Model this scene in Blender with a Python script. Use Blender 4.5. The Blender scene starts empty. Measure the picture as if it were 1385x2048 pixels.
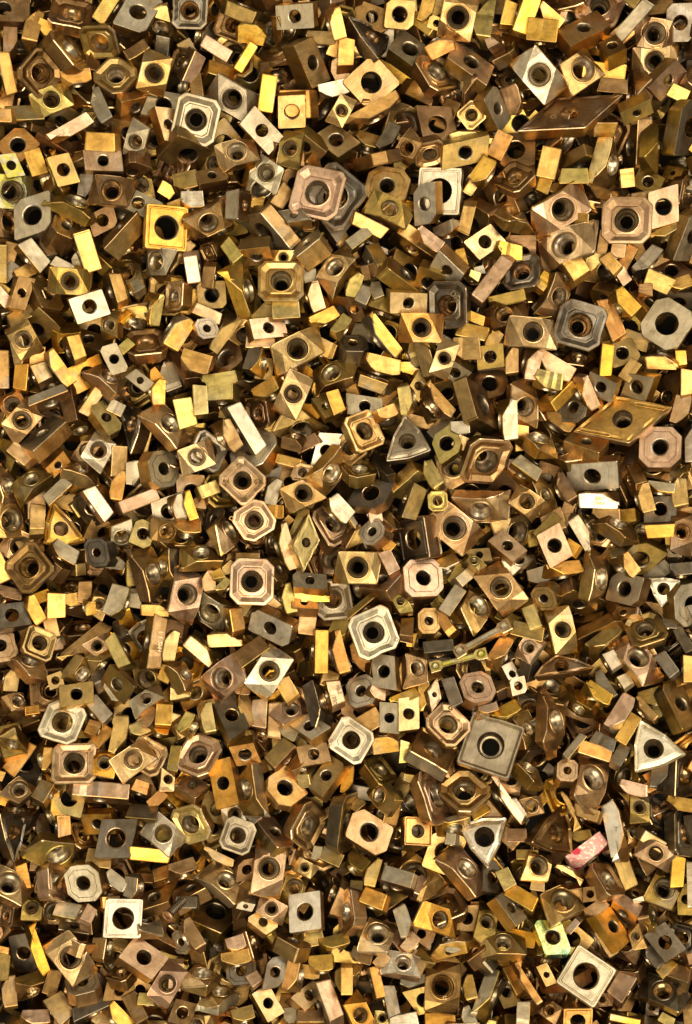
import bpy, bmesh, math, random
import numpy as np
from mathutils import Matrix, Vector, Euler

# ---------------------------------------------------------------- camera, light, exposure
sc = bpy.context.scene
C = sc.collection
MM = 0.001
CAM_H = 420 * MM
cam = bpy.data.cameras.new('camera')
cam_o = bpy.data.objects.new('camera', cam)
C.objects.link(cam_o)
cam_o.location = (0, 0, CAM_H)
cam.sensor_fit = 'VERTICAL'
cam.sensor_height = 24
cam.lens = 24 * 420 / (2048 * 0.14)
cam.clip_start = 0.01
cam.clip_end = 20
sc.camera = cam_o

w = bpy.data.worlds.new('World')
sc.world = w
w.use_nodes = True
bg = w.node_tree.nodes['Background']
bg.inputs[0].default_value = (1.0, 0.81, 0.51, 1)
bg.inputs[1].default_value = 0.29

def area(name, loc, target, sx, sy, power, col):
    l = bpy.data.lights.new(name, 'AREA')
    l.shape = 'RECTANGLE'; l.size = sx; l.size_y = sy; l.energy = power; l.color = col
    o = bpy.data.objects.new(name, l)
    C.objects.link(o)
    o.location = loc
    o.rotation_euler = (Vector(target) - Vector(loc)).to_track_quat('-Z', 'Y').to_euler()
    return o
area('ceiling_panel', (0.04, -0.38, 1.00), (0, 0, 0), 1.0, 0.7, 17.5, (1.0, 0.855, 0.61))
area('glint_strip', (-0.75, 0.55, 0.75), (0, 0, 0), 0.4, 1.0, 3.2, (1.0, 0.88, 0.68))  # unseen strip light added for glints and contrast on the metal
area('fill_strip', (0.60, 0.40, 0.80), (0, 0, 0), 0.5, 0.6, 6.5, (1.0, 0.88, 0.68))  # fill light added at upper right to even out the brightness
sc.view_settings.view_transform = 'Standard'
sc.view_settings.look = 'None'
sc.view_settings.exposure = 0.0
sc.view_settings.gamma = 1.0

# ---------------------------------------------------------------- materials
PAL = {  # base reflectance of the coating, and the tone it is mottled with
 'g': ((.68,.425,.125), (.48,.28,.075)), 'G': ((.385,.262,.09), (.255,.18,.07)), 'y': ((.60,.47,.19), (.40,.32,.12)),
 'a': ((.70,.51,.27), (.46,.32,.15)), 'o': ((.68,.37,.10), (.46,.235,.06)), 'b': ((.56,.37,.175), (.37,.23,.095)), 'B': ((.29,.175,.08), (.17,.10,.045)),
 'c': ((.63,.44,.29), (.43,.28,.17)), 'w': ((.62,.56,.43), (.42,.36,.26)), 'W': ((.72,.66,.53), (.54,.48,.37)), 's': ((.43,.365,.26), (.30,.25,.17)),
 'k': ((.20,.17,.13), (.12,.095,.065)), 'e': ((.74,.58,.36), (.54,.38,.21)), 'h': ((.44,.37,.27), (.26,.21,.14)),
}
def ramp(nt, f, pts):
    r = nt.nodes.new('ShaderNodeValToRGB')
    nt.links.new(f, r.inputs[0])
    el = r.color_ramp.elements
    while len(el) < len(pts): el.new(0.5)
    for e, (p, c) in zip(el, pts):
        e.position = p; e.color = (*c, 1) if len(c) == 3 else c
    return r.outputs[0]
def mixc(nt, f, a, b, mode='MIX'):
    m = nt.nodes.new('ShaderNodeMix'); m.data_type = 'RGBA'; m.blend_type = mode
    for s, v in ((0, f), (6, a), (7, b)):
        if hasattr(v, 'is_linked'): nt.links.new(v, m.inputs[s])
        elif s == 0: m.inputs[0].default_value = v
        else: m.inputs[s].default_value = (*v, 1)
    return m.outputs[2]
def math_(nt, op, a, b=0.0):
    m = nt.nodes.new('ShaderNodeMath'); m.operation = op
    for s, v in ((0, a), (1, b)):
        if hasattr(v, 'is_linked'): nt.links.new(v, m.inputs[s])
        else: m.inputs[s].default_value = v
    return m.outputs[0]
def metal(name, c1, c2, rough=.44, bump=.3, special=None):
    m = bpy.data.materials.new(name); m.use_nodes = True
    nt = m.node_tree; N = nt.nodes; L = nt.links
    bs = N['Principled BSDF']
    tc = N.new('ShaderNodeTexCoord'); at = N.new('ShaderNodeAttribute'); at.attribute_name = 'rnd'
    ad = N.new('ShaderNodeVectorMath'); ad.operation = 'ADD'
    sc_ = N.new('ShaderNodeVectorMath'); sc_.operation = 'SCALE'; sc_.inputs['Scale'].default_value = 3.1
    cb = N.new('ShaderNodeCombineXYZ')
    for i in range(3): L.new(at.outputs['Fac'], cb.inputs[i])
    L.new(cb.outputs[0], sc_.inputs[0])
    L.new(tc.outputs['Object'], ad.inputs[0]); L.new(sc_.outputs[0], ad.inputs[1])
    V = ad.outputs[0]
    def noise(scale, detail=3, rg=.6, dist=0.0):
        n = N.new('ShaderNodeTexNoise'); n.inputs['Scale'].default_value = scale
        n.inputs['Detail'].default_value = detail; n.inputs['Roughness'].default_value = rg
        n.inputs['Distortion'].default_value = dist
        L.new(V, n.inputs['Vector']); return n.outputs['Fac']
    big = noise(120, 4, .6, .8); fine = noise(1400, 4, .7)
    col = mixc(nt, ramp(nt, big, [(.42, (0,0,0)), (.60, (1,1,1))]), c1, c2)
    # per-insert shift in tone
    hs = N.new('ShaderNodeHueSaturation'); L.new(col, hs.inputs['Color'])
    wob = math_(nt, 'FRACT', math_(nt, 'MULTIPLY', at.outputs['Fac'], 37.7))
    L.new(math_(nt, 'ADD', math_(nt, 'MULTIPLY', wob, .014), .493), hs.inputs['Hue'])
    L.new(math_(nt, 'ADD', math_(nt, 'MULTIPLY', math_(nt,'FRACT', math_(nt,'MULTIPLY', at.outputs['Fac'], 91.3)), .24), .88), hs.inputs['Value'])
    L.new(math_(nt, 'ADD', math_(nt, 'MULTIPLY', wob, .15), .95), hs.inputs['Saturation'])
    col = hs.outputs[0]
    # worn specks, pits and brown heat stains
    col = mixc(nt, ramp(nt, fine, [(.30, (.55,.55,.55)), (.40, (0,0,0))]), col, tuple(v*.35 for v in c2))
    st = noise(330, 5, .65, 1.2)
    col = mixc(nt, ramp(nt, st, [(.56, (0,0,0)), (.70, (.42,.42,.42))]), col, (.20,.12,.05))
    col = mixc(nt, ramp(nt, noise(90, 2), [(.58, (0,0,0)), (.75, (.35,.35,.35))]), col, (.36,.37,.36))
    mp = N.new('ShaderNodeMapping'); mp.inputs['Scale'].default_value = (1, 14, 3); L.new(V, mp.inputs['Vector'])
    gr = N.new('ShaderNodeTexNoise'); gr.inputs['Scale'].default_value = 300; gr.inputs['Detail'].default_value = 3; L.new(mp.outputs[0], gr.inputs['Vector'])
    col = mixc(nt, ramp(nt, gr.outputs['Fac'], [(.50, (0,0,0)), (.72, (.5,.5,.5))]), col, tuple(v*.55 for v in c2))   # grinding lines
    if special == 'rainbow':
        sx = N.new('ShaderNodeSeparateXYZ'); L.new(tc.outputs['Object'], sx.inputs[0])
        t = math_(nt, 'ADD', math_(nt, 'MULTIPLY', sx.outputs[0], 70.0), math_(nt, 'ADD', math_(nt, 'MULTIPLY', big, .5), .25))
        col = ramp(nt, t, [(0, (.40,.75,.25)), (.3, (.88,.95,.38)), (.7, (.92,.95,.42)), (.88, (.35,.75,.55)), (1, (.25,.55,.65))])
    if special == 'paint':
        vo = N.new('ShaderNodeTexVoronoi'); vo.inputs['Scale'].default_value = 1100; L.new(V, vo.inputs['Vector'])
        col = mixc(nt, ramp(nt, vo.outputs['Distance'], [(.25, (1,1,1)), (.5, (0,0,0))]), (.80,.36,.34), (.85,.72,.60))
        col = mixc(nt, ramp(nt, noise(180, 2), [(.60, (0,0,0)), (.64, (1,1,1))]), col, (.50,.03,.06))
    if special == 'residue':
        col = mixc(nt, ramp(nt, noise(260, 3, .6, 1.5), [(.46, (0,0,0)), (.56, (1,1,1))]), col, (.42,.39,.07))
    L.new(col, bs.inputs['Base Color'])
    bs.inputs['Metallic'].default_value = 0.25 if special == 'paint' else 1.0
    rr = math_(nt, 'ADD', math_(nt, 'MULTIPLY', noise(420, 3), .30), rough - .15)
    L.new(rr, bs.inputs['Roughness'])
    bp = N.new('ShaderNodeBump'); bp.inputs['Strength'].default_value = bump; bp.inputs['Distance'].default_value = .00025
    h = math_(nt, 'ADD', math_(nt, 'MULTIPLY', noise(260, 2), 1.0), math_(nt, 'ADD', math_(nt, 'MULTIPLY', fine, .12), math_(nt, 'MULTIPLY', gr.outputs['Fac'], .25)))
    L.new(h, bp.inputs['Height']); L.new(bp.outputs[0], bs.inputs['Normal'])
    return m
NAMES = {'a':'pale_gold_coating','g':'gold_coating','G':'olive_coating','y':'yellow_coating','o':'orange_gold_coating','b':'bronze_coating','B':'brown_coating',
         'c':'copper_coating','w':'bare_carbide','W':'bright_carbide','s':'grey_carbide','k':'black_coating','e':'worn_edge','h':'bore_metal'}
MAT = {}
for k in PAL: MAT[k] = metal(NAMES[k], *PAL[k], rough={'e':.34,'h':.36,'w':.46,'W':.46,'k':.40,'s':.46}.get(k, .40))
MAT['r'] = metal('red_paint', (.8,.4,.35), (.5,.1,.1), rough=.5, special='paint')
MAT['i'] = metal('rainbow_coating', (.8,.9,.4), (.3,.6,.4), rough=.26, special='rainbow')
MAT['Y'] = metal('yellow_residue', (.45,.42,.30), (.30,.26,.14), rough=.5, bump=.8, special='residue')
MAT['E'] = metal('dark_edge', (.50,.37,.22), (.34,.24,.14), rough=.28)
MORDER = list(MAT); MI = {k: i for i, k in enumerate(MORDER)}

# ---------------------------------------------------------------- insert shapes (all sizes in metres, face plane z = 0, body below)
def round_poly(P, cut, n=3, mode='round'):
    out = []
    m = len(P)
    for i in range(m):
        p, a, b = P[i], P[i-1], P[(i+1) % m]
        c = cut[i] if isinstance(cut, (list, tuple)) else cut
        va, vb = a-p, b-p
        q0 = p + va/np.linalg.norm(va)*c; q1 = p + vb/np.linalg.norm(vb)*c
        if mode == 'round':
            for k in range(n+1):
                t = k/n
                out.append((1-t)**2*q0 + 2*t*(1-t)*p + t*t*q1)
        else:
            out += [q0, q1]
    return out
def densify(P, step):
    out = []
    for i in range(len(P)):
        a, b = P[i], P[(i+1) % len(P)]
        k = max(1, int(np.linalg.norm(b-a)/step))
        for j in range(k): out.append(a + (b-a)*j/k)
    return np.array(out)
# ring profiles: (scale of the outline, depth as a fraction of the short side)
PROF = {
 'q': [(.968,0),(.87,.004),(.67,-.058),(.62,-.058),(.575,-.042)],
 'f': [(.965,0),(.93,-.006),(.84,-.006)],
 'r': [(.98,0),(.8,0)], 'x': [(.975,0),(.8,0)],
 'o': [(.975,0),(.77,0),(.75,-.03),(.725,-.03),(.71,0)],
 's': [(.975,0),(.90,0),(.87,-.035),(.835,-.035),(.80,.0),(.62,0)],
 'S': [(.975,.01),(.93,.01),(.84,-.05),(.78,-.05)],
 'd': [(.975,0),(.87,-.012),(.78,-.004),(.62,0)],
 't': [(.965,0),(.86,-.03),(.74,-.012),(.62,0)],
}
BORE = {'x':(.27,.235),'q':(.25,.18),'f':(.335,.235),'r':(.285,.245),'o':(.21,.175),'s':(.29,.26),'S':(.25,.225),'d':(.21,.17),'t':(.21,.16)}
CUP = 'qfdtS'
def build_insert(t, a, bx, by, T, rnd, bottom=None, taper=None, detail=1.0):
    """returns {part: (verts, faces)}"""
    rs = random.Random(int(rnd*1e6))
    A = np.array([a, 0.]); B = np.array([bx, by])
    if t == 't':
        P0 = -(2*A+B)/3; P = [P0, P0+A, P0+A+B]
        R = []
        for i in range(3):
            R.append(P[i]); mid = (P[i]+P[(i+1)%3])/2; R.append(mid*1.20)
        lm = np.linalg.norm(A)*.85
        pts = round_poly(R, [lm*.07, lm*.04]*3, 3)
    else:
        P = [-A/2-B/2, A/2-B/2, A/2+B/2, -A/2+B/2]
        la, lb = np.linalg.norm(A), np.linalg.norm(B)
        lm = min(la, abs(by))
        if t == 'q':
            c = lm*rs.uniform(.13, .20); d = c*rs.choice([1, 1, .7])
            pts = round_poly(P, [c, d, c, d], 1, 'cut'); pts = round_poly(pts, lm*.025, 2)
        elif t == 'o':
            c = lm*rs.uniform(.20, .26); pts = round_poly(P, c, 1, 'cut'); pts = round_poly(pts, lm*.02, 1)
        elif t == 'x':
            c = lm*.30; pts = round_poly(P, [c, c*.9, lm*.04, lm*.04] if a < .012 else [lm*.2]*4, 1, 'cut'); pts = round_poly(pts, lm*.03, 2)
        elif t == 'r' and rs.random() < .35:
            c = lm*rs.uniform(.15, .3); pts = round_poly(P, [c, lm*.05, c, lm*.05], 1, 'cut'); pts = round_poly(pts, lm*.02, 1)
        else:
            pts = round_poly(P, lm*{'f':.07,'r':.05,'s':.06,'S':.05,'d':.05}.get(t, .05), 3)
    Q = densify(pts, lm*.13/detail)
    n = len(Q)
    if rs.random() < .45:      # chipped or worn stretch of the cutting edge
        for _ in range(rs.choice([1, 1, 2])):
            k0 = rs.randrange(n)
            for j in range(rs.choice([1, 2, 3])): Q[(k0+j) % n] *= 1-rs.uniform(.015, .06)
    Q = Q*(1+np.array([rs.uniform(-.004, .004) for _ in range(n)]))[:, None]
    ang = np.arctan2(Q[:,1], Q[:,0])
    rc, rb = [v*lm*rs.uniform(.95, 1.05) for v in BORE[t]]
    circ = np.c_[np.cos(ang), np.sin(ang)]
    rings = []        # (xy, z)
    ch = min(.00022, lm*.03)
    rings.append((Q, -ch))
    for s, z in PROF[t]:
        zz = np.full(n, z*lm)
        if t in 'td' and .8 < s < .9:   # pressed chipbreaker dimples
            zz = zz + lm*.012*np.sin(np.arange(n)*2*math.pi*rs.choice([6, 9])/n)
        rings.append((Q*s, zz))
    k_edge = 1; k_face = len(rings)
    z0 = PROF[t][-1][1]*lm
    if t in 'rosx': rings.append((circ*rc, z0)); 
    else:
        if t == 'f':
            for f, z in ((1.30, 0), (1.26, -.014), (1.16, -.014)): rings.append((circ*rc*f*.97, z0+z*lm))
        rings.append((circ*rc*1.08, z0 + (.004*lm if t in 'qf' else 0))); rings.append((circ*rc, z0 + (.012*lm if t in 'qf' else 0)))
    k_hole = len(rings)-1
    if t in CUP:
        for f, z in ((.985, -.05), (.93, -.11), (.86, -.15)): rings.append((circ*(rb+(rc-rb)*(f-.86)/.14 if f > .86 else rb), z0+z*lm))
        rings.append((circ*rb, z0-.22*lm)); rings.append((circ*rb*.90, z0-.235*lm)); rings.append((circ*rb*.76, -T*.98))
    else:
        rings.append((circ*(rb+(rc-rb)*.4), z0-.012*lm)); rings.append((circ*rb, z0-.04*lm)); rings.append((circ*rb*.99, -T*.6)); rings.append((circ*rb*1.25, -T*.98))
    tp = taper if taper is not None else (1.0 if t in 'sSrx' else (1.07 if t == 'o' else .88))
    low = [(Q, -ch), (Q*(.5+.5*tp) if t in 'fq' else Q*tp, -T*(.55 if t in 'fq' else 1)), (Q*tp, -T), ]
    if t not in 'fq': low = [low[0], (Q*tp, -T+ch)]; low.append((Q*tp*.98, -T))
    low.append((rings[-1][0], -T))
    # facets pressed into the two acute corners of long milling inserts
    creases = []
    if t == 'f':
        la, lb = np.linalg.norm(A), abs(by)
        acute = (A@B > 0)
        long_a = np.linalg.norm(A) >= np.linalg.norm(B)
        for s in (1, -1):
            if acute: Cn = (-A/2-B/2)*s; e_short = (B if long_a else A)*s; e_long = (A if long_a else B)*s
            else: Cn = (A/2-B/2)*s; e_short = (B if long_a else -A)*s; e_long = (-A if long_a else B)*s
            p1 = Cn + e_short*1.0; p2 = Cn + e_long*rs.uniform(.36, .46)
            d = p2-p1; nn = np.array([d[1], -d[0]]); nn /= np.linalg.norm(nn)
            if (Cn-p1)@nn < 0: nn = -nn
            creases.append((p1, nn, rs.uniform(.55, .80)))
            q1 = Cn + e_long*.20; es = e_short/np.linalg.norm(e_short)
            n2 = np.array([es[1], -es[0]])
            if (Cn-q1)@n2 < 0: n2 = -n2
            creases.append((q1, n2, rs.uniform(.05, .35)))
    def grid(rs_):
        V, F = [], []
        for k, (xy, z) in enumerate(rs_):
            zz = np.broadcast_to(z, (n,))
            V += [(float(p[0]), float(p[1]), float(q)) for p, q in zip(xy, zz)]
            if k:
                o0, o1 = (k-1)*n, k*n
                for i in range(n):
                    j = (i+1) % n
                    F.append((o0+i, o0+j, o1+j, o1+i))
        return V, F
    parts = {'cutting_edge': grid(rings[:2]), 'rake_face': grid(rings[1:k_hole+1]), 'screw_hole': grid(rings[k_hole:]),
             'body': grid(low)}
    V, F = parts['body']; parts['body'] = (V, [f[::-1] for f in F])
    if creases:
        for name in parts:
            V, F = parts[name]
            bm = bmesh.new()
            vs = [bm.verts.new(v) for v in V]
            for f in F:
                try: bm.faces.new([vs[i] for i in f])
                except ValueError: pass
            if name != 'screw_hole':
                for p, nn, k in creases:
                    bmesh.ops.bisect_plane(bm, geom=bm.verts[:]+bm.edges[:]+bm.faces[:], dist=1e-7, plane_co=(p[0], p[1], 0), plane_no=(nn[0], nn[1], 0))
            for v in bm.verts:
                if v.co.z > -ch*1.5 or name == 'screw_hole':
                    dz = 0
                    for p, nn, k in creases:
                        dd = (v.co.x-p[0])*nn[0]+(v.co.y-p[1])*nn[1]
                        if dd > 0: dz -= k*dd
                    wgt = 1 if v.co.z > -ch*1.5 else 0
                    if name == 'screw_hole': wgt = max(0, 1+v.co.z/(.1*lm))
                    v.co.z += min(0, dz)*wgt
            bm.verts.index_update()
            parts[name] = ([tuple(v.co) for v in bm.verts], [tuple(v.index for v in f.verts) for f in bm.faces])
            bm.free()
    return parts
def bar_insert(a, b, T):
    """double-ended grooving blade: two wide heads on a narrow shank, with a pressed pocket in each head"""
    w2, h = a/2, b/2
    o = [(-w2,-h),(w2,-h),(w2*.95,-h*.66),(w2*.5,-h*.56),(w2*.5,h*.56),(w2*.95,h*.66),(w2,h),(-w2,h),(-w2*.95,h*.66),(-w2*.5,h*.56),(-w2*.5,-h*.56),(-w2*.95,-h*.66)]
    P = round_poly([np.array(p) for p in o], w2*.10, 2)
    n = len(P)
    V = [(p[0], p[1], -.0001) for p in P] + [(p[0]*.9, p[1]*.985, 0) for p in P] + [(p[0]*.86, p[1], -T) for p in P]
    body = ([v for v in V[:n]] + V[2*n:], [(i, n+i, n+(i+1)%n, (i+1)%n) for i in range(n)] + [tuple(range(2*n-1, n-1, -1))])
    edge = (V[:2*n], [(i, (i+1)%n, n+(i+1)%n, n+i) for i in range(n)])
    face = (V[n:2*n], [tuple(range(n))])
    pk, pf = [], []
    for s in (-1, 1):
        cx, cy = 0, s*h*.80
        m = 16; base = len(pk)
        for r, z in ((1, .0003*.5), (.8, .0007), (.55, .0001), (.0, .0)):
            for k in range(m):
                an = 2*math.pi*k/m
                pk.append((cx+w2*.72*r*math.cos(an), cy+h*.15*r*math.sin(an), z+.00005))
        for q in range(3):
            for k in range(m):
                j = (k+1) % m
                pf.append((base+q*m+k, base+q*m+j, base+(q+1)*m+j, base+(q+1)*m+k))
        # raised rib along the shank
    b0 = len(pk)
    for y0, y1 in ((-h*.55, h*.55),):
        for x, z in ((-w2*.4, 0), (-w2*.25, .0005), (w2*.25, .0005), (w2*.4, 0)):
            pk += [(x, y0, z+.00003), (x, y1, z+.00003)]
        for q in range(3): pf.append((b0+2*q, b0+2*q+2, b0+2*q+3, b0+2*q+1))
    return {'body': body, 'cutting_edge': edge, 'rake_face': face, 'chipbreaker': (pk, pf)}

def make_mesh(name, V, F, mats, rnd, smooth=False, fm=None):
    me = bpy.data.meshes.new(name)
    me.from_pydata(V, [], F)
    for k in mats: me.materials.append(MAT[k])
    at = me.attributes.new('rnd', 'FLOAT', 'POINT')
    at.data.foreach_set('value', np.full(len(me.vertices), rnd, dtype=np.float32) if np.isscalar(rnd) else np.asarray(rnd, dtype=np.float32))
    if fm is not None: me.polygons.foreach_set('material_index', np.asarray(fm, dtype=np.int32))
    if smooth is not False:
        s = np.full(len(me.polygons), True) if smooth is True else np.asarray(smooth)
        me.polygons.foreach_set('use_smooth', s)
    me.update()
    return me
KIND = {'f':'faceted_insert','r':'flat_insert','x':'clipped_insert','q':'square_insert','o':'octagonal_insert','s':'grooved_square_insert','S':'grooved_square_insert',
        'd':'diamond_insert','t':'triangular_insert','b':'grooving_insert','p':'edge_standing_insert'}
def part_mats(t, col):
    f, wl = col[0], col[1]
    if t == 'p': f, wl = wl, f      # an insert on edge shows its side wall, not its top
    edge = {'k':'E','B':'E','G':'b','s':'w'}.get(f, 'e')
    return {'rake_face': f, 'body': wl, 'cutting_edge': edge if t != 'r' and t != 'o' and t != 'p' else f,
            'screw_hole': 'h' if f not in 'kB' else 'E', 'chipbreaker': 'w' if f != 'y' else 'Y'}
stuff_V, stuff_F, stuff_M, stuff_R, stuff_S = [], [], [], [], []
def parts_for(t, a, bx, by, T, rnd, small):
    if t == 'b': return bar_insert(a, abs(by), T)
    rs = random.Random(int(rnd*1e6)+7)
    if t == 'p': return build_insert('r' if rs.random() < .5 else 'f', a, bx, by, T, rnd, taper=rs.choice([.86, .92, 1.0]), detail=.7)
    return build_insert(t, a, bx, by, T, rnd, detail=.7 if small else 1.0)
THINGS = {}; MARK_T = {}
GROUP = 'worn cutting inserts heaped in the pile'
def add_row(line):
    d, _, label = line.partition('|')
    f = d.split()
    idx = int(f[0]); t = f[1]
    x, y, z, ex, ey, ez, a, bx, by, T = [int(v)*1e-4 for v in f[2:12]]
    ex, ey, ez = [int(v)*math.pi/1800 for v in f[5:8]]
    col = f[12]
    rnd = ((idx*0.61803398875) % 1.0)*.98+.01
    parts = parts_for(t, a, bx, by, T, rnd, not label)
    M = Matrix.LocRotScale(Vector((x, y, z)), Euler((ex, ey, ez)), None)
    pm = part_mats(t, col)
    if label:
        k = KIND[t]
        root = bpy.data.objects.new(k, None)
        root.empty_display_size = .003
        root.matrix_world = M
        C.objects.link(root)
        root['label'] = label.strip(); root['category'] = 'cutting insert'; root['group'] = GROUP
        for name, (V, F) in parts.items():
            o = bpy.data.objects.new(name, make_mesh(name, V, F, [pm[name]], rnd, smooth=(name == 'screw_hole')))
            o.parent = root; C.objects.link(o)
        THINGS[idx] = (root, pm, t, a, by, rnd)
        MARK_T[idx] = T/2
    else:
        R = np.array(M)
        for name, (V, F) in parts.items():
            base = sum(len(v) for v in stuff_V)
            vv = np.array(V) @ R[:3, :3].T + R[:3, 3]
            stuff_V.append(vv); stuff_F.extend([tuple(i+base for i in q) for q in F])
            stuff_M.extend([MI[pm[name]]]*len(F)); stuff_R.append(np.full(len(V), rnd)); stuff_S.extend([name == 'screw_hole']*len(F))

# ---------------------------------------------------------------- the tray under the pile
def tray():
    me = bpy.data.meshes.new('tray_floor')
    s = .6
    me.from_pydata([(-s,-s,-.034),(s,-s,-.034),(s,s,-.034),(-s,s,-.034)], [], [(0,1,2,3)])
    m = bpy.data.materials.new('dark_tray'); m.use_nodes = True
    b = m.node_tree.nodes['Principled BSDF']
    n = m.node_tree.nodes.new('ShaderNodeTexNoise'); n.inputs['Scale'].default_value = 60
    m.node_tree.links.new(ramp(m.node_tree, n.outputs['Fac'], [(.3, (.012,.009,.006)), (.7, (.03,.022,.014))]), b.inputs['Base Color'])
    b.inputs['Roughness'].default_value = .7
    me.materials.append(m)
    o = bpy.data.objects.new('floor', me); C.objects.link(o); o['kind'] = 'structure'
tray()

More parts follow.
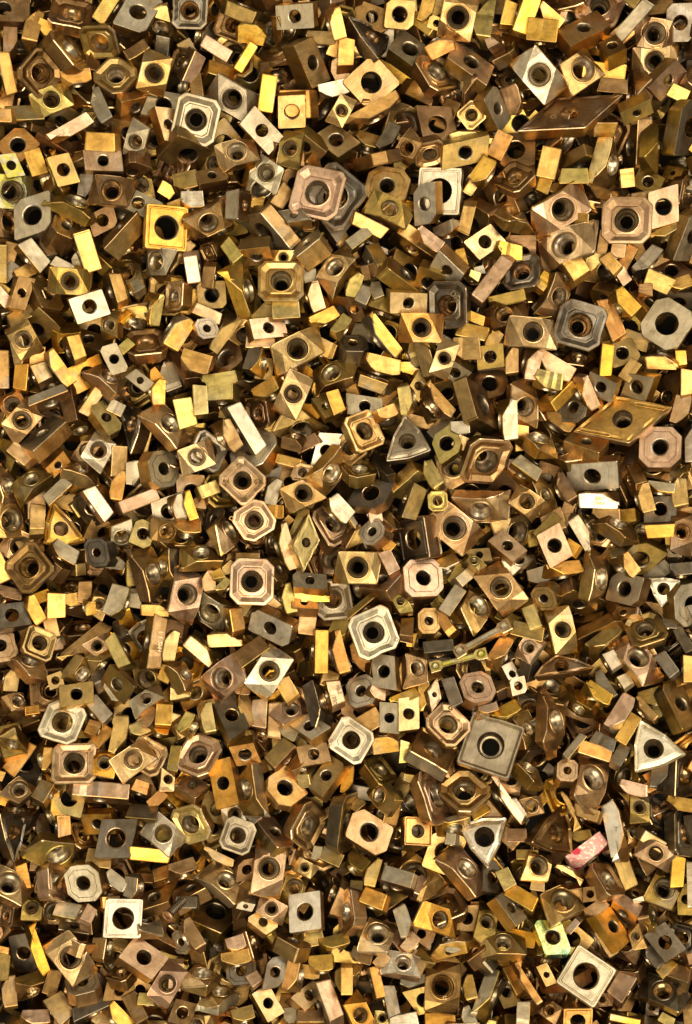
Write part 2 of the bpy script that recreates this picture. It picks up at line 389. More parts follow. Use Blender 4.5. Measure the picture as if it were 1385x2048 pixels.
# ---------------------------------------------------------------- the inserts: index kind x y z rx ry rz (0.1 mm, 0.1 deg) length skew width thickness colours | label
TABLE = """
0 d 777 261 -15 -188 -207 -136 164 87 136 45 gb|big bright gold diamond insert with two pressed channels
1 d 629 1124 -20 -299 -131 -5 192 101 121 45 Bg|long dark brown diamond insert with bright gold side, steeply tilted
2 x -171 -774 -12 -320 -113 -500 105 2 93 45 gg|bright gold clipped insert shaped like a little house with round hole
3 q 288 -596 -13 113 -266 -1390 106 1 116 42 cb|copper-toned clipped square insert with letters, overlapping a large grey square
4 f 33 -156 1 8 -20 -1011 94 -23 128 42 ag|pale gold-grey faceted insert with thick ring round its hole
5 q 53 228 -17 -277 -27 -662 111 -1 102 42 bG|brown clipped square insert with raised rim near the middle of the heap
6 p -696 -815 -40 663 88 -65 160 0 88 44 cb|two-tone bar-like insert side, grey one end and pink the other
7 p -353 204 -30 691 58 -626 101 0 76 42 bB|bronze insert on edge at five o'clock from the bright yellow block, two inserts away
8 p 599 977 -31 -820 92 -1024 87 0 65 53 gG|gold insert on edge at eleven o'clock from the bronze twin above, two inserts away
9 p -666 619 -35 659 78 -742 105 0 79 36 gG|gold insert on edge at two o'clock from the pink-white flat insert, beside it
10 p -970 1097 -30 987 107 11 81 0 61 37 gg
11 p -297 1289 -30 737 75 -1231 87 0 65 27 gg|gold insert on edge at eight o'clock from the ringed gold-grey insert, two inserts away
12 p -200 1180 -42 -950 149 -992 104 0 79 44 gb|gold insert on edge at two o'clock from the pale-centred top square, three inserts away
13 r -345 -761 -8 170 -123 -773 134 -3 71 45 ob|plain orange-gold rectangular insert with small round hole, standing tall
14 p -714 1135 -53 888 -66 -656 117 0 81 42 sB|grey insert on edge at four o'clock from the dark tilted bronze square
15 r -718 575 -2 -121 177 -716 75 4 99 45 wg|pinkish white flat insert with gold end facet beside a brown hollow
16 p -453 1266 -34 596 159 -1171 92 0 70 39 cb|copper-toned insert on edge at twelve o'clock from the pale-centred top square, two inserts away
17 d -146 835 -16 -67 -303 -510 57 39 57 45 sG|grey diamond insert at eight o'clock from the big copper square, beside it
18 f -537 1229 -3 -113 137 -1064 116 7 83 42 bb|bronze faceted insert at eleven o'clock from the pale-centred top square, two inserts away
19 f -158 1020 -9 117 50 -999 105 4 66 42 GG|olive-brown faceted insert at eleven o'clock from the big copper square, two inserts away
20 r -144 1390 -10 159 249 -869 67 -5 112 45 sg|gold and grey insert with a bright ring round its hole, near the upper border
21 r 335 1008 -10 -39 297 -915 73 -31 130 45 Gy|olive-brown flat insert at one o'clock from the white grooved rectangle, two inserts away
22 r -791 958 1 -114 159 -699 87 8 64 45 GG|olive-brown flat insert at three o'clock from the yellow-stained lump, two inserts away
23 f 524 504 -3 62 -37 -1041 88 -21 156 42 aG|wide pale gold faceted insert with ringed hole lying level
24 p 84 1111 -44 907 -95 265 176 0 88 36 gB|gold insert on edge at six o'clock from the brown square over bar, beside it
25 q -81 896 -10 52 36 -1041 144 -4 141 42 cb|big copper-toned square insert with raised lip, lying over a dark grey square
26 p -604 617 -20 722 -170 -478 40 0 42 36 wG
27 r 151 1396 -8 -74 136 -957 79 -1 83 45 bb|bronze flat insert at nine o'clock from the copper upper-border insert, two inserts away
28 f -535 704 -16 325 93 -1057 79 -21 88 42 sG|grey faceted insert at seven o'clock from the gold grooved square, beside it
29 r -217 518 -14 -250 -57 -762 60 4 106 45 cG|cream flat rectangular insert with one grey end
30 p 434 645 -47 849 2 526 160 0 88 41 cB|copper-toned insert on edge at two o'clock from the black lettered square, two inserts away
31 p 357 1089 -72 -700 -22 -18 130 0 88 34 yG|yellow-gold insert on edge at one o'clock from the white grooved rectangle, two inserts away
32 p -985 590 -25 681 201 -494 63 0 48 34 cb
33 r 749 1313 -20 -7 -361 -699 70 -10 60 52 Bg|dark brown flat insert at ten o'clock from the cream insert with olive side
34 f -884 93 -16 -130 -356 -596 64 -38 122 42 GG|olive-brown faceted insert at six o'clock from the slate insert orange side, two inserts away
35 q -471 1287 -74 276 -33 -1082 80 -3 74 43 BB|dark brown square insert at twelve o'clock from the pale-centred top square, two inserts away
36 f -386 812 -14 -137 369 -827 81 -30 143 42 bb|bronze faceted insert at three o'clock from the gold grooved square, beside it
37 f -591 1040 -12 21 225 -1081 106 11 61 42 sb|grey faceted insert at eight o'clock from the pale-centred top square, two inserts away
38 p -564 -367 -39 688 -103 -970 156 0 88 42 bG|brown insert side with raised stamped characters, next to a dark patterned face
39 o 880 182 -2 116 -60 -935 117 -3 117 53 cB|pinkish octagonal-faced insert with outlined inner octagon, next to big gold diamond
40 o -390 516 -12 -232 -44 -705 60 7 65 53 sb|grey octagonal insert at nine o'clock from the cream rectangle grey end, two inserts away
41 f 124 851 -7 -40 -162 -1181 73 -8 134 42 Gb|olive-brown faceted insert at eight o'clock from the white grooved rectangle, two inserts away
42 r 353 1267 -23 -80 -336 -1112 87 27 133 45 cG|copper-toned flat insert at five o'clock from the copper upper-border insert, two inserts away
43 q 788 819 -10 99 23 -924 132 -2 140 42 cb|bronze clipped square insert with raised lip, beside a grey-brown flat insert
44 p -687 1017 -43 974 74 -15 105 0 79 51 gG|gold insert on edge at five o'clock from the dark tilted bronze square
45 r -498 1089 -13 -309 62 -737 99 14 54 45 ag|pale gold flat insert at nine o'clock from the pale-centred top square, beside it
46 r 694 100 -27 262 261 -810 85 -18 149 45 Wb|silver flat rectangular insert with brown side standing over a stamped white bar
47 t 74 1346 -48 194 398 702 126 -40 137 45 kk|blackened triangular insert at twelve o'clock from the brown square over bar, two inserts away
48 p 887 1033 -56 -712 -300 -1000 138 0 74 49 GG|olive-brown insert on edge at seven o'clock from the cream insert with olive side
49 q 39 124 -32 -372 -487 -497 88 -1 94 42 GG|olive-brown square insert at six o'clock from the brown square centre, beside it
50 p 365 1387 -55 923 -145 -997 120 0 76 50 yG|yellow-gold insert on edge at three o'clock from the copper upper-border insert, beside it
51 f 609 851 -18 -76 189 -743 100 -44 174 42 cg|bronze faceted insert lying directly above a similar bronze and grey one
52 p 714 58 -41 -833 -75 -19 119 0 88 43 Wb|bright white bar-shaped insert side with faint stamped digits
53 f 212 516 -2 -34 48 -967 85 -14 128 42 ob|orange-gold faceted insert at eight o'clock from the black lettered square, beside it
54 d -638 806 -31 568 -167 -1283 148 35 58 55 GG|olive-brown diamond insert at nine o'clock from the gold grooved square, two inserts away
55 p -252 718 -22 531 -87 48 88 0 65 46 Gg|olive-brown insert on edge at eleven o'clock from the brown square with letter
56 f -223 950 -3 75 92 -1118 77 19 88 42 ws|pale silvery faceted insert at ten o'clock from the big copper square, two inserts away
57 p 549 1320 -32 930 -45 -69 87 0 65 63 gB|gold insert on edge at twelve o'clock from the mottled gold parallelogram, two inserts away
58 x 901 529 -12 107 47 -1234 131 0 126 45 sB|large smooth brown square insert with bare flat face and stepped hole
59 r -214 -327 -20 203 240 -1029 75 6 132 45 Wb|speckled silver-white flat insert with orange-brown side
60 f 276 430 -2 -32 31 -1094 109 4 59 42 ag|pale gold faceted insert at six o'clock from the black lettered square, two inserts away
61 f -495 248 -15 -476 48 -473 148 14 83 42 ab|pale gold faceted insert at eight o'clock from the bright yellow block, two inserts away
62 p 258 1337 -35 -670 -141 217 87 0 65 44 ob|orange-gold insert on edge at seven o'clock from the copper upper-border insert, beside it
63 q -182 650 -10 -4 -152 -902 121 -1 131 42 bG|brown rounded square insert with a small white letter on one corner
64 f -772 645 3 -112 75 -967 76 -5 122 42 Gb|olive-brown faceted insert at eleven o'clock from the pink-white flat insert, beside it
65 p -307 226 -47 741 105 -593 160 0 88 43 Ws|silver-white insert on edge at five o'clock from the bright yellow block, two inserts away
66 f -659 903 -7 1 -46 -1086 88 -28 121 42 Bb|dark brown faceted insert at ten o'clock from the gold grooved square, two inserts away
67 r 176 586 -13 -162 235 -911 61 10 111 45 aG|pale gold flat insert at nine o'clock from the black lettered square, beside it
68 f 821 -409 -13 -276 -162 -510 160 16 89 42 cg|copper and gold faceted insert slanting over dark pieces
69 p -760 733 -45 771 190 -747 115 0 86 49 gG|gold insert on edge at twelve o'clock from the pink-white flat insert, two inserts away
70 r 908 1215 -23 -371 -63 -1342 120 -14 64 45 cG|cream flat insert with a ringed hole and broad olive side near the upper corner
71 p -264 1380 -29 -599 142 -45 88 0 65 53 gG|gold insert on edge with olive-brown side at eight o'clock from the ringed gold-grey insert
72 s 673 -1300 -2 132 -140 -1253 125 0 126 45 ww|large cream-white square insert with fine gold groove round its rim
73 f 172 1021 -9 49 228 -1254 88 16 61 42 Bb|dark brown faceted insert at eleven o'clock from the white grooved rectangle, two inserts away
74 r 672 1369 -38 -154 -294 -584 76 -20 147 51 bo|bronze flat insert at one o'clock from the mottled gold parallelogram, two inserts away
75 r -673 266 -14 -339 -85 -520 102 -1 55 45 yG|yellow-gold flat insert at three o'clock from the slate insert orange side, two inserts away
76 f -903 483 -4 -86 55 -619 103 4 75 42 GG|olive-brown faceted insert at eight o'clock from the pink-white flat insert, three inserts away
77 p -913 1369 -48 746 -211 -982 118 0 72 45 gG|gold insert on edge at twelve o'clock from the dark tilted bronze square
78 r 815 1049 -109 734 142 -902 148 -14 87 46 Gb|olive-brown flat insert at four o'clock from the long dark diamond, two inserts away
79 p 480 1411 -45 809 214 -1097 116 0 87 50 gG|gold insert on edge with olive-brown side at twelve o'clock from the mottled gold parallelogram
80 o -786 806 -22 -308 -366 -918 81 -2 80 77 bB|bronze octagonal insert at five o'clock from the yellow-stained lump, three inserts away
81 p -39 -10 -26 776 17 -471 87 0 65 50 wG|pale silvery insert on edge at eleven o'clock from the pale ringed insert
82 p 828 1380 -43 -923 227 -1329 131 0 88 36 sk|grey insert on edge at eleven o'clock from the cream insert with olive side
83 q 659 526 -16 -7 -39 -1063 134 -2 137 42 kk|blackened square insert with scalloped edges and small round pips
84 r 428 1136 -25 -372 -218 -1238 67 15 111 45 sG|grey flat insert at eight o'clock from the mottled gold parallelogram, two inserts away
85 f 698 -753 -33 -402 60 -384 98 -35 167 42 bb|tall bronze faceted insert with silver-ringed countersink
86 p -301 751 -43 -745 -203 -544 92 0 60 40 yg|yellow-gold insert on edge at ten o'clock from the brown square with letter
87 r -910 615 -13 -309 -136 -1052 100 -13 49 45 Bb|dark brown flat insert at nine o'clock from the pink-white flat insert, two inserts away
88 r -883 835 -20 90 -64 -875 115 -25 109 45 ss|grey flat insert at five o'clock from the yellow-stained lump, two inserts away
89 p -992 703 -42 647 106 -925 109 0 82 25 GG
90 r -939 973 -9 -216 74 -663 69 11 51 45 YG|insert caked with yellow-green residue at the border
91 f -148 330 -2 -62 17 -1134 131 -1 78 42 ab|pale gold faceted insert at six o'clock from the pale gold ringed parallelogram
92 q -485 608 -19 405 -4 -932 84 -2 73 42 ag|pale gold square insert at six o'clock from the gold grooved square, two inserts away
93 p 755 980 -44 -593 32 -1053 140 0 88 49 yG|yellow-gold insert on edge at five o'clock from the long dark diamond, two inserts away
94 q -776 1309 -34 -334 -616 -1097 130 3 137 42 bB|bronze square insert at two o'clock from the dark tilted bronze square, beside it
95 s -503 798 -9 -166 26 -930 126 1 119 45 gg|bright gold square insert with fine groove round its rim and wide hole
96 r -585 1408 -21 -67 -217 -1131 128 -17 93 45 WB|pale pink-white insert with brown side at the upper border
97 r 817 1120 -12 213 476 -562 48 -8 89 45 yG|yellow-gold flat insert at seven o'clock from the cream insert with olive side
98 q 237 1009 -37 11 453 -786 82 -3 89 42 bb|bronze square insert at twelve o'clock from the white grooved rectangle, beside it
99 q 397 141 -25 -259 232 -1072 140 -9 135 42 bG|bronze clipped insert with raised rim, tilted, on a dark piece
100 f 305 -45 -9 10 -60 -1394 102 -29 152 42 bb|bronze faceted insert at ten o'clock from the white flat insert, two inserts away
101 r 974 1082 -25 -374 117 -981 155 -16 104 52 kG|blackened flat insert at five o'clock from the cream insert with olive side
102 f 608 -331 -9 -79 -52 -778 140 12 74 42 ag|golden faceted insert with countersunk hole standing upright in view
103 f -12 1125 -4 -117 84 -1203 88 -7 52 42 aG|pale gold faceted insert at eight o'clock from the brown square over bar, beside it
104 q -420 1099 -3 -89 129 -1043 133 1 125 42 sB|clipped-corner square insert with pale centre panel around its hole, upper part of heap
105 f -307 1011 -8 -19 -129 -764 79 -4 120 42 aG|pale gold faceted insert at four o'clock from the pale-centred top square, two inserts away
106 p -368 524 -55 639 24 -1268 124 0 88 35 GG|olive-brown insert on edge at nine o'clock from the cream rectangle grey end
107 f -447 -231 -17 -248 -126 -1002 147 22 90 42 cb|copper faceted insert standing tall with facets at two opposite corners
108 f 667 1246 -18 -87 -136 -1447 115 5 97 42 GG|olive-brown faceted insert at three o'clock from the mottled gold parallelogram, two inserts away
109 p 406 944 -28 -818 97 -1270 88 0 66 45 gb|gold insert on edge at two o'clock from the white grooved rectangle, two inserts away
110 p -561 575 -36 633 47 -1009 95 0 72 33 yg|yellow-gold insert on edge at three o'clock from the pink-white flat insert, two inserts away
111 q -437 1405 -1 -49 124 -948 103 -6 100 42 kk|blackened square insert at three o'clock from the white faceted top-edge insert, two inserts away
112 d -285 864 -28 -666 -11 -921 89 -9 77 45 Bs|dark brown diamond insert at nine o'clock from the big copper square, three inserts away
113 f 434 -212 -5 14 -115 -550 146 0 93 42 bb|bronze faceted insert with bright tip facet, beside white flat insert
114 S 406 -653 -6 108 -151 -1106 155 -1 153 45 sb|largest square insert, grey, with raised rim and very wide hole
115 f -890 -419 -24 -597 -277 -388 113 15 72 42 ab|pale gold faceted insert at eleven o'clock from the silver-brown tilted square, two inserts away
116 f -274 625 -34 -689 255 -714 169 8 96 42 Gg|olive-brown faceted insert at eight o'clock from the brown square with letter, beside it
117 q 78 -338 -5 -66 -44 -694 132 -7 127 42 wb|worn silver-brown clipped square insert with chipped rim
118 q -257 -24 0 -31 17 -564 103 3 107 42 cb|copper-toned square insert with raised rim just below the lettered one
119 f 314 1385 -3 3 187 -1020 125 -9 100 42 bb|long bronze faceted insert with deep countersunk hole at the upper border
120 p -901 707 -30 716 130 -517 100 0 75 46 sG|grey insert on edge at ten o'clock from the pink-white flat insert, three inserts away
121 q -263 -195 0 -65 -33 -915 132 1 125 42 cb|copper-toned clipped square insert sitting upright with clean raised panel
122 p -161 1371 -61 -466 395 -851 94 0 66 40 gG|gold insert on edge at eight o'clock from the ringed gold-grey insert, beside it
123 p -412 694 -33 -856 128 -817 89 0 67 38 cs|copper-toned insert on edge at five o'clock from the gold grooved square, two inserts away
124 t 863 -664 -7 -206 -41 206 156 -86 139 45 Wb|big pale triangular insert with stepped outline round its hole
125 r -152 1123 -9 0 297 -909 93 -5 78 45 bo|bronze flat insert at eight o'clock from the brown square over bar, three inserts away
126 r -650 429 -4 -62 30 -645 87 7 51 45 sg|grey flat insert at five o'clock from the pink-white flat insert, two inserts away
127 p -498 522 -36 696 -26 -1222 105 0 79 50 gw|gold insert on edge at eleven o'clock from the bright yellow block, two inserts away
128 r -756 -511 -9 -145 -205 -829 63 -9 96 45 Gg|olive-brown flat insert at one o'clock from the silver-brown tilted square, beside it
129 p -50 1372 -28 826 222 -758 87 0 65 38 gb|gold insert on edge at three o'clock from the ringed gold-grey insert, beside it
130 r -962 1415 -14 -106 -175 -870 82 -4 145 45 bB|bronze flat insert at eleven o'clock from the dark tilted bronze square, three inserts away
131 q -290 88 -5 -47 -16 -436 116 0 108 42 cb|copper-toned square insert with letters pressed around its hole
132 r 168 672 -38 -366 -534 -981 77 -30 138 45 bG|bronze flat insert at ten o'clock from the black lettered square, two inserts away
133 r -93 1267 -30 -327 -355 -1420 81 -22 132 56 aG|pale gold flat insert at five o'clock from the ringed gold-grey insert, two inserts away
134 f 340 -1004 -22 -535 -165 -476 161 5 88 42 cb|long copper-framed faceted insert with oval countersink
135 f 542 1224 0 -92 151 -1458 93 -18 155 42 wg|mottled pale gold parallelogram insert with a gold chip showing through its hole
136 f -418 153 -4 -51 32 -783 78 -15 102 42 aG|pale gold faceted insert at ten o'clock from the copper square with letters
137 q -649 1232 -25 -150 -73 -354 105 6 107 42 Gb|olive-brown square insert at seven o'clock from the white faceted top-edge insert, two inserts away
138 S 203 -896 -11 -117 -147 -919 79 0 80 45 gB|small square insert with bright gold rim on grey body
139 q -892 -156 -14 109 14 -1372 119 7 119 42 Bk|dark brown rounded square insert tilted on the heap
140 r -858 224 -44 -383 -480 -200 84 -34 143 46 sb|slate grey flat insert with orange-gold side
141 f 479 845 -31 -492 -314 -531 98 23 116 42 bG|bronze faceted insert at nine o'clock from the bronze twin above, two inserts away
142 p -293 1436 -45 -666 -27 -226 115 0 85 40 GG|olive-brown insert on edge at nine o'clock from the ringed gold-grey insert, two inserts away
143 q 15 -639 2 46 -73 -1209 106 7 113 42 ww|copper-silver clipped square insert with bright raised panel
144 r -236 1070 -7 -147 38 -1301 67 12 118 45 sg|grey flat insert at three o'clock from the pale-centred top square, two inserts away
145 t 172 199 -19 -249 -16 136 132 -47 133 45 sk|shiny grey triangular insert with rippled chipbreaker edges
146 f -759 879 -38 -620 -18 -264 151 13 105 42 GG|olive-brown faceted insert at four o'clock from the yellow-stained lump, three inserts away
147 f -136 457 -6 -48 -48 -784 92 -42 148 42 ag|pale gold faceted parallelogram insert with triple ring round its hole
148 r -681 986 -7 -102 -68 -823 61 12 107 45 cb|copper-toned flat insert at three o'clock from the yellow-stained lump, three inserts away
149 r 283 679 -16 481 79 -424 97 -13 64 45 Wb|silver-white flat insert at twelve o'clock from the black lettered square, beside it
150 p 443 1324 -30 -402 608 -207 85 0 42 38 cB|copper-toned insert on edge at ten o'clock from the mottled gold parallelogram, two inserts away
151 r 977 775 -21 -393 107 -1098 146 -20 81 45 sG|grey flat insert at three o'clock from the bronze lipped square, two inserts away
152 r 220 865 -14 334 131 -876 113 -11 70 45 Wg|silver-white flat insert at eight o'clock from the white grooved rectangle, beside it
153 p -718 12 -37 732 68 -557 109 0 82 38 wc|pale silvery insert on edge at twelve o'clock from the black ringed insert
154 p -110 602 -34 848 80 -738 87 0 65 41 cB|copper-toned insert on edge at four o'clock from the brown square with letter, beside it
155 f -215 -999 -1 -66 -162 -971 158 8 90 42 cg|upright copper faceted insert with round countersunk hole
156 p 0 510 -23 818 185 537 65 0 45 33 yG|yellow-gold insert on edge at two o'clock from the pale gold ringed parallelogram
157 f -32 688 -17 99 -308 -586 82 -47 123 42 aG|pale gold faceted insert at three o'clock from the brown square with letter
158 q 258 1242 -29 -367 -64 -599 121 7 115 42 bB|bronze square insert at seven o'clock from the copper upper-border insert, two inserts away
159 p -775 1065 -46 1079 104 328 139 0 88 37 cg|copper-toned insert on edge at five o'clock from the dark tilted bronze square
160 o 218 -185 -18 -185 -195 -863 111 -8 119 53 cB|brown block-like insert with speckled pale octagonal face
161 p 436 259 -48 878 -5 -884 121 0 88 44 wG|pale silvery insert on edge at one o'clock from the bronze lipped parallelogram
162 r -111 758 -16 98 -504 -620 56 -5 96 64 sb|grey flat insert at one o'clock from the brown square with letter, two inserts away
163 q -856 1232 -13 -360 -117 -1257 114 7 112 42 Bk|dark bronze square insert with rounded lip tilted to one side, upper corner of heap
164 p 724 1114 -50 -565 1 -1 88 0 66 44 gB|gold insert on edge at four o'clock from the long dark diamond, beside it
165 r -376 946 -11 -177 -252 -687 48 -1 90 45 bB|bronze flat insert at five o'clock from the pale-centred top square, two inserts away
166 p -978 1238 -43 744 173 -805 123 0 88 33 gG|gold insert on edge at nine o'clock from the dark tilted bronze square, beside it
167 p 789 -900 -49 -750 -196 -814 172 0 88 48 Wg|tall straight bar-like insert, silver above and gold below
168 r 66 -897 -6 -17 -209 -1105 96 25 126 45 bB|smooth brown clipped square insert with stepped bare hole
169 f -215 -447 -8 -30 -113 -1225 143 6 87 42 Wb|silver-white faceted insert at eight o'clock from the ornate gold insert, beside it
170 f 372 -264 -25 -429 -2 -520 92 -34 110 42 bG|bronze faceted insert at eight o'clock from the bronze pyramid insert, beside it
171 p -2 -27 -77 659 15 -590 88 0 66 17 wG
172 f -337 -1036 -20 -491 -125 -370 147 18 81 42 as|pale gold faceted insert at eight o'clock from the upright copper faceted insert
173 p -74 -1402 -39 643 -177 -678 142 0 88 47 cs|copper-toned insert on edge at eight o'clock from the white-silver faceted insert, three inserts away
174 o 371 -492 -20 -170 -266 -718 93 4 97 53 cB|brown octagonal-faced insert with thin outlined inner octagon
175 d -112 -86 -17 -228 -228 -1172 110 49 70 45 yy|yellow-gold diamond insert at four o'clock from the plain copper square, two inserts away
176 b 381 -354 -3 -6 246 1187 37 -3 178 36 cb|silver double-ended grooving insert with narrow shank
177 t -573 -361 -79 39 -116 -512 133 -117 91 46 kb|blackened triangular insert at ten o'clock from the stamped brown side, beside it
178 r 752 -1166 -19 -421 -141 -563 120 -4 66 45 og|gold insert with pale square panel around its hole and olive side
179 o 975 -261 -31 -243 82 -840 123 0 116 54 WG|silver-white octagonal insert at two o'clock from the copper-gold slanted insert, three inserts away
180 f -597 -695 -8 -135 -90 -552 77 -2 121 42 as|pale silver faceted insert with ringed hole over a brown square
181 r -218 -1378 -9 -257 -84 -588 91 2 56 45 bG|bronze flat insert at seven o'clock from the white flat notched insert, three inserts away
182 r 388 305 -43 -618 -134 -758 128 21 139 45 bG|bronze flat insert at twelve o'clock from the bronze lipped parallelogram, two inserts away
183 f 161 -1265 -7 -432 -50 -87 122 12 66 42 Wc|white-silver faceted insert with coppery end
184 f 610 -1093 -19 -173 -396 -682 95 -19 115 42 bb|bronze faceted insert at one o'clock from the rainbow insert, beside it
185 f 869 -958 -6 -106 -115 -252 111 -4 65 42 cg|copper-toned faceted insert at four o'clock from the tall silver-gold bar, two inserts away
186 p -350 307 -34 767 -160 22 87 0 62 53 yG|bright yellow-gold block standing on edge beside its twin
187 f 722 -190 -38 -297 503 -373 103 -12 168 42 bG|bronze faceted insert at one o'clock from the golden upright insert, two inserts away
188 f -561 -524 -9 -79 -275 -654 51 -24 98 42 sb|grey faceted insert at six o'clock from the stamped brown side, two inserts away
189 p 500 -1340 -43 830 -169 -560 131 0 88 21 ob|orange-gold insert on edge at seven o'clock from the rainbow insert, two inserts away
190 p 702 -1220 -61 689 -209 -594 127 0 88 32 Gb|olive-brown insert on edge at eight o'clock from the gold insert pale panel, beside it
191 s -624 -1138 -1 -106 -161 -919 107 -2 106 45 Ww|silver square insert with stepped groove round its rim
192 p 418 -1375 -46 664 246 653 144 0 88 38 sG|grey insert on edge at three o'clock from the dark wavy-edged insert, beside it
193 q 333 -782 -24 352 -219 -1465 122 -9 127 42 bb|bronze square insert at eleven o'clock from the speckled rounded triangle, two inserts away
194 p -96 -394 -45 769 -36 -909 123 0 88 38 og|orange-gold insert on edge at three o'clock from the ornate gold insert, beside it
195 f -772 -1251 -9 -238 -43 -508 147 14 90 42 ag|gold faceted insert slanting across a grey octagonal one
196 f 945 -55 -9 29 -111 -953 127 15 66 42 Bb|dark brown faceted insert at five o'clock from the octagon by the diamond
197 t 393 -922 -57 -126 209 654 160 -76 125 45 WG|speckled silver rounded triangular insert with wide ringed hole
198 f -512 -903 -8 -239 -89 -390 117 4 80 42 ww|pale silvery faceted insert at eight o'clock from the patterned yellow square, beside it
199 p 486 -1111 -39 721 -168 -279 94 0 71 42 oG|orange-gold insert on edge at eleven o'clock from the rainbow insert, two inserts away
200 r 454 -94 -10 -189 -152 -414 94 7 57 45 cb|pale pink-white flat rectangular insert between bronze faceted ones
201 f 265 -1148 -23 -170 -225 -1098 75 -9 133 42 ob|rough orange-bronze insert with melted-looking corner
202 p 467 -1351 -95 797 -278 -611 89 0 66 37 og|orange-gold insert on edge with gold side at seven o'clock from the rainbow insert
203 r -101 -192 -6 -45 -324 -838 50 17 96 45 sg|grey flat insert at nine o'clock from the pale ringed insert, two inserts away
204 f 512 -380 -8 -28 -265 -299 59 3 81 42 cw|copper-toned faceted insert at ten o'clock from the maroon pipped insert, beside it
205 r -645 -915 -6 18 -170 -991 109 -17 101 45 kG|blackened flat insert at five o'clock from the two-tone grey-pink bar, two inserts away
206 f -501 -1323 -7 -213 -102 -358 72 -15 122 42 cg|copper-toned faceted insert at five o'clock from the pink-copper flat insert, beside it
207 p -97 -207 -59 -749 -6 1 106 0 80 37 gG
208 f 544 210 -34 -533 -429 -434 111 5 85 42 ag|pale gold faceted insert at two o'clock from the bronze lipped parallelogram, two inserts away
209 p 886 -28 -36 -793 -143 31 87 0 66 40 oB|orange-gold insert on edge at four o'clock from the stamped white bar, two inserts away
210 p 614 -184 -45 758 101 46 109 0 78 38 og|orange-gold insert on edge at four o'clock from the white flat insert, two inserts away
211 p -307 -1281 -33 682 60 94 89 0 67 38 gG|gold insert on edge at four o'clock from the small screw, three inserts away
212 s 652 -1432 -18 32 110 -900 78 -4 82 45 gg|gold grooved square insert at six o'clock from the large cream grooved square
213 r 70 54 -19 262 -204 -1168 94 -23 105 45 kb|blackened flat insert at six o'clock from the brown square centre, two inserts away
214 p -195 -103 -58 763 47 -736 137 0 88 38 cG|copper-toned insert on edge at four o'clock from the plain copper square, beside it
215 r -110 -406 -95 530 -77 -951 132 -6 74 46 yG|gold insert with pressed pattern and deep orange side, turned upright
216 f -119 52 -9 -102 3 -687 77 -2 118 42 bb|bronze faceted insert at two o'clock from the plain copper square, two inserts away
217 p 744 -384 -46 636 87 357 112 0 82 39 GG|olive-brown insert on edge at ten o'clock from the copper-gold slanted insert, beside it
218 q -438 -880 -22 217 8 -661 111 7 105 42 yg|yellow-gold square insert with pressed dashes round its hole
219 p -834 306 -40 770 78 225 120 0 88 29 wb|pale silvery insert on edge at one o'clock from the mottled bronze insert, beside it
220 p -743 -457 -26 532 20 535 88 0 65 41 yG|yellow-gold insert on edge at twelve o'clock from the silver-brown tilted square, two inserts away
221 r -116 -1123 -15 108 -223 -873 106 -6 93 45 Wb|white flat insert notched by a brown piece lying across it
222 p 916 -1013 -35 1006 -126 -975 94 0 71 37 gG|gold insert on edge at twelve o'clock from the blackened tilted insert, two inserts away
223 q 966 -907 -33 -405 -178 -928 130 -4 122 42 kk|blackened square insert at three o'clock from the tall silver-gold bar, three inserts away
224 f 486 -133 -37 -318 -214 -527 54 -9 90 42 wb|pale silvery faceted insert at five o'clock from the white flat insert, beside it
225 p 79 -526 -28 726 145 -220 56 0 42 30 cb
226 r -104 -1372 -58 -431 -6 -405 57 26 87 45 ab|pale gold flat insert at six o'clock from the white flat notched insert
227 p -43 -403 -45 793 -71 -754 125 0 88 36 ob|level orange-gold insert on edge at three o'clock from the ornate gold insert, beside it
228 q -3 -1131 -38 614 -363 -806 118 -4 112 42 bb|bronze square insert at three o'clock from the white flat notched insert, beside it
229 f 271 -1331 -3 -8 -195 -941 145 10 101 42 Bk|dark brown faceted insert with one wavy edge
230 f 893 -1349 -27 -431 -339 -138 146 17 80 42 kB|blackened faceted insert at six o'clock from the blackened tilted insert, two inserts away
231 o -740 -1045 -20 111 20 -787 107 7 104 53 wb|grey octagonal-faced insert with outlined inner octagon
232 d -433 -769 -24 -503 -195 -251 77 7 66 45 cb|copper-toned diamond insert at nine o'clock from the gold rectangle, beside it
233 r 581 -1194 -14 -126 -278 -712 101 19 78 45 ii|shimmering green-yellow rainbow-coated insert
234 p 143 -1063 -36 591 -86 -143 101 0 76 45 sB|grey insert on edge at seven o'clock from the small gold-rimmed square, two inserts away
235 p 101 -1047 -93 894 -227 -863 81 0 60 19 wk
236 p -878 -1450 -36 621 115 -20 87 0 66 38 cb|copper-toned insert on edge at seven o'clock from the gold-faceted dark-ringed insert, two inserts away
237 f -813 -970 -36 -437 122 -1311 98 -31 167 42 yG|yellow-gold faceted insert at eleven o'clock from the grey outlined octagon, beside it
238 p -811 -137 -31 631 163 -328 88 0 65 45 sB|grey insert on edge at nine o'clock from the black ringed insert, beside it
239 r -567 -1250 -11 -416 -2 -344 115 9 83 45 cb|pink-copper flat insert with triangular facets either side of hole
240 f -208 -1113 -4 -144 -44 -272 86 -12 57 42 cg|copper-toned faceted insert at nine o'clock from the white flat notched insert, beside it
241 f -908 256 -4 -111 107 -576 77 -28 110 42 bb|mottled bronze faceted insert overlapping a slate grey one
242 s 189 -77 -25 473 -36 -815 120 -2 109 45 kB|blackened grooved square insert at eleven o'clock from the octagonal brown insert, beside it
243 r -147 -1208 -32 -840 -285 -213 98 18 72 45 bG|bronze flat insert at seven o'clock from the white flat notched insert, beside it
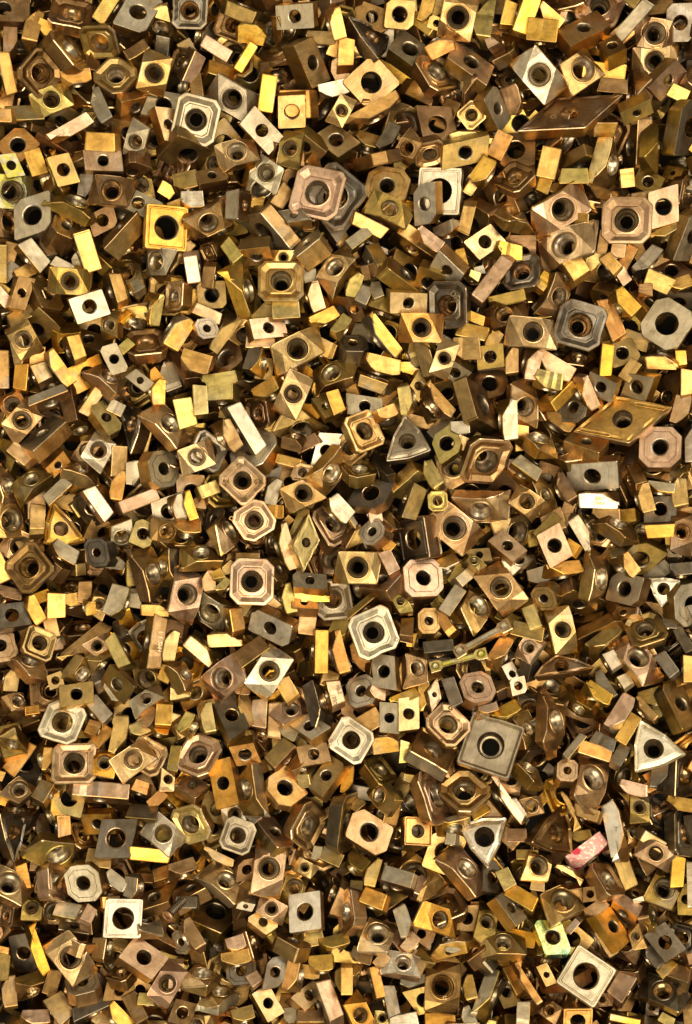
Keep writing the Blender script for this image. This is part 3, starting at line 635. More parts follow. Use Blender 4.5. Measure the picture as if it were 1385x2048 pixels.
244 p 696 -535 -35 683 -142 -336 91 0 69 40 gG|gold insert on edge at four o'clock from the maroon pipped insert, two inserts away
245 p -447 -1119 -26 695 40 -3 71 0 53 33 kk|blackened insert on edge at two o'clock from the small screw, beside it
246 f 902 -1066 -43 -260 -115 -213 87 12 100 42 Gk|olive-brown faceted insert at twelve o'clock from the blackened tilted insert, two inserts away
247 p 184 -1155 -41 -921 -213 -725 94 0 71 41 sB|grey insert on edge at nine o'clock from the rough orange insert, beside it
248 r -103 -600 -15 -252 -321 -284 91 21 62 45 wG|pale silvery flat insert at ten o'clock from the copper-silver square, two inserts away
249 f 768 -32 -32 -582 -302 -346 123 15 79 42 GG|olive-brown faceted insert at five o'clock from the stamped white bar, beside it
250 o -700 -114 -12 170 -45 -789 82 8 71 53 kk|blackened octagonal insert with grey ring and a white chip beside
251 p -433 310 -39 819 -73 -865 89 0 66 41 yG|yellow-gold insert on edge at eight o'clock from the bright yellow block, beside it
252 p 305 -1246 -27 627 77 185 45 0 42 21 wk
253 p 197 -1227 -27 684 91 479 56 0 42 33 cb
254 p -646 -486 -27 272 -164 -400 101 0 73 30 cG|copper-toned insert on edge at eight o'clock from the stamped brown side, two inserts away
255 q -103 -887 -27 -397 -198 -1193 122 5 113 42 bb|bronze square insert at five o'clock from the gold house-shaped insert, two inserts away
256 r 895 -1206 -6 -62 -176 -516 94 7 72 45 kk|blackened flat insert with oval hole, among dark pieces
257 p 90 392 -43 898 139 -124 110 0 80 47 gG|gold insert on edge at one o'clock from the brown square centre, two inserts away
258 r 484 -488 -11 -119 -122 -813 48 -6 46 45 cb|copper-toned flat insert at three o'clock from the octagon with outline, beside it
259 p -395 -373 -41 -823 -5 -401 100 0 75 37 cG|copper-toned insert on edge at three o'clock from the stamped brown side, beside it
260 p -97 -1116 -83 782 207 553 89 0 66 28 BB
261 t 595 -906 -34 -265 313 -226 164 -46 141 45 BB|dark maroon triangular insert with rippled edges and thick dark side
262 r 465 -1111 -12 -487 -108 -529 98 3 55 45 sg|grey flat insert at ten o'clock from the rainbow insert, two inserts away
263 d 248 -512 -4 -191 -76 -788 60 -33 37 45 ck|copper-toned diamond insert at eleven o'clock from the copper square with G, beside it
264 f 595 -592 -40 -456 332 -450 96 -32 172 42 bb|bronze faceted insert at six o'clock from the maroon pipped insert, two inserts away
265 p 241 294 -41 713 -26 -485 123 0 88 36 gB|gold insert on edge at one o'clock from the shiny grey triangle, two inserts away
266 f 615 752 -23 288 -82 -908 106 -45 173 42 as|bronze and grey faceted insert lying directly below a similar bronze one
267 q -763 -705 -10 -123 -212 -880 116 -3 125 42 cb|copper clipped square insert directly above a two-tone bar
268 p -271 720 -64 260 311 -864 94 0 66 69 bG
269 p 186 -1065 -89 -1023 439 562 71 0 45 32 cb
270 r 585 -94 -4 -21 -49 -677 101 -10 75 45 cB|copper-toned flat insert at three o'clock from the white flat insert, two inserts away
271 o -730 7 -87 363 145 -556 106 3 99 54 kb|blackened octagonal insert at twelve o'clock from the black ringed insert, beside it
272 p 93 -799 -23 257 -424 -498 103 0 65 37 yG|yellow-gold insert on edge at one o'clock from the smooth brown square, two inserts away
273 p -817 -886 -26 665 -78 -845 61 0 46 38 oG|orange-gold insert on edge at eight o'clock from the two-tone grey-pink bar, two inserts away
274 p -103 -1452 -25 424 113 -37 80 0 59 40 cb|copper-toned insert on edge at six o'clock from the white flat notched insert
275 f -354 -1353 -31 -806 -164 -76 74 30 126 42 aw|pale gold faceted insert at four o'clock from the pink-copper flat insert, three inserts away
276 p -232 420 -26 -625 -184 -1054 77 0 54 48 kg|blackened insert on edge at seven o'clock from the cream rectangle grey end, beside it
277 p 658 330 -43 836 135 -642 100 0 74 36 cb|copper-toned insert on edge at ten o'clock from the big gold diamond, beside it
278 p 772 -1032 -106 846 -102 -718 113 0 85 44 GG|olive-brown insert on edge at five o'clock from the tall silver-gold bar, beside it
279 f 90 -1186 -19 -452 -76 -61 90 21 102 42 as|pale gold faceted insert at eleven o'clock from the white-silver faceted insert, beside it
281 f -543 -173 -25 -617 -8 -745 167 13 86 42 GB|olive-brown faceted insert at ten o'clock from the copper hexagon-like insert, beside it
282 o -975 -376 -31 -199 -153 -729 99 7 90 54 cc|copper-toned octagonal insert at seven o'clock from the dark brown square, three inserts away
283 p -658 -1442 -35 588 -48 -436 87 0 65 37 gb|gold insert on edge at seven o'clock from the pink-copper flat insert, two inserts away
284 f 508 29 -9 -105 -28 -351 91 -8 70 42 bB|bronze faceted insert at one o'clock from the white flat insert, two inserts away
285 p -111 -48 -84 760 159 679 101 0 74 34 yG
286 t 606 -433 -14 231 160 1622 116 38 88 45 BB|dark maroon insert with small raised pips and wavy chipbreaker
287 p -429 393 -36 861 -25 -161 88 0 66 55 gb|gold insert on edge at eleven o'clock from the bright yellow block, beside it
288 p -127 -1311 -31 -697 -146 -1040 90 0 68 39 oG|orange-gold insert on edge at six o'clock from the white flat notched insert
289 o -512 122 -21 -424 0 -797 106 -1 97 53 sb|grey octagonal insert at nine o'clock from the copper square with letters, three inserts away
290 r 818 351 -22 343 309 -1048 77 -28 79 45 wg|pale silvery flat insert at one o'clock from the big gold diamond, beside it
291 p -54 -523 -35 726 -51 -753 92 0 70 41 cb|copper-toned insert on edge at eleven o'clock from the copper-silver square, two inserts away
292 f 297 -1205 -53 -849 -176 178 118 19 76 43 ag|pale gold faceted insert at five o'clock from the rough orange insert, beside it
293 q -416 -681 -19 234 -243 -1206 122 -6 113 42 cb|brown clipped square insert with raised lip above plain gold rectangle
294 q 742 -1034 -32 -559 -366 -607 108 -5 94 42 bb|bronze square insert at five o'clock from the pink-painted insert, beside it
295 p -453 -1211 -42 639 -237 -521 96 0 70 37 bb|bronze insert on edge at four o'clock from the small screw, beside it
296 f -348 -469 -24 214 -140 -658 95 -24 136 42 cb|copper-toned faceted insert at seven o'clock from the speckled white insert, two inserts away
297 r -232 -1150 -8 -322 -66 -354 73 18 50 45 ab|pale gold flat insert at nine o'clock from the white flat notched insert, beside it
298 q -796 -590 -8 -32 -158 -1109 115 -4 113 42 wb|silver-brown clipped square insert with deep panel, tilted
299 p -553 336 -34 722 -67 -907 80 0 59 38 oo|orange-gold insert on edge at nine o'clock from the bright yellow block, two inserts away
300 p -623 -390 -43 -923 -167 -595 105 0 76 38 yG|yellow-gold insert on edge at nine o'clock from the stamped brown side, beside it
301 p -334 -312 -35 656 51 -817 86 0 64 39 og|orange-gold insert on edge at nine o'clock from the speckled white insert, beside it
302 f -404 -1300 -28 -771 -143 -99 82 14 99 42 aG|pale gold faceted insert at four o'clock from the pink-copper flat insert, two inserts away
303 o 42 -506 -41 142 -258 -794 91 0 85 54 sb|grey octagonal insert at twelve o'clock from the copper-silver square, two inserts away
304 o -652 -503 -51 -350 -137 -537 67 3 57 54 wb|pale silvery octagonal insert at seven o'clock from the stamped brown side, two inserts away
305 f -115 -997 -4 128 -185 -1308 42 -13 64 42 aG|pale gold faceted insert at three o'clock from the upright copper faceted insert, beside it
306 f -146 -1064 -51 -261 -26 -136 67 6 108 43 Gg|olive-brown faceted insert at eleven o'clock from the white flat notched insert, beside it
307 p -140 -1441 -62 -925 -277 -894 62 0 46 37 sk
308 o -471 -1226 -75 267 -42 -841 68 5 59 54 sb|grey octagonal insert with bronze side at five o'clock from the small screw, beside it
309 p -651 -117 -56 -642 179 -81 62 0 46 41 wB
310 p 98 -850 -53 702 -91 -1050 87 0 66 46 gG
311 p -747 -1128 -27 709 -241 -1159 59 0 44 36 cb|copper-toned insert on edge at six o'clock from the grey outlined octagon, beside it
312 p -891 -1248 -50 731 -106 -666 147 0 88 31 oG|orange-gold insert on edge at nine o'clock from the gold-faceted dark-ringed insert, beside it
313 p -787 -1164 -68 615 -25 -105 94 0 70 45 wG|pale silvery insert on edge at seven o'clock from the grey outlined octagon, beside it
314 b 316 -416 -16 1 151 1049 33 -2 166 37 yk|grooving insert with yellow-stained tips beside the silver one
315 p -286 -1437 -26 639 106 120 65 0 49 37 GG|olive-brown insert on edge at four o'clock from the pink-copper flat insert, four inserts away
316 p 654 -676 -43 696 141 475 89 0 66 22 sG|grey insert on edge at eleven o'clock from the tall bronze ringed insert, beside it
317 p 19 -1319 -35 -897 -173 -900 87 0 66 33 gG|gold insert on edge at eight o'clock from the white-silver faceted insert, two inserts away
318 p -457 -1029 -37 617 166 143 83 0 62 38 bB|bronze insert on edge at six o'clock from the patterned yellow square, beside it
319 p -833 -1422 -39 644 -153 -509 88 0 66 57 GG|olive-brown insert on edge at six o'clock from the gold-faceted dark-ringed insert, two inserts away
320 p -507 -1053 -79 616 170 138 88 0 66 38 bB|bronze insert on edge at twelve o'clock from the small screw, beside it
321 r 220 -1379 -35 110 -19 -541 81 26 79 45 GB|olive-brown flat insert at eight o'clock from the dark wavy-edged insert, beside it
322 r 177 -566 -13 -80 -184 -906 95 -10 60 45 aG|pale gold flat insert at nine o'clock from the copper square with G, beside it
323 p 245 -522 -59 -748 -89 -903 90 0 68 34 gG
324 p -693 -436 -61 632 367 282 74 0 50 39 yG|yellow-gold insert on edge at nine o'clock from the stamped brown side, two inserts away
325 q -754 -1208 -57 -898 -259 -170 94 15 77 43 bb|bronze square insert at one o'clock from the gold-faceted dark-ringed insert, beside it
326 r 471 -458 -45 -235 -149 -624 67 -1 39 45 wG|pale silvery flat insert at two o'clock from the octagon with outline, beside it
327 f -386 -287 -60 -28 298 -1292 89 -11 111 43 sG|grey faceted insert at four o'clock from the copper hexagon-like insert, beside it
328 r -322 -572 -25 -283 -276 -618 122 -23 72 45 kG|blackened flat insert at one o'clock from the brown open-lipped square, two inserts away
329 p -551 -944 -44 -943 63 -72 122 0 88 38 oB|orange-gold insert on edge at eight o'clock from the patterned yellow square, two inserts away
330 f -284 -781 -20 456 -109 -807 159 18 86 42 Gs|olive-brown faceted insert at four o'clock from the gold rectangle, beside it
331 f -947 -1044 -17 41 -474 -1223 89 -12 132 42 ab|pale gold faceted insert at nine o'clock from the grey outlined octagon, three inserts away
332 r 783 -216 -22 438 23 -1055 86 -7 105 45 sB|grey flat insert at twelve o'clock from the copper-gold slanted insert, two inserts away
333 p -695 -121 -97 613 103 -609 89 0 66 40 Bk
334 p 782 -1133 -31 530 -236 -295 81 0 60 39 cb|copper-toned insert on edge at one o'clock from the gold insert pale panel, beside it
335 r 945 -541 -29 -388 -196 -670 140 -4 81 45 bG|bronze flat insert at one o'clock from the big pale triangle, two inserts away
336 p -54 302 -24 699 72 -701 70 0 53 40 gG|gold insert on edge at eleven o'clock from the brown square centre, beside it
337 p 566 346 -36 875 -79 -139 87 0 66 48 yG|yellow-gold insert on edge at five o'clock from the gold-brown wide insert, two inserts away
338 p -273 -1331 -25 655 -225 -504 46 0 42 37 cb
339 p 442 -820 -49 859 -110 -549 167 0 88 24 cG|copper-toned insert on edge at one o'clock from the speckled rounded triangle, two inserts away
340 r -284 -683 -20 44 238 -704 69 11 71 45 oG|orange-gold flat insert with olive-brown side at one o'clock from the gold rectangle, beside it
341 p 796 -586 -49 720 118 553 113 0 83 44 cw|copper-toned insert on edge at eleven o'clock from the big pale triangle, two inserts away
342 p 56 -278 -51 720 51 393 117 0 88 20 GB|olive-brown insert on edge at eleven o'clock from the worn silver-brown square, beside it
343 p -318 -572 -72 589 -61 -648 112 0 85 46 bG|bronze insert on edge at two o'clock from the brown open-lipped square, two inserts away
344 f 530 -1339 -137 -734 -208 -640 124 13 78 43 BB|dark brown faceted insert at seven o'clock from the rainbow insert, two inserts away
345 p 74 -1119 -33 678 -88 -195 87 0 66 46 oG|orange-gold insert on edge at six o'clock from the smooth brown square, two inserts away
346 p -698 -668 -85 903 127 450 117 0 88 35 ob|orange-gold insert on edge at two o'clock from the copper square by bar, beside it
347 p 43 -1318 -75 667 349 565 71 0 50 40 gG
348 p 688 -44 -52 -748 41 -588 110 0 82 37 sG|grey insert on edge at seven o'clock from the stamped white bar, beside it
349 p 930 -1329 -27 476 -263 -133 70 0 52 49 bG|bronze insert on edge at five o'clock from the blackened tilted insert, beside it
350 f 197 -1043 -114 -274 -271 -347 162 25 108 43 bb|bronze faceted insert at six o'clock from the small gold-rimmed square, two inserts away
351 p -67 -1299 -28 628 -40 58 71 0 54 44 gG|gold insert on edge at five o'clock from the white flat notched insert
352 f -519 -157 -45 469 -9 -860 118 10 64 42 Gk|olive-brown faceted insert at eleven o'clock from the copper hexagon-like insert, beside it
353 f 443 -1210 -18 43 -484 -957 72 -6 131 42 GG|olive-brown faceted insert at nine o'clock from the rainbow insert, two inserts away
354 p 201 -1367 -84 662 0 107 86 0 65 37 wg
355 p -166 -703 -37 654 163 448 88 0 66 47 GB|olive-brown insert on edge at twelve o'clock from the gold house-shaped insert, beside it
356 q -860 -368 -14 -227 -250 -1029 88 6 90 42 GG|olive-brown square insert at six o'clock from the dark brown square, three inserts away
357 f 516 -721 -31 -658 -370 -429 115 12 62 42 aG|pale gold faceted insert at four o'clock from the large grey rimmed square
358 p 702 -990 -79 672 58 349 123 0 88 44 rr|insert side covered with pink and red flaking paint
359 p -843 -867 -65 584 -126 -591 88 0 66 39 gG|gold insert on edge at eight o'clock from the two-tone grey-pink bar, two inserts away
360 f -452 -457 -19 -587 -129 -601 95 6 53 42 bG|bronze faceted insert at five o'clock from the stamped brown side, beside it
362 q 262 -799 -35 -540 -75 -716 157 7 146 42 cb|copper-toned square insert at one o'clock from the small gold-rimmed square, beside it
363 r 709 -1242 -85 -724 -305 -577 38 48 29 46 sb|grey flat insert at seven o'clock from the gold insert pale panel, beside it
364 p -290 -669 -62 618 112 120 82 0 61 37 yG
365 p 919 -1304 -41 578 52 437 60 0 45 32 gG
366 q 969 -748 -69 -497 -31 -930 133 -7 126 43 kk|blackened square insert at four o'clock from the big pale triangle, beside it
367 f -407 -115 -21 -13 -494 -888 69 -6 129 42 GG|olive-brown faceted insert at one o'clock from the copper hexagon-like insert, two inserts away
368 p -900 -287 -35 686 23 -624 87 0 66 37 oo|orange-gold insert on edge at six o'clock from the dark brown square, beside it
369 p 1005 -1056 -47 -767 -136 -916 129 0 88 38 sk
370 p -579 -1058 -29 -703 8 -959 63 0 46 41 sb|grey insert on edge at twelve o'clock from the silver grooved square, beside it
371 r -56 -741 -19 -212 -293 -291 62 -4 114 45 Gg|olive-brown flat insert at two o'clock from the gold house-shaped insert, beside it
372 f -408 -1234 -130 -819 -106 -713 161 4 84 43 GB|olive-brown faceted insert at four o'clock from the small screw, two inserts away
373 p 799 -36 -71 719 -280 50 72 0 52 39 gG|gold insert on edge at four o'clock from the stamped white bar, beside it
374 f 542 -995 -16 -255 114 -98 78 19 84 42 bb|bronze faceted insert at seven o'clock from the dark maroon triangle, beside it
375 S 249 -667 -25 59 -539 -1242 115 0 125 45 bs|bronze grooved square insert at seven o'clock from the copper square with G, beside it
376 r -923 -1264 -96 92 -92 141 75 16 120 46 kB|blackened flat insert at nine o'clock from the gold-faceted dark-ringed insert, two inserts away
377 q -303 -907 -4 -47 -164 -1088 96 1 92 42 sk|grey square insert with bright raised lip on one side
378 p 774 -164 -28 711 -8 -548 74 0 55 40 gG|gold insert on edge at five o'clock from the stamped white bar, two inserts away
379 r -775 -1181 -82 -197 -662 -798 51 8 89 46 sB|grey flat insert at twelve o'clock from the gold-faceted dark-ringed insert, beside it
380 f -466 -491 -41 -35 -306 -905 71 -7 60 42 ay|pale gold faceted insert at five o'clock from the stamped brown side, two inserts away
381 r -379 -1163 -172 303 -554 -1444 147 -28 120 47 aG|pale gold flat insert at three o'clock from the small screw, two inserts away
382 p -739 -272 -28 682 -4 -866 42 0 42 30 gG
383 f 571 -1398 -13 -158 -366 -270 62 -2 52 42 BB|dark brown faceted insert at eight o'clock from the large cream grooved square
384 q -42 -1095 -106 -30 -770 -215 107 -14 113 43 Bb|dark brown square insert at two o'clock from the white flat notched insert, beside it
385 p 697 -695 -46 804 -66 -168 94 0 71 37 ob|orange-gold insert on edge at twelve o'clock from the tall bronze ringed insert, beside it
386 p 317 -264 -40 798 83 555 88 0 66 38 sG|grey insert on edge at four o'clock from the octagonal brown insert, beside it
387 f -329 -52 -37 -702 -19 -632 90 -28 115 42 cb|copper-toned faceted insert at eight o'clock from the plain copper square, beside it
388 p 81 109 -50 559 -426 -510 119 0 66 35 kk|blackened insert on edge at eight o'clock from the shiny grey triangle, beside it
389 p 662 -561 -71 548 -333 -306 87 0 61 40 oG|orange-gold insert on edge at five o'clock from the maroon pipped insert, beside it
390 p 636 -1008 -42 -937 -93 -274 87 0 66 15 bG
391 d 165 36 -26 739 -20 -1099 105 0 64 45 kG|blackened diamond insert at six o'clock from the shiny grey triangle, two inserts away
392 f -500 -751 -11 -181 -92 -929 68 -2 41 42 aG|pale gold faceted insert at eight o'clock from the brown open-lipped square, beside it
393 o -742 -1322 -23 -245 -510 -580 83 5 93 53 sb|grey octagonal insert at five o'clock from the gold-faceted dark-ringed insert, beside it
394 p 802 -1361 -43 644 221 511 90 0 66 52 cB|copper-toned insert on edge at three o'clock from the large cream grooved square, beside it
395 f 819 -914 -67 -245 -269 -826 68 10 46 43 bb|bronze faceted insert at three o'clock from the tall silver-gold bar, beside it
396 r 307 391 -20 -111 352 -1388 60 -14 64 45 sG|grey flat insert at six o'clock from the black lettered square, two inserts away
397 f -41 393 -27 259 -281 -964 78 -31 133 42 GB|olive-brown faceted insert at four o'clock from the pale gold ringed parallelogram, beside it
398 r -441 -1068 -57 -111 -671 -573 65 -16 114 45 bB|bronze flat insert at one o'clock from the small screw, beside it
399 p 352 955 -78 -756 -73 536 93 0 70 30 yg
400 p 504 420 -44 814 14 -1025 92 0 69 39 cb|copper-toned insert on edge at six o'clock from the gold-brown wide insert, beside it
401 r 668 -574 -108 161 251 -1045 54 -4 94 46 bG|bronze flat insert at five o'clock from the maroon pipped insert, two inserts away
402 f -503 -55 -20 -301 42 -959 65 12 93 42 BB|dark brown faceted insert at eleven o'clock from the copper hexagon-like insert, two inserts away
403 f -634 -70 -38 -209 294 -983 80 -11 63 42 wg|pale silvery faceted insert at two o'clock from the black ringed insert, beside it
404 r -459 -1406 -11 36 -279 -1109 67 -7 64 45 BB|dark brown flat insert at five o'clock from the pink-copper flat insert, two inserts away
405 p 329 -1353 -41 845 -352 -771 73 0 53 36 gG|gold insert on edge at three o'clock from the dark wavy-edged insert, beside it
406 q 845 -329 -40 11 -403 -697 106 6 107 42 GG|olive-brown square insert at twelve o'clock from the copper-gold slanted insert, beside it
407 q -902 -1201 -138 -798 -351 -316 86 3 88 43 kB|blackened square insert at ten o'clock from the gold-faceted dark-ringed insert, two inserts away
408 f -918 -778 -12 -344 -99 -294 69 18 71 42 bG|bronze faceted insert at eight o'clock from the copper square by bar, two inserts away
409 p 78 -623 -51 742 -6 310 87 0 66 54 gb|gold insert on edge at one o'clock from the copper-silver square, beside it
410 p 18 -1009 -30 538 -258 -305 67 0 48 43 GG|olive-brown insert on edge at seven o'clock from the smooth brown square, beside it
411 p 608 314 -54 1125 218 437 101 0 66 34 gG|gold insert on edge at ten o'clock from the big gold diamond, two inserts away
412 p 267 -1450 -39 710 -26 30 87 0 66 34 oG|orange-gold insert on edge at six o'clock from the dark wavy-edged insert, beside it
413 f -569 -1146 -48 -657 -465 -365 109 12 84 42 sb|grey faceted insert at three o'clock from the silver grooved square, beside it
414 p 433 -1044 -27 880 -209 -632 59 0 44 40 yG
415 p -452 -69 -54 677 51 -36 85 0 64 40 oG|orange-gold insert on edge at nine o'clock from the plain copper square, two inserts away
416 p -833 -802 -28 743 280 606 63 0 46 43 Gg|olive-brown insert on edge at eight o'clock from the copper square by bar, beside it
417 p -429 -607 -22 605 104 576 68 0 52 36 yG|yellow-gold insert on edge at eleven o'clock from the brown open-lipped square, beside it
418 f 400 -1161 -49 -340 -85 -312 62 -36 119 42 GG|olive-brown faceted insert at three o'clock from the rough orange insert, two inserts away
419 p -621 -262 -42 -880 -82 -1086 95 0 72 52 sG|grey insert on edge at five o'clock from the black ringed insert, two inserts away
420 o -297 -1297 -48 78 -243 -856 82 1 89 54 kk|blackened octagonal insert at eight o'clock from the white flat notched insert, three inserts away
421 p 47 -1093 -92 -861 -230 -996 71 0 53 38 GG
422 q -812 -1043 -31 -719 -237 -821 108 -5 100 42 cc|copper-toned square insert at nine o'clock from the grey outlined octagon, beside it
423 q 283 581 -19 311 74 -882 135 4 124 42 kk|blackened square insert with worn letters pressed beside its hole
424 p -585 12 -54 922 162 219 115 0 85 37 cb|copper-toned insert on edge at one o'clock from the black ringed insert, two inserts away
425 p 822 31 -39 896 -67 -761 82 0 62 40 bb|bronze insert on edge at three o'clock from the stamped white bar, two inserts away
426 p -884 -1354 -32 462 241 112 88 0 65 42 GB|olive-brown insert on edge at eight o'clock from the gold-faceted dark-ringed insert, two inserts away
427 p 8 -1058 -163 668 78 350 83 0 63 33 BG
428 r -57 301 -45 -106 -133 -549 71 11 47 45 Gg|olive-brown flat insert at ten o'clock from the brown square centre, two inserts away
429 f 360 -137 -14 -289 -196 -319 63 6 34 42 yG|yellow-gold faceted insert at eight o'clock from the white flat insert, beside it
430 p 792 -704 -47 647 271 522 68 0 46 36 sk
431 p -705 -1011 -59 702 46 -84 75 0 56 50 GG|olive-brown insert on edge at one o'clock from the grey outlined octagon, beside it
432 p 764 569 -33 731 -64 -480 91 0 68 48 gG|gold insert on edge at ten o'clock from the smooth grey-brown square, two inserts away
433 p 305 -894 -36 505 -3 129 104 0 78 22 wg|pale silvery insert on edge at two o'clock from the small gold-rimmed square, beside it
434 q -65 -1090 -171 427 -255 -764 94 -4 87 44 bB|bronze square insert at one o'clock from the white flat notched insert, beside it
435 p 193 322 -37 -747 130 -810 88 0 66 38 yG|yellow-gold insert on edge at twelve o'clock from the shiny grey triangle, beside it
436 r 82 -851 -96 574 -62 -715 114 -19 68 46 yg
437 p 323 217 -29 838 -36 27 55 0 42 36 wk
438 p -410 -587 -43 839 -127 -787 87 0 66 37 yG|yellow-gold insert on edge at twelve o'clock from the brown open-lipped square, beside it
439 p 865 695 -42 812 -43 481 101 0 75 37 sk|grey insert on edge at five o'clock from the bronze lipped square, two inserts away
440 p 497 102 -40 744 -81 -369 92 0 69 40 sG|grey insert on edge at three o'clock from the bronze lipped parallelogram, beside it
441 p -31 -1348 -74 743 -130 -565 69 0 52 35 GG
442 f 40 -1415 -18 -228 -71 -641 111 -16 65 42 ob|orange-gold faceted insert at seven o'clock from the white-silver faceted insert, two inserts away
443 r -198 -1292 -13 -66 -227 -1004 88 -23 56 45 kb|blackened flat insert at seven o'clock from the white flat notched insert, two inserts away
444 p 565 -201 -89 828 -212 187 75 0 55 44 ss
445 p -845 -262 -38 769 21 -908 74 0 56 51 gG|gold insert on edge at five o'clock from the dark brown square, two inserts away
446 p -305 -1236 -24 668 114 148 55 0 42 38 cb
447 p -715 -1426 -50 679 193 200 121 0 88 37 kk|blackened insert on edge at five o'clock from the gold-faceted dark-ringed insert, two inserts away
448 p -895 -27 -44 761 -183 -877 91 0 66 41 bb|bronze insert on edge at twelve o'clock from the dark brown square, two inserts away
449 p 279 -1317 -64 720 -195 -390 89 0 67 56 bB|bronze insert on edge at one o'clock from the dark wavy-edged insert, beside it
450 p -577 -1072 -120 666 62 -49 75 0 57 28 BB
451 p 71 -1332 -34 778 -192 -753 87 0 65 27 oG|orange-gold insert on edge at eight o'clock from the white-silver faceted insert, beside it
452 p 620 662 -27 750 -9 -568 76 0 57 62 gG|gold insert on edge at five o'clock from the bronze twin below, beside it
453 p 223 749 -39 892 -20 -370 92 0 69 38 cb|copper-toned insert on edge at six o'clock from the white grooved rectangle, two inserts away
454 p 775 -137 -54 606 64 106 56 0 43 32 yG
455 p 499 -1242 -82 700 -123 -93 81 0 61 43 oB
456 q 150 -910 -58 655 -91 -929 81 -2 75 43 kk|blackened square insert at nine o'clock from the small gold-rimmed square, beside it
457 r -548 -1099 -79 346 -501 -1122 73 -44 106 46 bB|bronze flat insert at eleven o'clock from the small screw, beside it
458 p 86 485 -47 829 48 -518 146 0 88 36 gs|gold insert on edge at eight o'clock from the black lettered square, two inserts away
459 f -922 -532 -17 -451 -135 -601 55 15 61 42 bB|bronze faceted insert at ten o'clock from the silver-brown tilted square, two inserts away
460 p 228 -77 -69 937 -75 -806 116 0 87 39 GB
461 f -314 -853 -32 -132 -100 -734 59 -9 70 42 wG|pale silvery faceted insert at twelve o'clock from the grey lipped square, beside it
462 f -666 381 -28 -567 -106 -417 128 14 71 42 ab|pale gold faceted insert at five o'clock from the pink-white flat insert, three inserts away
463 p -28 -1240 -35 537 93 112 87 0 65 35 GG|olive-brown insert on edge at four o'clock from the white flat notched insert, beside it
464 f -706 -380 -54 -43 -91 -745 50 -20 85 43 cg|copper-toned faceted insert at nine o'clock from the stamped brown side, two inserts away
465 r -938 -289 -13 -212 -154 -668 73 16 89 45 kk|blackened flat insert at seven o'clock from the dark brown square, two inserts away
466 r 363 -1235 -25 149 -659 -703 38 -8 67 45 BB|dark brown flat insert at four o'clock from the rough orange insert, two inserts away
467 p -383 -286 -107 189 -331 -309 118 0 73 44 GG
468 p 275 -328 -40 992 -315 -580 76 0 52 31 oG|orange-gold insert on edge at eleven o'clock from the yellow-tipped grooving bar, beside it
469 p -422 -1447 -28 65 -234 33 99 0 65 81 oG|orange-gold insert on edge at four o'clock from the pink-copper flat insert, three inserts away
470 p 822 386 -45 708 -33 548 65 0 48 38 bG|bronze insert on edge at twelve o'clock from the big gold diamond, two inserts away
471 q -671 -1243 -70 -756 -199 -968 83 -3 80 43 bB|bronze square insert at seven o'clock from the silver grooved square, beside it
472 p 790 -1418 -37 -945 -128 -82 87 0 66 19 oG|orange-gold insert on edge at five o'clock from the large cream grooved square
473 p 820 -629 -64 719 54 579 92 0 69 37 gG
474 p -272 -788 -78 782 -100 -771 129 0 88 38 ob
475 q 278 -1120 -79 -125 -499 -568 110 6 121 43 BB|dark brown square insert at twelve o'clock from the rough orange insert, beside it
476 p -845 -787 -53 431 -172 -370 75 0 54 19 gG
477 p -370 -989 -45 719 30 -265 100 0 75 24 GG|olive-brown insert on edge at seven o'clock from the grey lipped square, beside it
478 q 8 -881 -44 -700 3 -973 169 3 142 42 Gk|olive-brown square insert at ten o'clock from the smooth brown square, beside it
479 f 813 -1192 -8 210 -199 -748 71 3 38 42 bb|bronze faceted insert at four o'clock from the gold insert pale panel, beside it
480 q 475 947 -30 -138 -340 -339 102 6 97 42 Bb|dark brown square insert at ten o'clock from the bronze twin above, two inserts away
481 f 314 -983 -86 -86 -486 -486 76 -1 61 43 bb
482 f 509 299 -67 -183 136 -878 157 -17 86 43 bb|bronze faceted insert at one o'clock from the bronze lipped parallelogram, two inserts away
483 p -465 -1318 -69 -947 -175 -942 91 0 68 37 cb
484 p -520 -376 -43 768 -117 -997 96 0 72 39 yG|yellow-gold insert on edge at three o'clock from the stamped brown side, beside it
485 p 805 88 -62 766 -256 -699 82 0 57 39 BB|dark brown insert on edge at seven o'clock from the octagon by the diamond
486 f -950 73 -20 -658 77 -732 131 -13 73 42 cb|copper-toned faceted insert at seven o'clock from the slate insert orange side, two inserts away
487 t -937 -903 -33 539 228 777 130 -17 109 45 kk|blackened triangular insert at ten o'clock from the grey outlined octagon, three inserts away
488 p 954 -1425 -45 1030 -248 -885 87 0 66 35 bB
489 f -61 -536 -33 -683 -156 -754 135 -3 76 42 kk|blackened faceted insert at eleven o'clock from the copper-silver square, two inserts away
490 p -1003 -169 -41 652 14 -647 87 0 66 42 gG
491 f -213 -86 -100 418 -50 -789 109 3 59 43 GG|olive-brown faceted insert at five o'clock from the plain copper square, beside it
492 p -915 24 -99 723 -15 -896 93 0 70 50 bb
493 r 563 -1299 -11 -153 -234 -632 61 3 34 45 bB|bronze flat insert at six o'clock from the rainbow insert, beside it
494 t -819 -48 -110 -138 225 35 126 -89 133 46 gG|gold triangular insert at ten o'clock from the black ringed insert, beside it
495 p -992 -1286 -36 631 -206 -912 79 0 60 36 GG|olive-brown insert on edge at nine o'clock from the gold-faceted dark-ringed insert, two inserts away
496 f -840 -1146 -102 -192 -105 -2 84 5 73 43 aG|pale gold faceted insert at eight o'clock from the grey outlined octagon, beside it
497 p -662 -1058 -38 702 -64 -361 73 0 55 36 sk|grey insert on edge at three o'clock from the grey outlined octagon, beside it
498 p 854 -1270 -37 806 -260 -472 71 0 53 31 kk|blackened insert on edge at seven o'clock from the blackened tilted insert, beside it
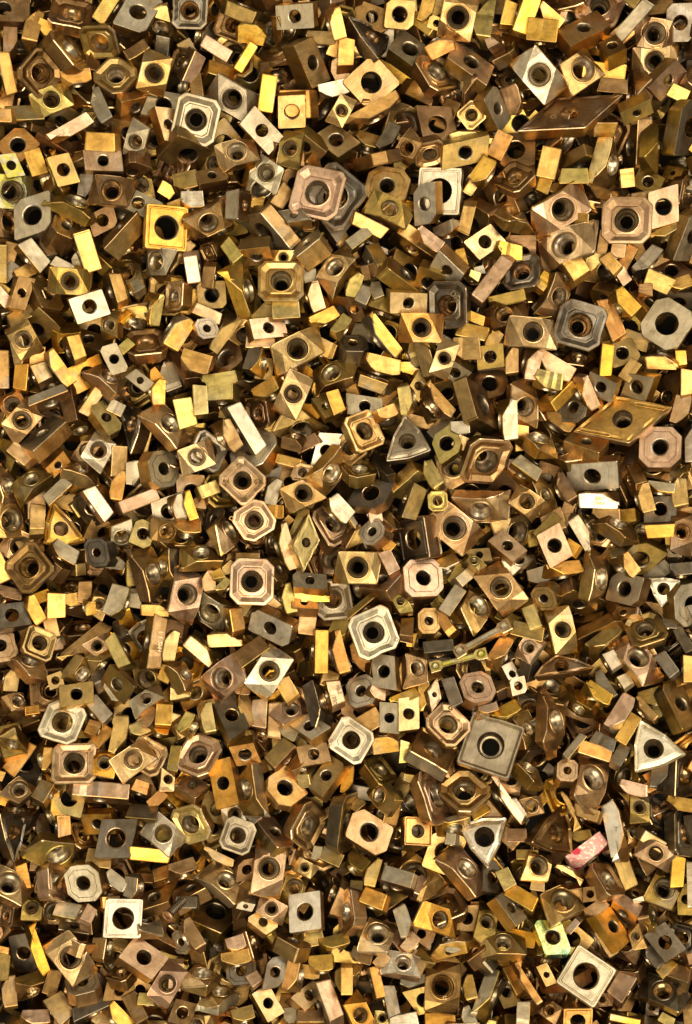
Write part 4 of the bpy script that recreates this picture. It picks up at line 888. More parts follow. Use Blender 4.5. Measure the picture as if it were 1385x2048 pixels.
499 f 469 -757 -58 173 -308 -1085 82 -14 66 43 aB|pale gold faceted insert at five o'clock from the large grey rimmed square, beside it
500 p 69 831 -48 -785 130 -250 113 0 84 36 gB|gold insert on edge at four o'clock from the dark square under copper
501 p -346 354 -54 908 -135 81 110 0 79 39 yg|yellow-gold insert on edge at twelve o'clock from the bright yellow block, beside it
502 p -443 901 -27 775 -57 113 71 0 53 51 GB|olive-brown insert on edge at one o'clock from the gold grooved square, two inserts away
503 p 227 91 -41 923 -183 -632 91 0 66 40 yg|yellow-gold insert on edge at five o'clock from the shiny grey triangle, beside it
504 p -871 735 -44 415 -136 -542 69 0 46 41 sB
505 o -801 -141 -54 -607 -405 -606 65 3 66 54 BB|dark brown octagonal insert at eight o'clock from the black ringed insert, beside it
506 p 601 54 -43 870 -179 -612 94 0 69 36 BB|dark brown insert on edge at eight o'clock from the silver insert brown side
507 q 34 -1136 -135 -806 -48 -519 88 7 72 43 bb
508 p -503 621 -84 817 -98 -900 92 0 66 37 gG
509 p 329 -1440 -34 801 -263 -609 69 0 51 36 sG
510 p -495 9 -29 659 -19 -767 70 0 53 34 sb|grey insert on edge at eight o'clock from the copper square with letters
511 p -229 -1317 -108 -866 -225 -1014 89 0 67 38 BB
512 r -580 371 -26 -41 -23 -380 71 10 38 45 sb|grey flat insert at nine o'clock from the bright yellow block, three inserts away
513 r 106 -448 -15 212 -126 -872 97 16 70 45 sG|grey flat insert at six o'clock from the worn silver-brown square, beside it
514 p -717 -576 -40 646 -121 -471 89 0 66 42 sG|grey insert on edge at two o'clock from the silver-brown tilted square, beside it
515 p 729 -352 -54 519 -130 280 141 0 88 38 BB|dark brown insert on edge at three o'clock from the golden upright insert, beside it
516 f 826 -831 -14 33 -150 -919 84 -6 55 42 GG|olive-brown faceted insert at two o'clock from the tall silver-gold bar, beside it
517 r -199 -904 -40 -577 -312 -458 116 13 66 45 cG|copper-toned flat insert at twelve o'clock from the upright copper faceted insert, beside it
518 p -491 -574 -36 -960 -171 -930 69 0 52 46 gG|gold insert on edge at eleven o'clock from the brown open-lipped square, two inserts away
519 p -784 -273 -75 822 373 78 75 0 51 38 gG
520 p -184 -517 -42 828 -104 -576 81 0 61 45 gG|gold insert on edge at seven o'clock from the ornate gold insert, beside it
521 p -120 -728 -30 537 287 463 59 0 42 38 ob|orange-gold insert on edge at one o'clock from the gold house-shaped insert, beside it
522 p 455 -410 -46 706 192 543 92 0 66 41 oG|orange-gold insert on edge at four o'clock from the silver grooving bar, beside it
523 r 326 -328 -69 587 444 -314 64 16 118 46 aG|pale gold flat insert at ten o'clock from the silver grooving bar, beside it
524 p 343 -199 -41 883 279 384 64 0 42 33 sg
525 p 106 -1387 -38 787 -203 -772 92 0 69 37 kk|blackened insert on edge at seven o'clock from the white-silver faceted insert, beside it
526 p 836 -1175 -31 330 -413 -226 72 0 50 22 yG
527 p 548 -281 -42 -697 -92 -700 87 0 66 39 yG|yellow-gold insert on edge at ten o'clock from the golden upright insert, beside it
528 p 487 -857 -82 801 -119 -562 88 0 66 17 wG
529 f -154 -555 -25 -288 -204 -427 62 20 103 42 cg|copper-toned faceted insert at seven o'clock from the ornate gold insert, two inserts away
530 p 172 -545 -55 742 45 218 87 0 66 31 gG
531 p 339 -187 -79 807 79 595 86 0 65 37 GG
532 f -39 108 -38 -101 454 -471 83 2 151 42 bg|bronze faceted insert at seven o'clock from the brown square centre, two inserts away
533 p 511 -361 -51 818 -110 -137 97 0 73 42 GG|olive-brown insert on edge at nine o'clock from the golden upright insert, beside it
534 r 207 358 -59 -58 108 -396 48 -11 72 45 GG|olive-brown flat insert at twelve o'clock from the shiny grey triangle, two inserts away
535 f 514 -613 -35 -411 -104 -715 109 4 61 42 GG|olive-brown faceted insert at two o'clock from the large grey rimmed square, beside it
536 p 191 -335 -40 -841 -432 -974 81 0 48 37 bG|bronze insert on edge at three o'clock from the worn silver-brown square, beside it
537 t 896 -217 -33 -78 3 552 98 -50 80 45 Wk|silver-white triangular insert at one o'clock from the copper-gold slanted insert, three inserts away
538 p 573 391 -87 873 9 -306 127 0 89 51 cb|copper-toned insert on edge at five o'clock from the gold-brown wide insert, beside it
539 r 834 -135 -53 -148 244 -1333 112 -23 93 45 GG|olive-brown flat insert at five o'clock from the stamped white bar, two inserts away
540 p 771 -489 -26 808 -144 -588 50 0 42 35 sG
541 r 122 -578 -14 13 -168 -904 87 5 56 45 sb|grey flat insert at two o'clock from the copper-silver square, two inserts away
542 r 461 -1379 -107 -30 -245 -644 86 8 54 46 GB|olive-brown flat insert at three o'clock from the dark wavy-edged insert, two inserts away
543 p -24 -874 -88 482 24 362 88 0 66 28 bG
544 p 805 -802 -45 790 -76 -131 87 0 66 37 cB|copper-toned insert on edge at three o'clock from the tall bronze ringed insert, beside it
545 p 62 -479 -101 781 -4 -701 89 0 67 38 bb
546 p 716 -508 -67 930 -166 -581 88 0 66 40 kG
547 f 792 -755 -81 340 -506 -647 107 -15 85 43 GG|olive-brown faceted insert at three o'clock from the tall bronze ringed insert, beside it
548 p 106 -621 -27 -715 13 76 77 0 58 50 gb|gold insert on edge at three o'clock from the copper-silver square, beside it
549 p -537 -583 -43 -890 -174 -932 64 0 48 37 Bk
550 p -792 -1323 -94 772 -292 -1281 106 0 79 98 cb
551 f 201 -439 -20 -299 -127 -874 100 -17 69 42 bB|bronze faceted insert at nine o'clock from the yellow-tipped grooving bar, beside it
552 p -667 -1083 -45 -894 63 -5 58 0 44 34 oG
553 p -499 -833 -55 552 -194 -409 70 0 51 38 gg
554 q -745 -920 -78 -435 -240 -647 81 7 74 43 BB|dark brown square insert at seven o'clock from the two-tone grey-pink bar, two inserts away
555 p -731 -403 -113 774 141 399 178 0 89 45 bG|bronze insert on edge at nine o'clock from the stamped brown side, two inserts away
556 q -34 -32 -76 -336 -2 -596 123 4 107 43 cb|copper-toned square insert at eleven o'clock from the pale ringed insert, two inserts away
557 p -99 -1243 -76 683 35 102 86 0 65 51 yG|yellow-gold insert on edge at six o'clock from the white flat notched insert, beside it
558 q -560 -689 -39 23 -229 -1195 97 4 105 42 bs|bronze square insert at three o'clock from the pale faceted ringed insert, beside it
560 o 73 -55 -16 96 -362 -566 73 -4 76 53 sb|grey octagonal insert at one o'clock from the pale ringed insert, beside it
561 p -187 -255 -45 729 -145 -752 89 0 66 35 yG|yellow-gold insert on edge at one o'clock from the speckled white insert, beside it
562 p -457 14 -40 842 21 -722 86 0 65 29 ob|orange-gold insert on edge at eight o'clock from the copper square with letters
563 p -974 -1363 -45 758 -214 -796 87 0 66 41 bk|bronze insert on edge at eight o'clock from the gold-faceted dark-ringed insert, two inserts away
564 p -939 -655 -27 251 301 -584 79 0 52 38 oG|orange-gold insert on edge at eight o'clock from the silver-brown tilted square, beside it
565 q -768 -335 -167 -130 -660 -742 98 -4 108 44 BB|dark brown square insert at six o'clock from the black ringed insert, three inserts away
566 o -379 -21 -97 390 -116 -976 80 -4 74 54 sk|grey octagonal insert at nine o'clock from the plain copper square, beside it
567 p 165 -1459 -42 709 14 104 86 0 65 37 ws
568 p -698 -1475 -101 711 87 -15 69 0 52 43 bG
569 r 283 193 -19 60 -139 -694 85 -18 78 45 yG|yellow-gold flat insert at three o'clock from the shiny grey triangle, beside it
570 p 899 -1444 -29 781 -185 -246 47 0 42 27 yG
571 p -473 611 -89 697 37 -1086 84 0 63 43 gG
572 q -950 -857 -125 507 -815 -1499 117 -3 126 43 BB|dark brown square insert at eight o'clock from the copper square by bar
573 f 528 -837 -63 9 -234 -802 55 -4 65 43 bB
574 q 808 -1284 -59 -658 -336 53 65 3 63 43 BB|dark brown square insert at eight o'clock from the blackened tilted insert, beside it
575 r -118 -253 -24 -197 -352 -724 44 17 75 45 bb|bronze flat insert at two o'clock from the speckled white insert, beside it
576 o 20 478 -33 -142 -427 -767 75 7 82 54 kk|blackened octagonal insert at three o'clock from the pale gold ringed parallelogram, two inserts away
577 p 516 -990 -64 712 -85 12 63 0 48 28 GG
578 p -737 322 -41 704 -20 -1235 87 0 66 32 bb|bronze insert on edge at two o'clock from the slate insert orange side
579 p 263 -406 -35 634 0 62 87 0 66 35 kk|blackened insert on edge at ten o'clock from the yellow-tipped grooving bar, beside it
580 p -697 -620 -31 920 257 684 47 0 42 37 oG
581 r -502 2 -49 -8 20 -833 85 -20 96 45 ss|grey flat insert at eight o'clock from the copper square with letters, three inserts away
582 o 556 -244 -21 304 79 -748 70 6 73 53 GG|olive-brown octagonal insert at eleven o'clock from the golden upright insert, beside it
583 p -150 -1407 -84 -877 -238 -957 54 0 43 38 BB
584 p 585 -62 -57 751 72 440 89 0 66 36 GG|olive-brown insert on edge at two o'clock from the white flat insert, two inserts away
585 p -493 -459 -58 -908 -127 -1078 67 0 50 35 gG
586 p -438 -1316 -154 697 105 171 34 0 44 23 gG
587 p 565 -43 -112 972 -86 -745 89 0 67 66 bG
588 p -111 -1330 -76 727 -12 -86 70 0 53 37 gG
589 p 76 383 -40 -744 117 -182 88 0 66 35 Gg|olive-brown insert on edge at twelve o'clock from the brown square centre, two inserts away
590 p -967 -474 -33 729 -110 -980 64 0 48 41 GG|olive-brown insert on edge at ten o'clock from the silver-brown tilted square, two inserts away
591 r -393 -583 -65 206 -196 -791 101 5 62 45 aG|pale gold flat insert at twelve o'clock from the brown open-lipped square, beside it
592 p -704 -886 -54 191 -196 52 100 0 66 42 og|orange-gold insert on edge at six o'clock from the two-tone grey-pink bar, beside it
593 p -49 -994 -34 692 -81 -232 64 0 48 38 GG|olive-brown insert on edge at eight o'clock from the smooth brown square, two inserts away
594 p -207 324 -41 735 -248 292 89 0 61 44 gG|gold insert on edge at three o'clock from the bright yellow block, two inserts away
595 p 498 -1429 -157 -749 -119 -1236 51 0 44 36 sG
596 p 895 447 -46 -745 -117 -30 98 0 74 38 gb|gold insert on edge at six o'clock from the smooth grey-brown square, beside it
597 p -861 -986 -83 -987 -189 -913 86 0 64 37 BB
598 f 153 -251 -15 -112 -183 -575 70 11 39 42 yG|yellow-gold faceted insert at seven o'clock from the octagonal brown insert, beside it
599 p -477 -787 -80 750 -74 -409 40 0 43 21 cb
600 q -635 -1297 -29 495 -507 -1374 66 -3 68 42 BB|dark brown square insert at eight o'clock from the pink-copper flat insert, beside it
601 p -94 -1450 -88 736 -92 -324 58 0 43 34 oo
602 f -469 -73 -70 158 -399 -1124 61 -25 108 43 Gb|olive-brown faceted insert at twelve o'clock from the copper hexagon-like insert, two inserts away
603 p -433 854 -32 899 76 32 68 0 52 46 wg|pale silvery insert on edge at one o'clock from the gold grooved square, beside it
604 p -907 -925 -168 695 -83 -730 90 0 68 40 BB
605 p 945 363 -42 996 43 -896 87 0 66 37 gb|gold insert on edge at five o'clock from the smooth grey-brown square, two inserts away
606 p 145 -464 -64 816 -85 -760 87 0 66 38 bB
607 p -574 -882 -37 497 -118 -19 92 0 66 47 kG|blackened insert on edge at four o'clock from the two-tone grey-pink bar, two inserts away
608 p 947 -848 -43 752 -165 -69 87 0 66 37 gB|gold insert on edge at five o'clock from the big pale triangle, two inserts away
609 r 717 351 -24 238 298 -1011 63 6 86 45 sg|grey flat insert at eleven o'clock from the big gold diamond, beside it
610 f 303 128 -49 84 -136 -795 113 -20 94 42 bg|bronze faceted insert at nine o'clock from the bronze lipped parallelogram, beside it
611 p 733 -431 -30 810 -137 -599 61 0 46 37 sk|grey insert on edge at nine o'clock from the copper-gold slanted insert, beside it
612 r -278 -1006 -17 -186 74 -998 66 -14 56 45 BB|dark brown flat insert at nine o'clock from the upright copper faceted insert, beside it
613 p 719 431 -45 962 58 -944 94 0 71 34 gb|gold insert on edge at five o'clock from the black flower-cut square, two inserts away
614 p 540 -275 -82 791 -197 -671 66 0 48 18 gG
615 p -532 -634 -52 597 -14 -161 55 0 43 37 oG
616 r 893 858 -17 23 42 -878 106 -21 85 45 cB|copper-toned flat insert at two o'clock from the bronze lipped square, beside it
617 p 288 222 -78 629 100 460 91 0 66 39 sG
618 r 667 -261 -68 -438 324 -1467 91 -36 143 46 GB|olive-brown flat insert at one o'clock from the golden upright insert, beside it
619 r 93 393 -81 -661 -111 -211 109 34 49 46 GG|olive-brown flat insert at twelve o'clock from the brown square centre, two inserts away
620 p 118 261 -39 873 267 232 65 0 43 35 gg|gold insert on edge at two o'clock from the brown square centre, beside it
621 p 973 281 -46 -752 17 -1044 87 0 66 47 cB|copper-toned insert on edge at one o'clock from the octagon by the diamond, beside it
622 r -950 -647 -60 -221 -207 -686 95 2 69 45 Gb|olive-brown flat insert at eight o'clock from the silver-brown tilted square, two inserts away
623 p -344 -335 -66 -796 18 22 102 0 77 39 bG|bronze insert on edge at nine o'clock from the speckled white insert, two inserts away
624 r 212 66 -62 -492 115 -1386 108 -36 134 45 yg|yellow-gold flat insert at five o'clock from the shiny grey triangle, two inserts away
625 p 394 497 -27 715 -50 -1180 58 0 42 39 gG|gold insert on edge at nine o'clock from the gold-brown wide insert, beside it
626 r 99 -189 -34 -424 -371 -54 101 17 80 45 cb|copper-toned flat insert at four o'clock from the pale ringed insert, beside it
627 q -387 173 -47 -247 -198 -1122 97 6 102 42 ss|grey square insert at ten o'clock from the copper square with letters, two inserts away
628 p -887 -1048 -83 738 -210 -992 82 0 61 39 GG
629 r 788 -838 -103 -520 -199 -656 108 12 69 46 BB|dark brown flat insert at twelve o'clock from the tall silver-gold bar, beside it
630 p -616 -1418 -45 685 -193 -570 88 0 66 41 BB|dark brown insert on edge at six o'clock from the pink-copper flat insert
631 o 649 300 -81 391 -30 -1060 93 -12 90 54 sb|grey octagonal insert at nine o'clock from the big gold diamond, two inserts away
632 q 568 -1276 -56 60 463 -860 75 -4 80 43 BG|dark brown square insert at seven o'clock from the rainbow insert, beside it
633 p -232 62 -39 731 -62 -1046 82 0 62 38 sk|grey insert on edge at four o'clock from the copper square with letters, beside it
634 q 947 -1201 -26 337 -17 -932 77 5 76 42 kk|blackened square insert at three o'clock from the blackened tilted insert, beside it
635 p 170 -1023 -182 793 -161 -435 54 0 44 38 gb
636 p 465 -588 -38 592 -12 266 87 0 66 39 gG|gold insert on edge at four o'clock from the octagon with outline, beside it
637 p -871 -317 -81 691 -34 -759 101 0 76 39 bB|bronze insert on edge at five o'clock from the dark brown square, two inserts away
638 p 55 -1013 -45 898 -160 -1075 87 0 66 36 GG|olive-brown insert on edge at six o'clock from the smooth brown square, beside it
639 r 216 -989 -204 182 -682 -1138 50 -11 85 47 bb
640 f -238 -639 -74 -482 -187 -474 93 12 51 43 BB|dark brown faceted insert at eleven o'clock from the gold house-shaped insert, two inserts away
641 p 599 245 -136 840 -113 -372 109 0 82 34 gb|gold insert on edge at nine o'clock from the big gold diamond, two inserts away
642 r -787 -814 -66 -68 -214 -1003 96 1 90 46 yG|yellow-gold flat insert at nine o'clock from the two-tone grey-pink bar, beside it
643 p 62 -10 -50 849 -12 -810 51 0 43 38 cb
644 p -405 544 -66 806 134 -229 88 0 66 34 cG|copper-toned insert on edge at nine o'clock from the cream rectangle grey end
645 p -225 -578 -82 -905 -134 -927 88 0 66 43 cb|copper-toned insert on edge at two o'clock from the brown open-lipped square, three inserts away
646 p 836 -571 -39 815 -225 -482 88 0 66 24 bB|bronze insert on edge at twelve o'clock from the big pale triangle, beside it
647 p -785 452 -36 640 72 -719 87 0 66 39 gG|gold insert on edge at seven o'clock from the pink-white flat insert, beside it
648 r -43 -42 -115 -476 -124 -564 137 13 75 46 bb
649 p 949 -445 -41 947 -99 -916 79 0 60 34 gG|gold insert on edge at three o'clock from the copper-gold slanted insert, two inserts away
650 t -156 -959 -22 -450 159 669 48 5 39 45 cb|copper-toned triangular insert at two o'clock from the upright copper faceted insert, beside it
651 f -882 -1114 -16 -123 -272 -909 64 0 58 42 GG|olive-brown faceted insert at eight o'clock from the grey outlined octagon, two inserts away
652 r 53 299 -41 -16 -77 -864 62 23 103 45 sg|grey flat insert at twelve o'clock from the brown square centre, beside it
653 r 69 -1384 -71 308 75 -601 116 17 68 46 kk|blackened flat insert at seven o'clock from the white-silver faceted insert, two inserts away
654 p -21 -441 -97 815 -48 -673 69 0 52 32 cb
655 p 950 624 -42 792 6 183 71 0 52 36 gg|gold insert on edge at one o'clock from the smooth grey-brown square, beside it
656 p 292 -167 -68 675 69 242 77 0 57 34 gw|gold insert on edge at two o'clock from the octagonal brown insert, beside it
657 r 376 -121 -27 16 -115 -748 38 13 65 45 Gs|olive-brown flat insert at eight o'clock from the white flat insert, beside it
658 p 647 -839 -52 -875 -138 -629 119 0 88 15 bB
659 f 182 -832 -94 -620 -360 -679 82 18 106 43 wB|pale silvery faceted insert at eleven o'clock from the small gold-rimmed square, beside it
660 p 7 -848 -92 680 -241 -461 59 0 43 43 bk
662 r 346 -1162 -91 57 -147 -948 73 -5 67 46 bG|bronze flat insert at three o'clock from the rough orange insert, beside it
663 q -122 111 -31 7 -109 -1122 56 -8 59 42 bG|bronze square insert at three o'clock from the copper square with letters, two inserts away
664 o -265 181 -66 349 -160 -1243 135 -13 120 54 Wg|silver-white octagonal insert at one o'clock from the copper square with letters, beside it
665 f -922 -99 -49 -130 -129 -1241 91 -19 103 42 bB|bronze faceted insert at eleven o'clock from the dark brown square, beside it
666 o 623 -727 -20 19 -283 -977 65 -4 60 53 cb|copper-toned octagonal insert at ten o'clock from the tall bronze ringed insert, beside it
667 q 100 -732 -60 -524 -171 -520 94 4 84 43 GG|olive-brown square insert at four o'clock from the copper-silver square, beside it
668 p 947 -183 -32 720 -87 49 63 0 48 35 kk|blackened insert on edge at one o'clock from the copper-gold slanted insert, three inserts away
669 p -95 338 -75 901 -13 -661 52 0 43 38 gg
670 p 692 -346 -95 202 -390 170 109 0 70 44 bB
671 q -38 -249 -80 -30 -120 -803 119 7 110 43 sG|grey square insert at seven o'clock from the pale ringed insert, beside it
672 f 600 608 -27 -339 36 -1113 135 -15 73 42 bG|bronze faceted insert at eleven o'clock from the black flower-cut square, beside it
673 r 968 -1103 -71 128 -141 -916 88 0 49 46 GG|olive-brown flat insert at one o'clock from the blackened tilted insert, two inserts away
674 p 389 -870 -80 698 58 279 55 0 43 30 gg
675 p 202 -529 -95 765 -3 185 35 0 43 27 GG
676 o 234 -306 -22 -71 -188 -910 75 -6 65 53 bG|bronze octagonal insert at six o'clock from the octagonal brown insert, beside it
677 r -56 173 -59 14 33 -1047 106 -13 66 45 WG|silver-white flat insert at eight o'clock from the brown square centre, two inserts away
678 p -831 396 -51 813 120 -554 115 0 87 38 gG|gold insert on edge at one o'clock from the mottled bronze insert, two inserts away
679 p 388 -1141 -141 -849 -147 -907 28 0 43 27 oo
680 f 161 -313 -72 -584 -268 -503 81 6 46 43 bb|bronze faceted insert at two o'clock from the worn silver-brown square, beside it
681 f -677 627 -82 392 110 -716 138 17 71 43 GG|olive-brown faceted insert at two o'clock from the pink-white flat insert, beside it
682 r 405 436 -11 73 -4 -859 67 -4 77 45 Gs|olive-brown flat insert at eight o'clock from the gold-brown wide insert, two inserts away
683 p 951 -508 -81 600 -18 191 80 0 60 28 gB
684 r 722 -405 -84 664 -635 -1092 61 -12 109 46 GG|olive-brown flat insert at two o'clock from the maroon pipped insert, beside it
685 p 450 425 -43 956 -32 -906 80 0 60 37 bb|bronze insert on edge at seven o'clock from the gold-brown wide insert, beside it
687 f 379 3 -30 106 417 -854 92 -4 168 42 ab|pale gold faceted insert at eleven o'clock from the white flat insert, two inserts away
688 q 494 678 -22 156 -200 -907 107 -4 104 42 kG|blackened square insert at eight o'clock from the bronze twin below, two inserts away
689 p -627 -159 -67 788 -30 -917 114 0 86 34 GG
690 r 685 -1072 -8 92 -141 -911 41 -5 41 45 BB|dark brown flat insert at eleven o'clock from the gold insert pale panel, beside it
691 p -401 -1321 -184 751 92 140 62 0 47 43 kG
692 p 471 -1322 -154 723 -23 125 77 0 58 32 oG
693 p -666 74 -47 811 -125 -985 89 0 66 38 og|orange-gold insert on edge at one o'clock from the black ringed insert, two inserts away
694 p 284 -517 -44 912 -138 -708 87 0 66 37 kk|blackened insert on edge at nine o'clock from the octagon with outline, beside it
695 p 716 -1135 -37 724 4 336 76 0 57 33 bB
696 p -172 -641 -50 766 -134 -291 63 0 46 38 sG
697 p 582 -832 -113 713 99 464 65 0 49 28 oG
698 r 68 707 -38 587 -183 -609 77 -9 43 45 sG|grey flat insert at five o'clock from the dark square under copper, three inserts away
699 p -336 -219 -32 769 100 451 52 0 42 24 yG
700 f 607 243 -165 -512 -244 -612 122 -8 71 44 GG|olive-brown faceted insert at eleven o'clock from the silver insert brown side, two inserts away
701 r -573 -61 -31 -34 -81 -1089 76 5 62 45 yG|yellow-gold flat insert at two o'clock from the black ringed insert, two inserts away
702 p 828 -1103 -31 727 -52 208 31 0 42 15 ww
703 p 845 -782 -77 805 -185 -619 55 0 43 38 oG
704 p 885 -551 -81 735 -89 182 88 0 66 46 GG
705 p 674 -946 -101 705 -77 98 70 0 53 29 GG
706 p 679 -870 -42 769 -156 -170 83 0 63 33 bB|bronze insert on edge at ten o'clock from the tall silver-gold bar, beside it
707 p 918 -333 -67 779 -131 -60 48 0 43 37 kk
708 p 252 -497 -94 640 100 252 60 0 45 38 oG
709 o -190 -162 -38 -554 -177 -743 77 4 70 54 GG|olive-brown octagonal insert at two o'clock from the upright copper square, beside it
710 p -462 -612 -40 182 -10 353 65 0 48 58 gG
711 p 461 -326 -106 855 -120 -309 89 0 67 38 GG
712 r 551 -710 -86 -420 262 -1169 103 -24 131 46 kB|blackened flat insert at four o'clock from the large grey rimmed square, two inserts away
713 p -353 -196 -34 823 102 286 34 0 42 33 gG
714 p -250 -424 -44 697 98 352 101 0 76 51 BG|dark brown insert on edge at seven o'clock from the speckled white insert, beside it
715 p -650 -76 -85 222 -246 92 105 0 66 49 yG
716 p -580 -638 -69 765 138 200 60 0 45 39 yG
717 f -695 173 -14 -114 34 -392 75 -18 95 42 wg|pale silvery faceted insert at four o'clock from the slate insert orange side
718 p 131 315 -102 817 177 472 71 0 50 38 gg
719 r -232 406 -45 -47 -98 -940 64 1 51 45 bG|bronze flat insert at eight o'clock from the pale gold ringed parallelogram, beside it
720 p 629 -121 -42 853 -124 -325 50 0 42 38 oo
721 p 259 -441 -80 751 -30 1 88 0 66 36 kk
722 f -35 -134 -90 -155 -197 -47 117 20 97 43 cb|copper-toned faceted insert at ten o'clock from the pale ringed insert, beside it
723 p -621 -635 -52 -966 -98 -1002 115 0 87 43 GG|olive-brown insert on edge at eleven o'clock from the pale faceted ringed insert, beside it
724 f -620 -323 -125 -34 -383 -783 63 -18 110 43 ss|grey faceted insert at ten o'clock from the stamped brown side, beside it
725 r -91 -683 -31 -65 -171 -739 59 7 88 45 bG|bronze flat insert with olive-brown side at eight o'clock from the copper-silver square, beside it
726 q 258 31 -18 25 -87 -867 59 1 57 42 yG|yellow-gold square insert at eight o'clock from the bronze lipped parallelogram, two inserts away
727 r -641 -1354 -40 -49 -189 -1005 52 -16 80 45 BB|dark brown flat insert at seven o'clock from the pink-copper flat insert, beside it
728 p -120 658 -76 879 1 -797 60 0 45 38 sG
729 r -84 0 -158 -1 -91 -993 65 -13 78 46 bG
730 p -161 120 -67 732 -3 -148 88 0 66 29 gb|gold insert on edge at two o'clock from the copper square with letters
731 p 737 687 -40 971 -60 -495 71 0 53 35 gb|gold insert on edge at seven o'clock from the bronze lipped square, two inserts away
732 r -452 423 -68 -228 -259 -568 117 23 63 46 BB|dark brown flat insert at ten o'clock from the bright yellow block, beside it
733 q -255 279 -70 362 45 -815 88 0 80 43 Bb|dark brown square insert at four o'clock from the bright yellow block, two inserts away
734 r -641 -398 -132 -223 -101 -954 73 26 116 46 oG|orange-gold flat insert at nine o'clock from the stamped brown side, beside it
735 p 46 755 -38 846 57 373 73 0 54 33 sG|grey insert on edge at five o'clock from the dark square under copper
736 r 248 292 -73 -332 -171 -566 66 18 48 46 kb|blackened flat insert at one o'clock from the shiny grey triangle, beside it
737 p 520 -1425 -45 -817 -179 -953 76 0 58 37 sG
738 r 825 -1088 -72 330 223 -843 39 14 66 46 BG|dark brown flat insert at one o'clock from the gold insert pale panel, beside it
739 p 921 51 -51 1011 -91 -868 88 0 66 45 GG|olive-brown insert on edge at five o'clock from the octagon by the diamond
740 r 873 -499 -108 -204 -369 -565 57 18 76 46 BB|dark brown flat insert at five o'clock from the copper-gold slanted insert, beside it
741 p -560 -1396 -38 658 34 -49 63 0 48 33 yG
742 q 884 -852 -52 -376 -311 -959 89 5 82 43 kk|blackened square insert at two o'clock from the tall silver-gold bar, two inserts away
743 p 150 -677 -38 898 -96 -948 66 0 50 27 yk
744 r -233 790 -53 -461 529 1749 124 -35 131 45 wb|pale silvery flat insert at eleven o'clock from the brown square with letter
745 p 496 -364 -92 -786 -73 -1093 34 0 43 30 oG
746 r 889 8 -43 115 -87 -918 75 -5 92 45 kk|blackened flat insert at six o'clock from the octagon by the diamond, two inserts away
747 p -407 -199 -36 813 -138 -837 62 0 46 37 bb|bronze insert on edge at two o'clock from the copper hexagon-like insert, beside it
748 r -282 -1108 -14 -52 140 -1153 26 -9 46 45 ww|pale silvery flat insert at seven o'clock from the upright copper faceted insert
749 p -812 -1337 -45 -956 -195 -1050 77 0 58 40 BB|dark brown insert on edge at seven o'clock from the gold-faceted dark-ringed insert, beside it
750 f -679 -704 -16 -100 -278 -904 77 1 63 42 oG|orange-gold faceted insert at twelve o'clock from the two-tone grey-pink bar, beside it
751 p 539 -1068 -31 768 -87 -61 42 0 42 28 bB
752 p 405 -568 -31 752 -35 155 60 0 45 24 cg
753 p 658 -5 -156 -819 27 -1088 83 0 63 35 BB
754 p -537 -252 -40 -758 61 -33 87 0 66 34 gG|gold insert on edge at twelve o'clock from the stamped brown side, beside it
755 p 956 197 -58 969 8 -901 117 0 88 38 kk|blackened insert on edge at three o'clock from the octagon by the diamond, beside it
756 p -28 -719 -51 395 -373 -535 50 0 43 36 bB
757 q 600 -16 -186 122 -528 -830 73 -1 78 44 aG
758 p -728 -231 -92 -994 -38 -941 69 0 52 38 Bb
759 p -384 41 -39 828 198 216 61 0 45 38 yG|yellow-gold insert on edge at nine o'clock from the copper square with letters, beside it
761 r 413 369 -111 -41 -214 -764 91 -12 110 46 BB|dark brown flat insert at seven o'clock from the gold-brown wide insert, two inserts away
762 p -137 -307 -74 858 -52 -975 80 0 61 50 bb|bronze insert on edge at twelve o'clock from the ornate gold insert, beside it
763 p -584 -798 -38 636 99 -218 62 0 46 35 oG|orange-gold insert on edge at five o'clock from the pale faceted ringed insert, beside it
764 p 570 641 -49 904 186 556 66 0 43 33 gg
765 p 340 426 -40 867 -41 -2 87 0 66 63 bB|bronze insert on edge at five o'clock from the black lettered square, two inserts away
766 q -336 -2 -129 -44 -8 -1003 44 -3 42 43 sb
767 p 356 485 -57 853 -39 -116 100 0 75 41 gG|gold insert on edge at four o'clock from the black lettered square, beside it
768 p 770 660 -66 886 -14 -591 56 0 43 33 ck
769 f 102 -1423 -14 39 -183 -982 40 -1 47 42 yG|yellow-gold faceted insert at seven o'clock from the white-silver faceted insert, two inserts away
770 p -184 -595 -81 -922 -80 -920 106 0 80 38 bG
771 p -120 -751 -64 -1612 626 283 86 0 43 38 yG|yellow-gold insert on edge at two o'clock from the gold house-shaped insert, beside it
772 p -471 -703 -44 -937 -192 -990 76 0 56 30 GG
773 p -673 146 -44 629 23 -935 87 0 66 45 bb|bronze insert on edge at four o'clock from the slate insert orange side
774 p -554 368 -77 813 16 -520 61 0 46 34 oo
775 r 786 452 -63 -45 -119 -661 71 8 89 45 GG|olive-brown flat insert at four o'clock from the black flower-cut square, two inserts away
776 p -922 -721 -120 -946 -145 -1242 111 0 84 46 oB|orange-gold insert on edge at nine o'clock from the copper square by bar
777 p -168 536 -34 764 37 42 79 0 60 51 yG|yellow-gold insert on edge at one o'clock from the cream rectangle grey end, beside it
778 r -344 441 -82 203 -288 -755 101 -34 102 46 bG|bronze flat insert at twelve o'clock from the bright yellow block, beside it
779 p 7 -346 -102 -776 -102 -1142 89 0 67 50 GG|olive-brown insert on edge at nine o'clock from the worn silver-brown square, beside it
780 f -695 -261 -32 -153 -156 -1053 72 12 48 42 bB|bronze faceted insert at six o'clock from the black ringed insert, two inserts away
781 p -827 -404 -187 -848 -173 -1446 67 0 50 33 cb
782 f 4 411 -81 332 -212 -961 107 -13 61 43 aG
783 p 834 412 -89 240 -305 38 93 0 66 56 GG
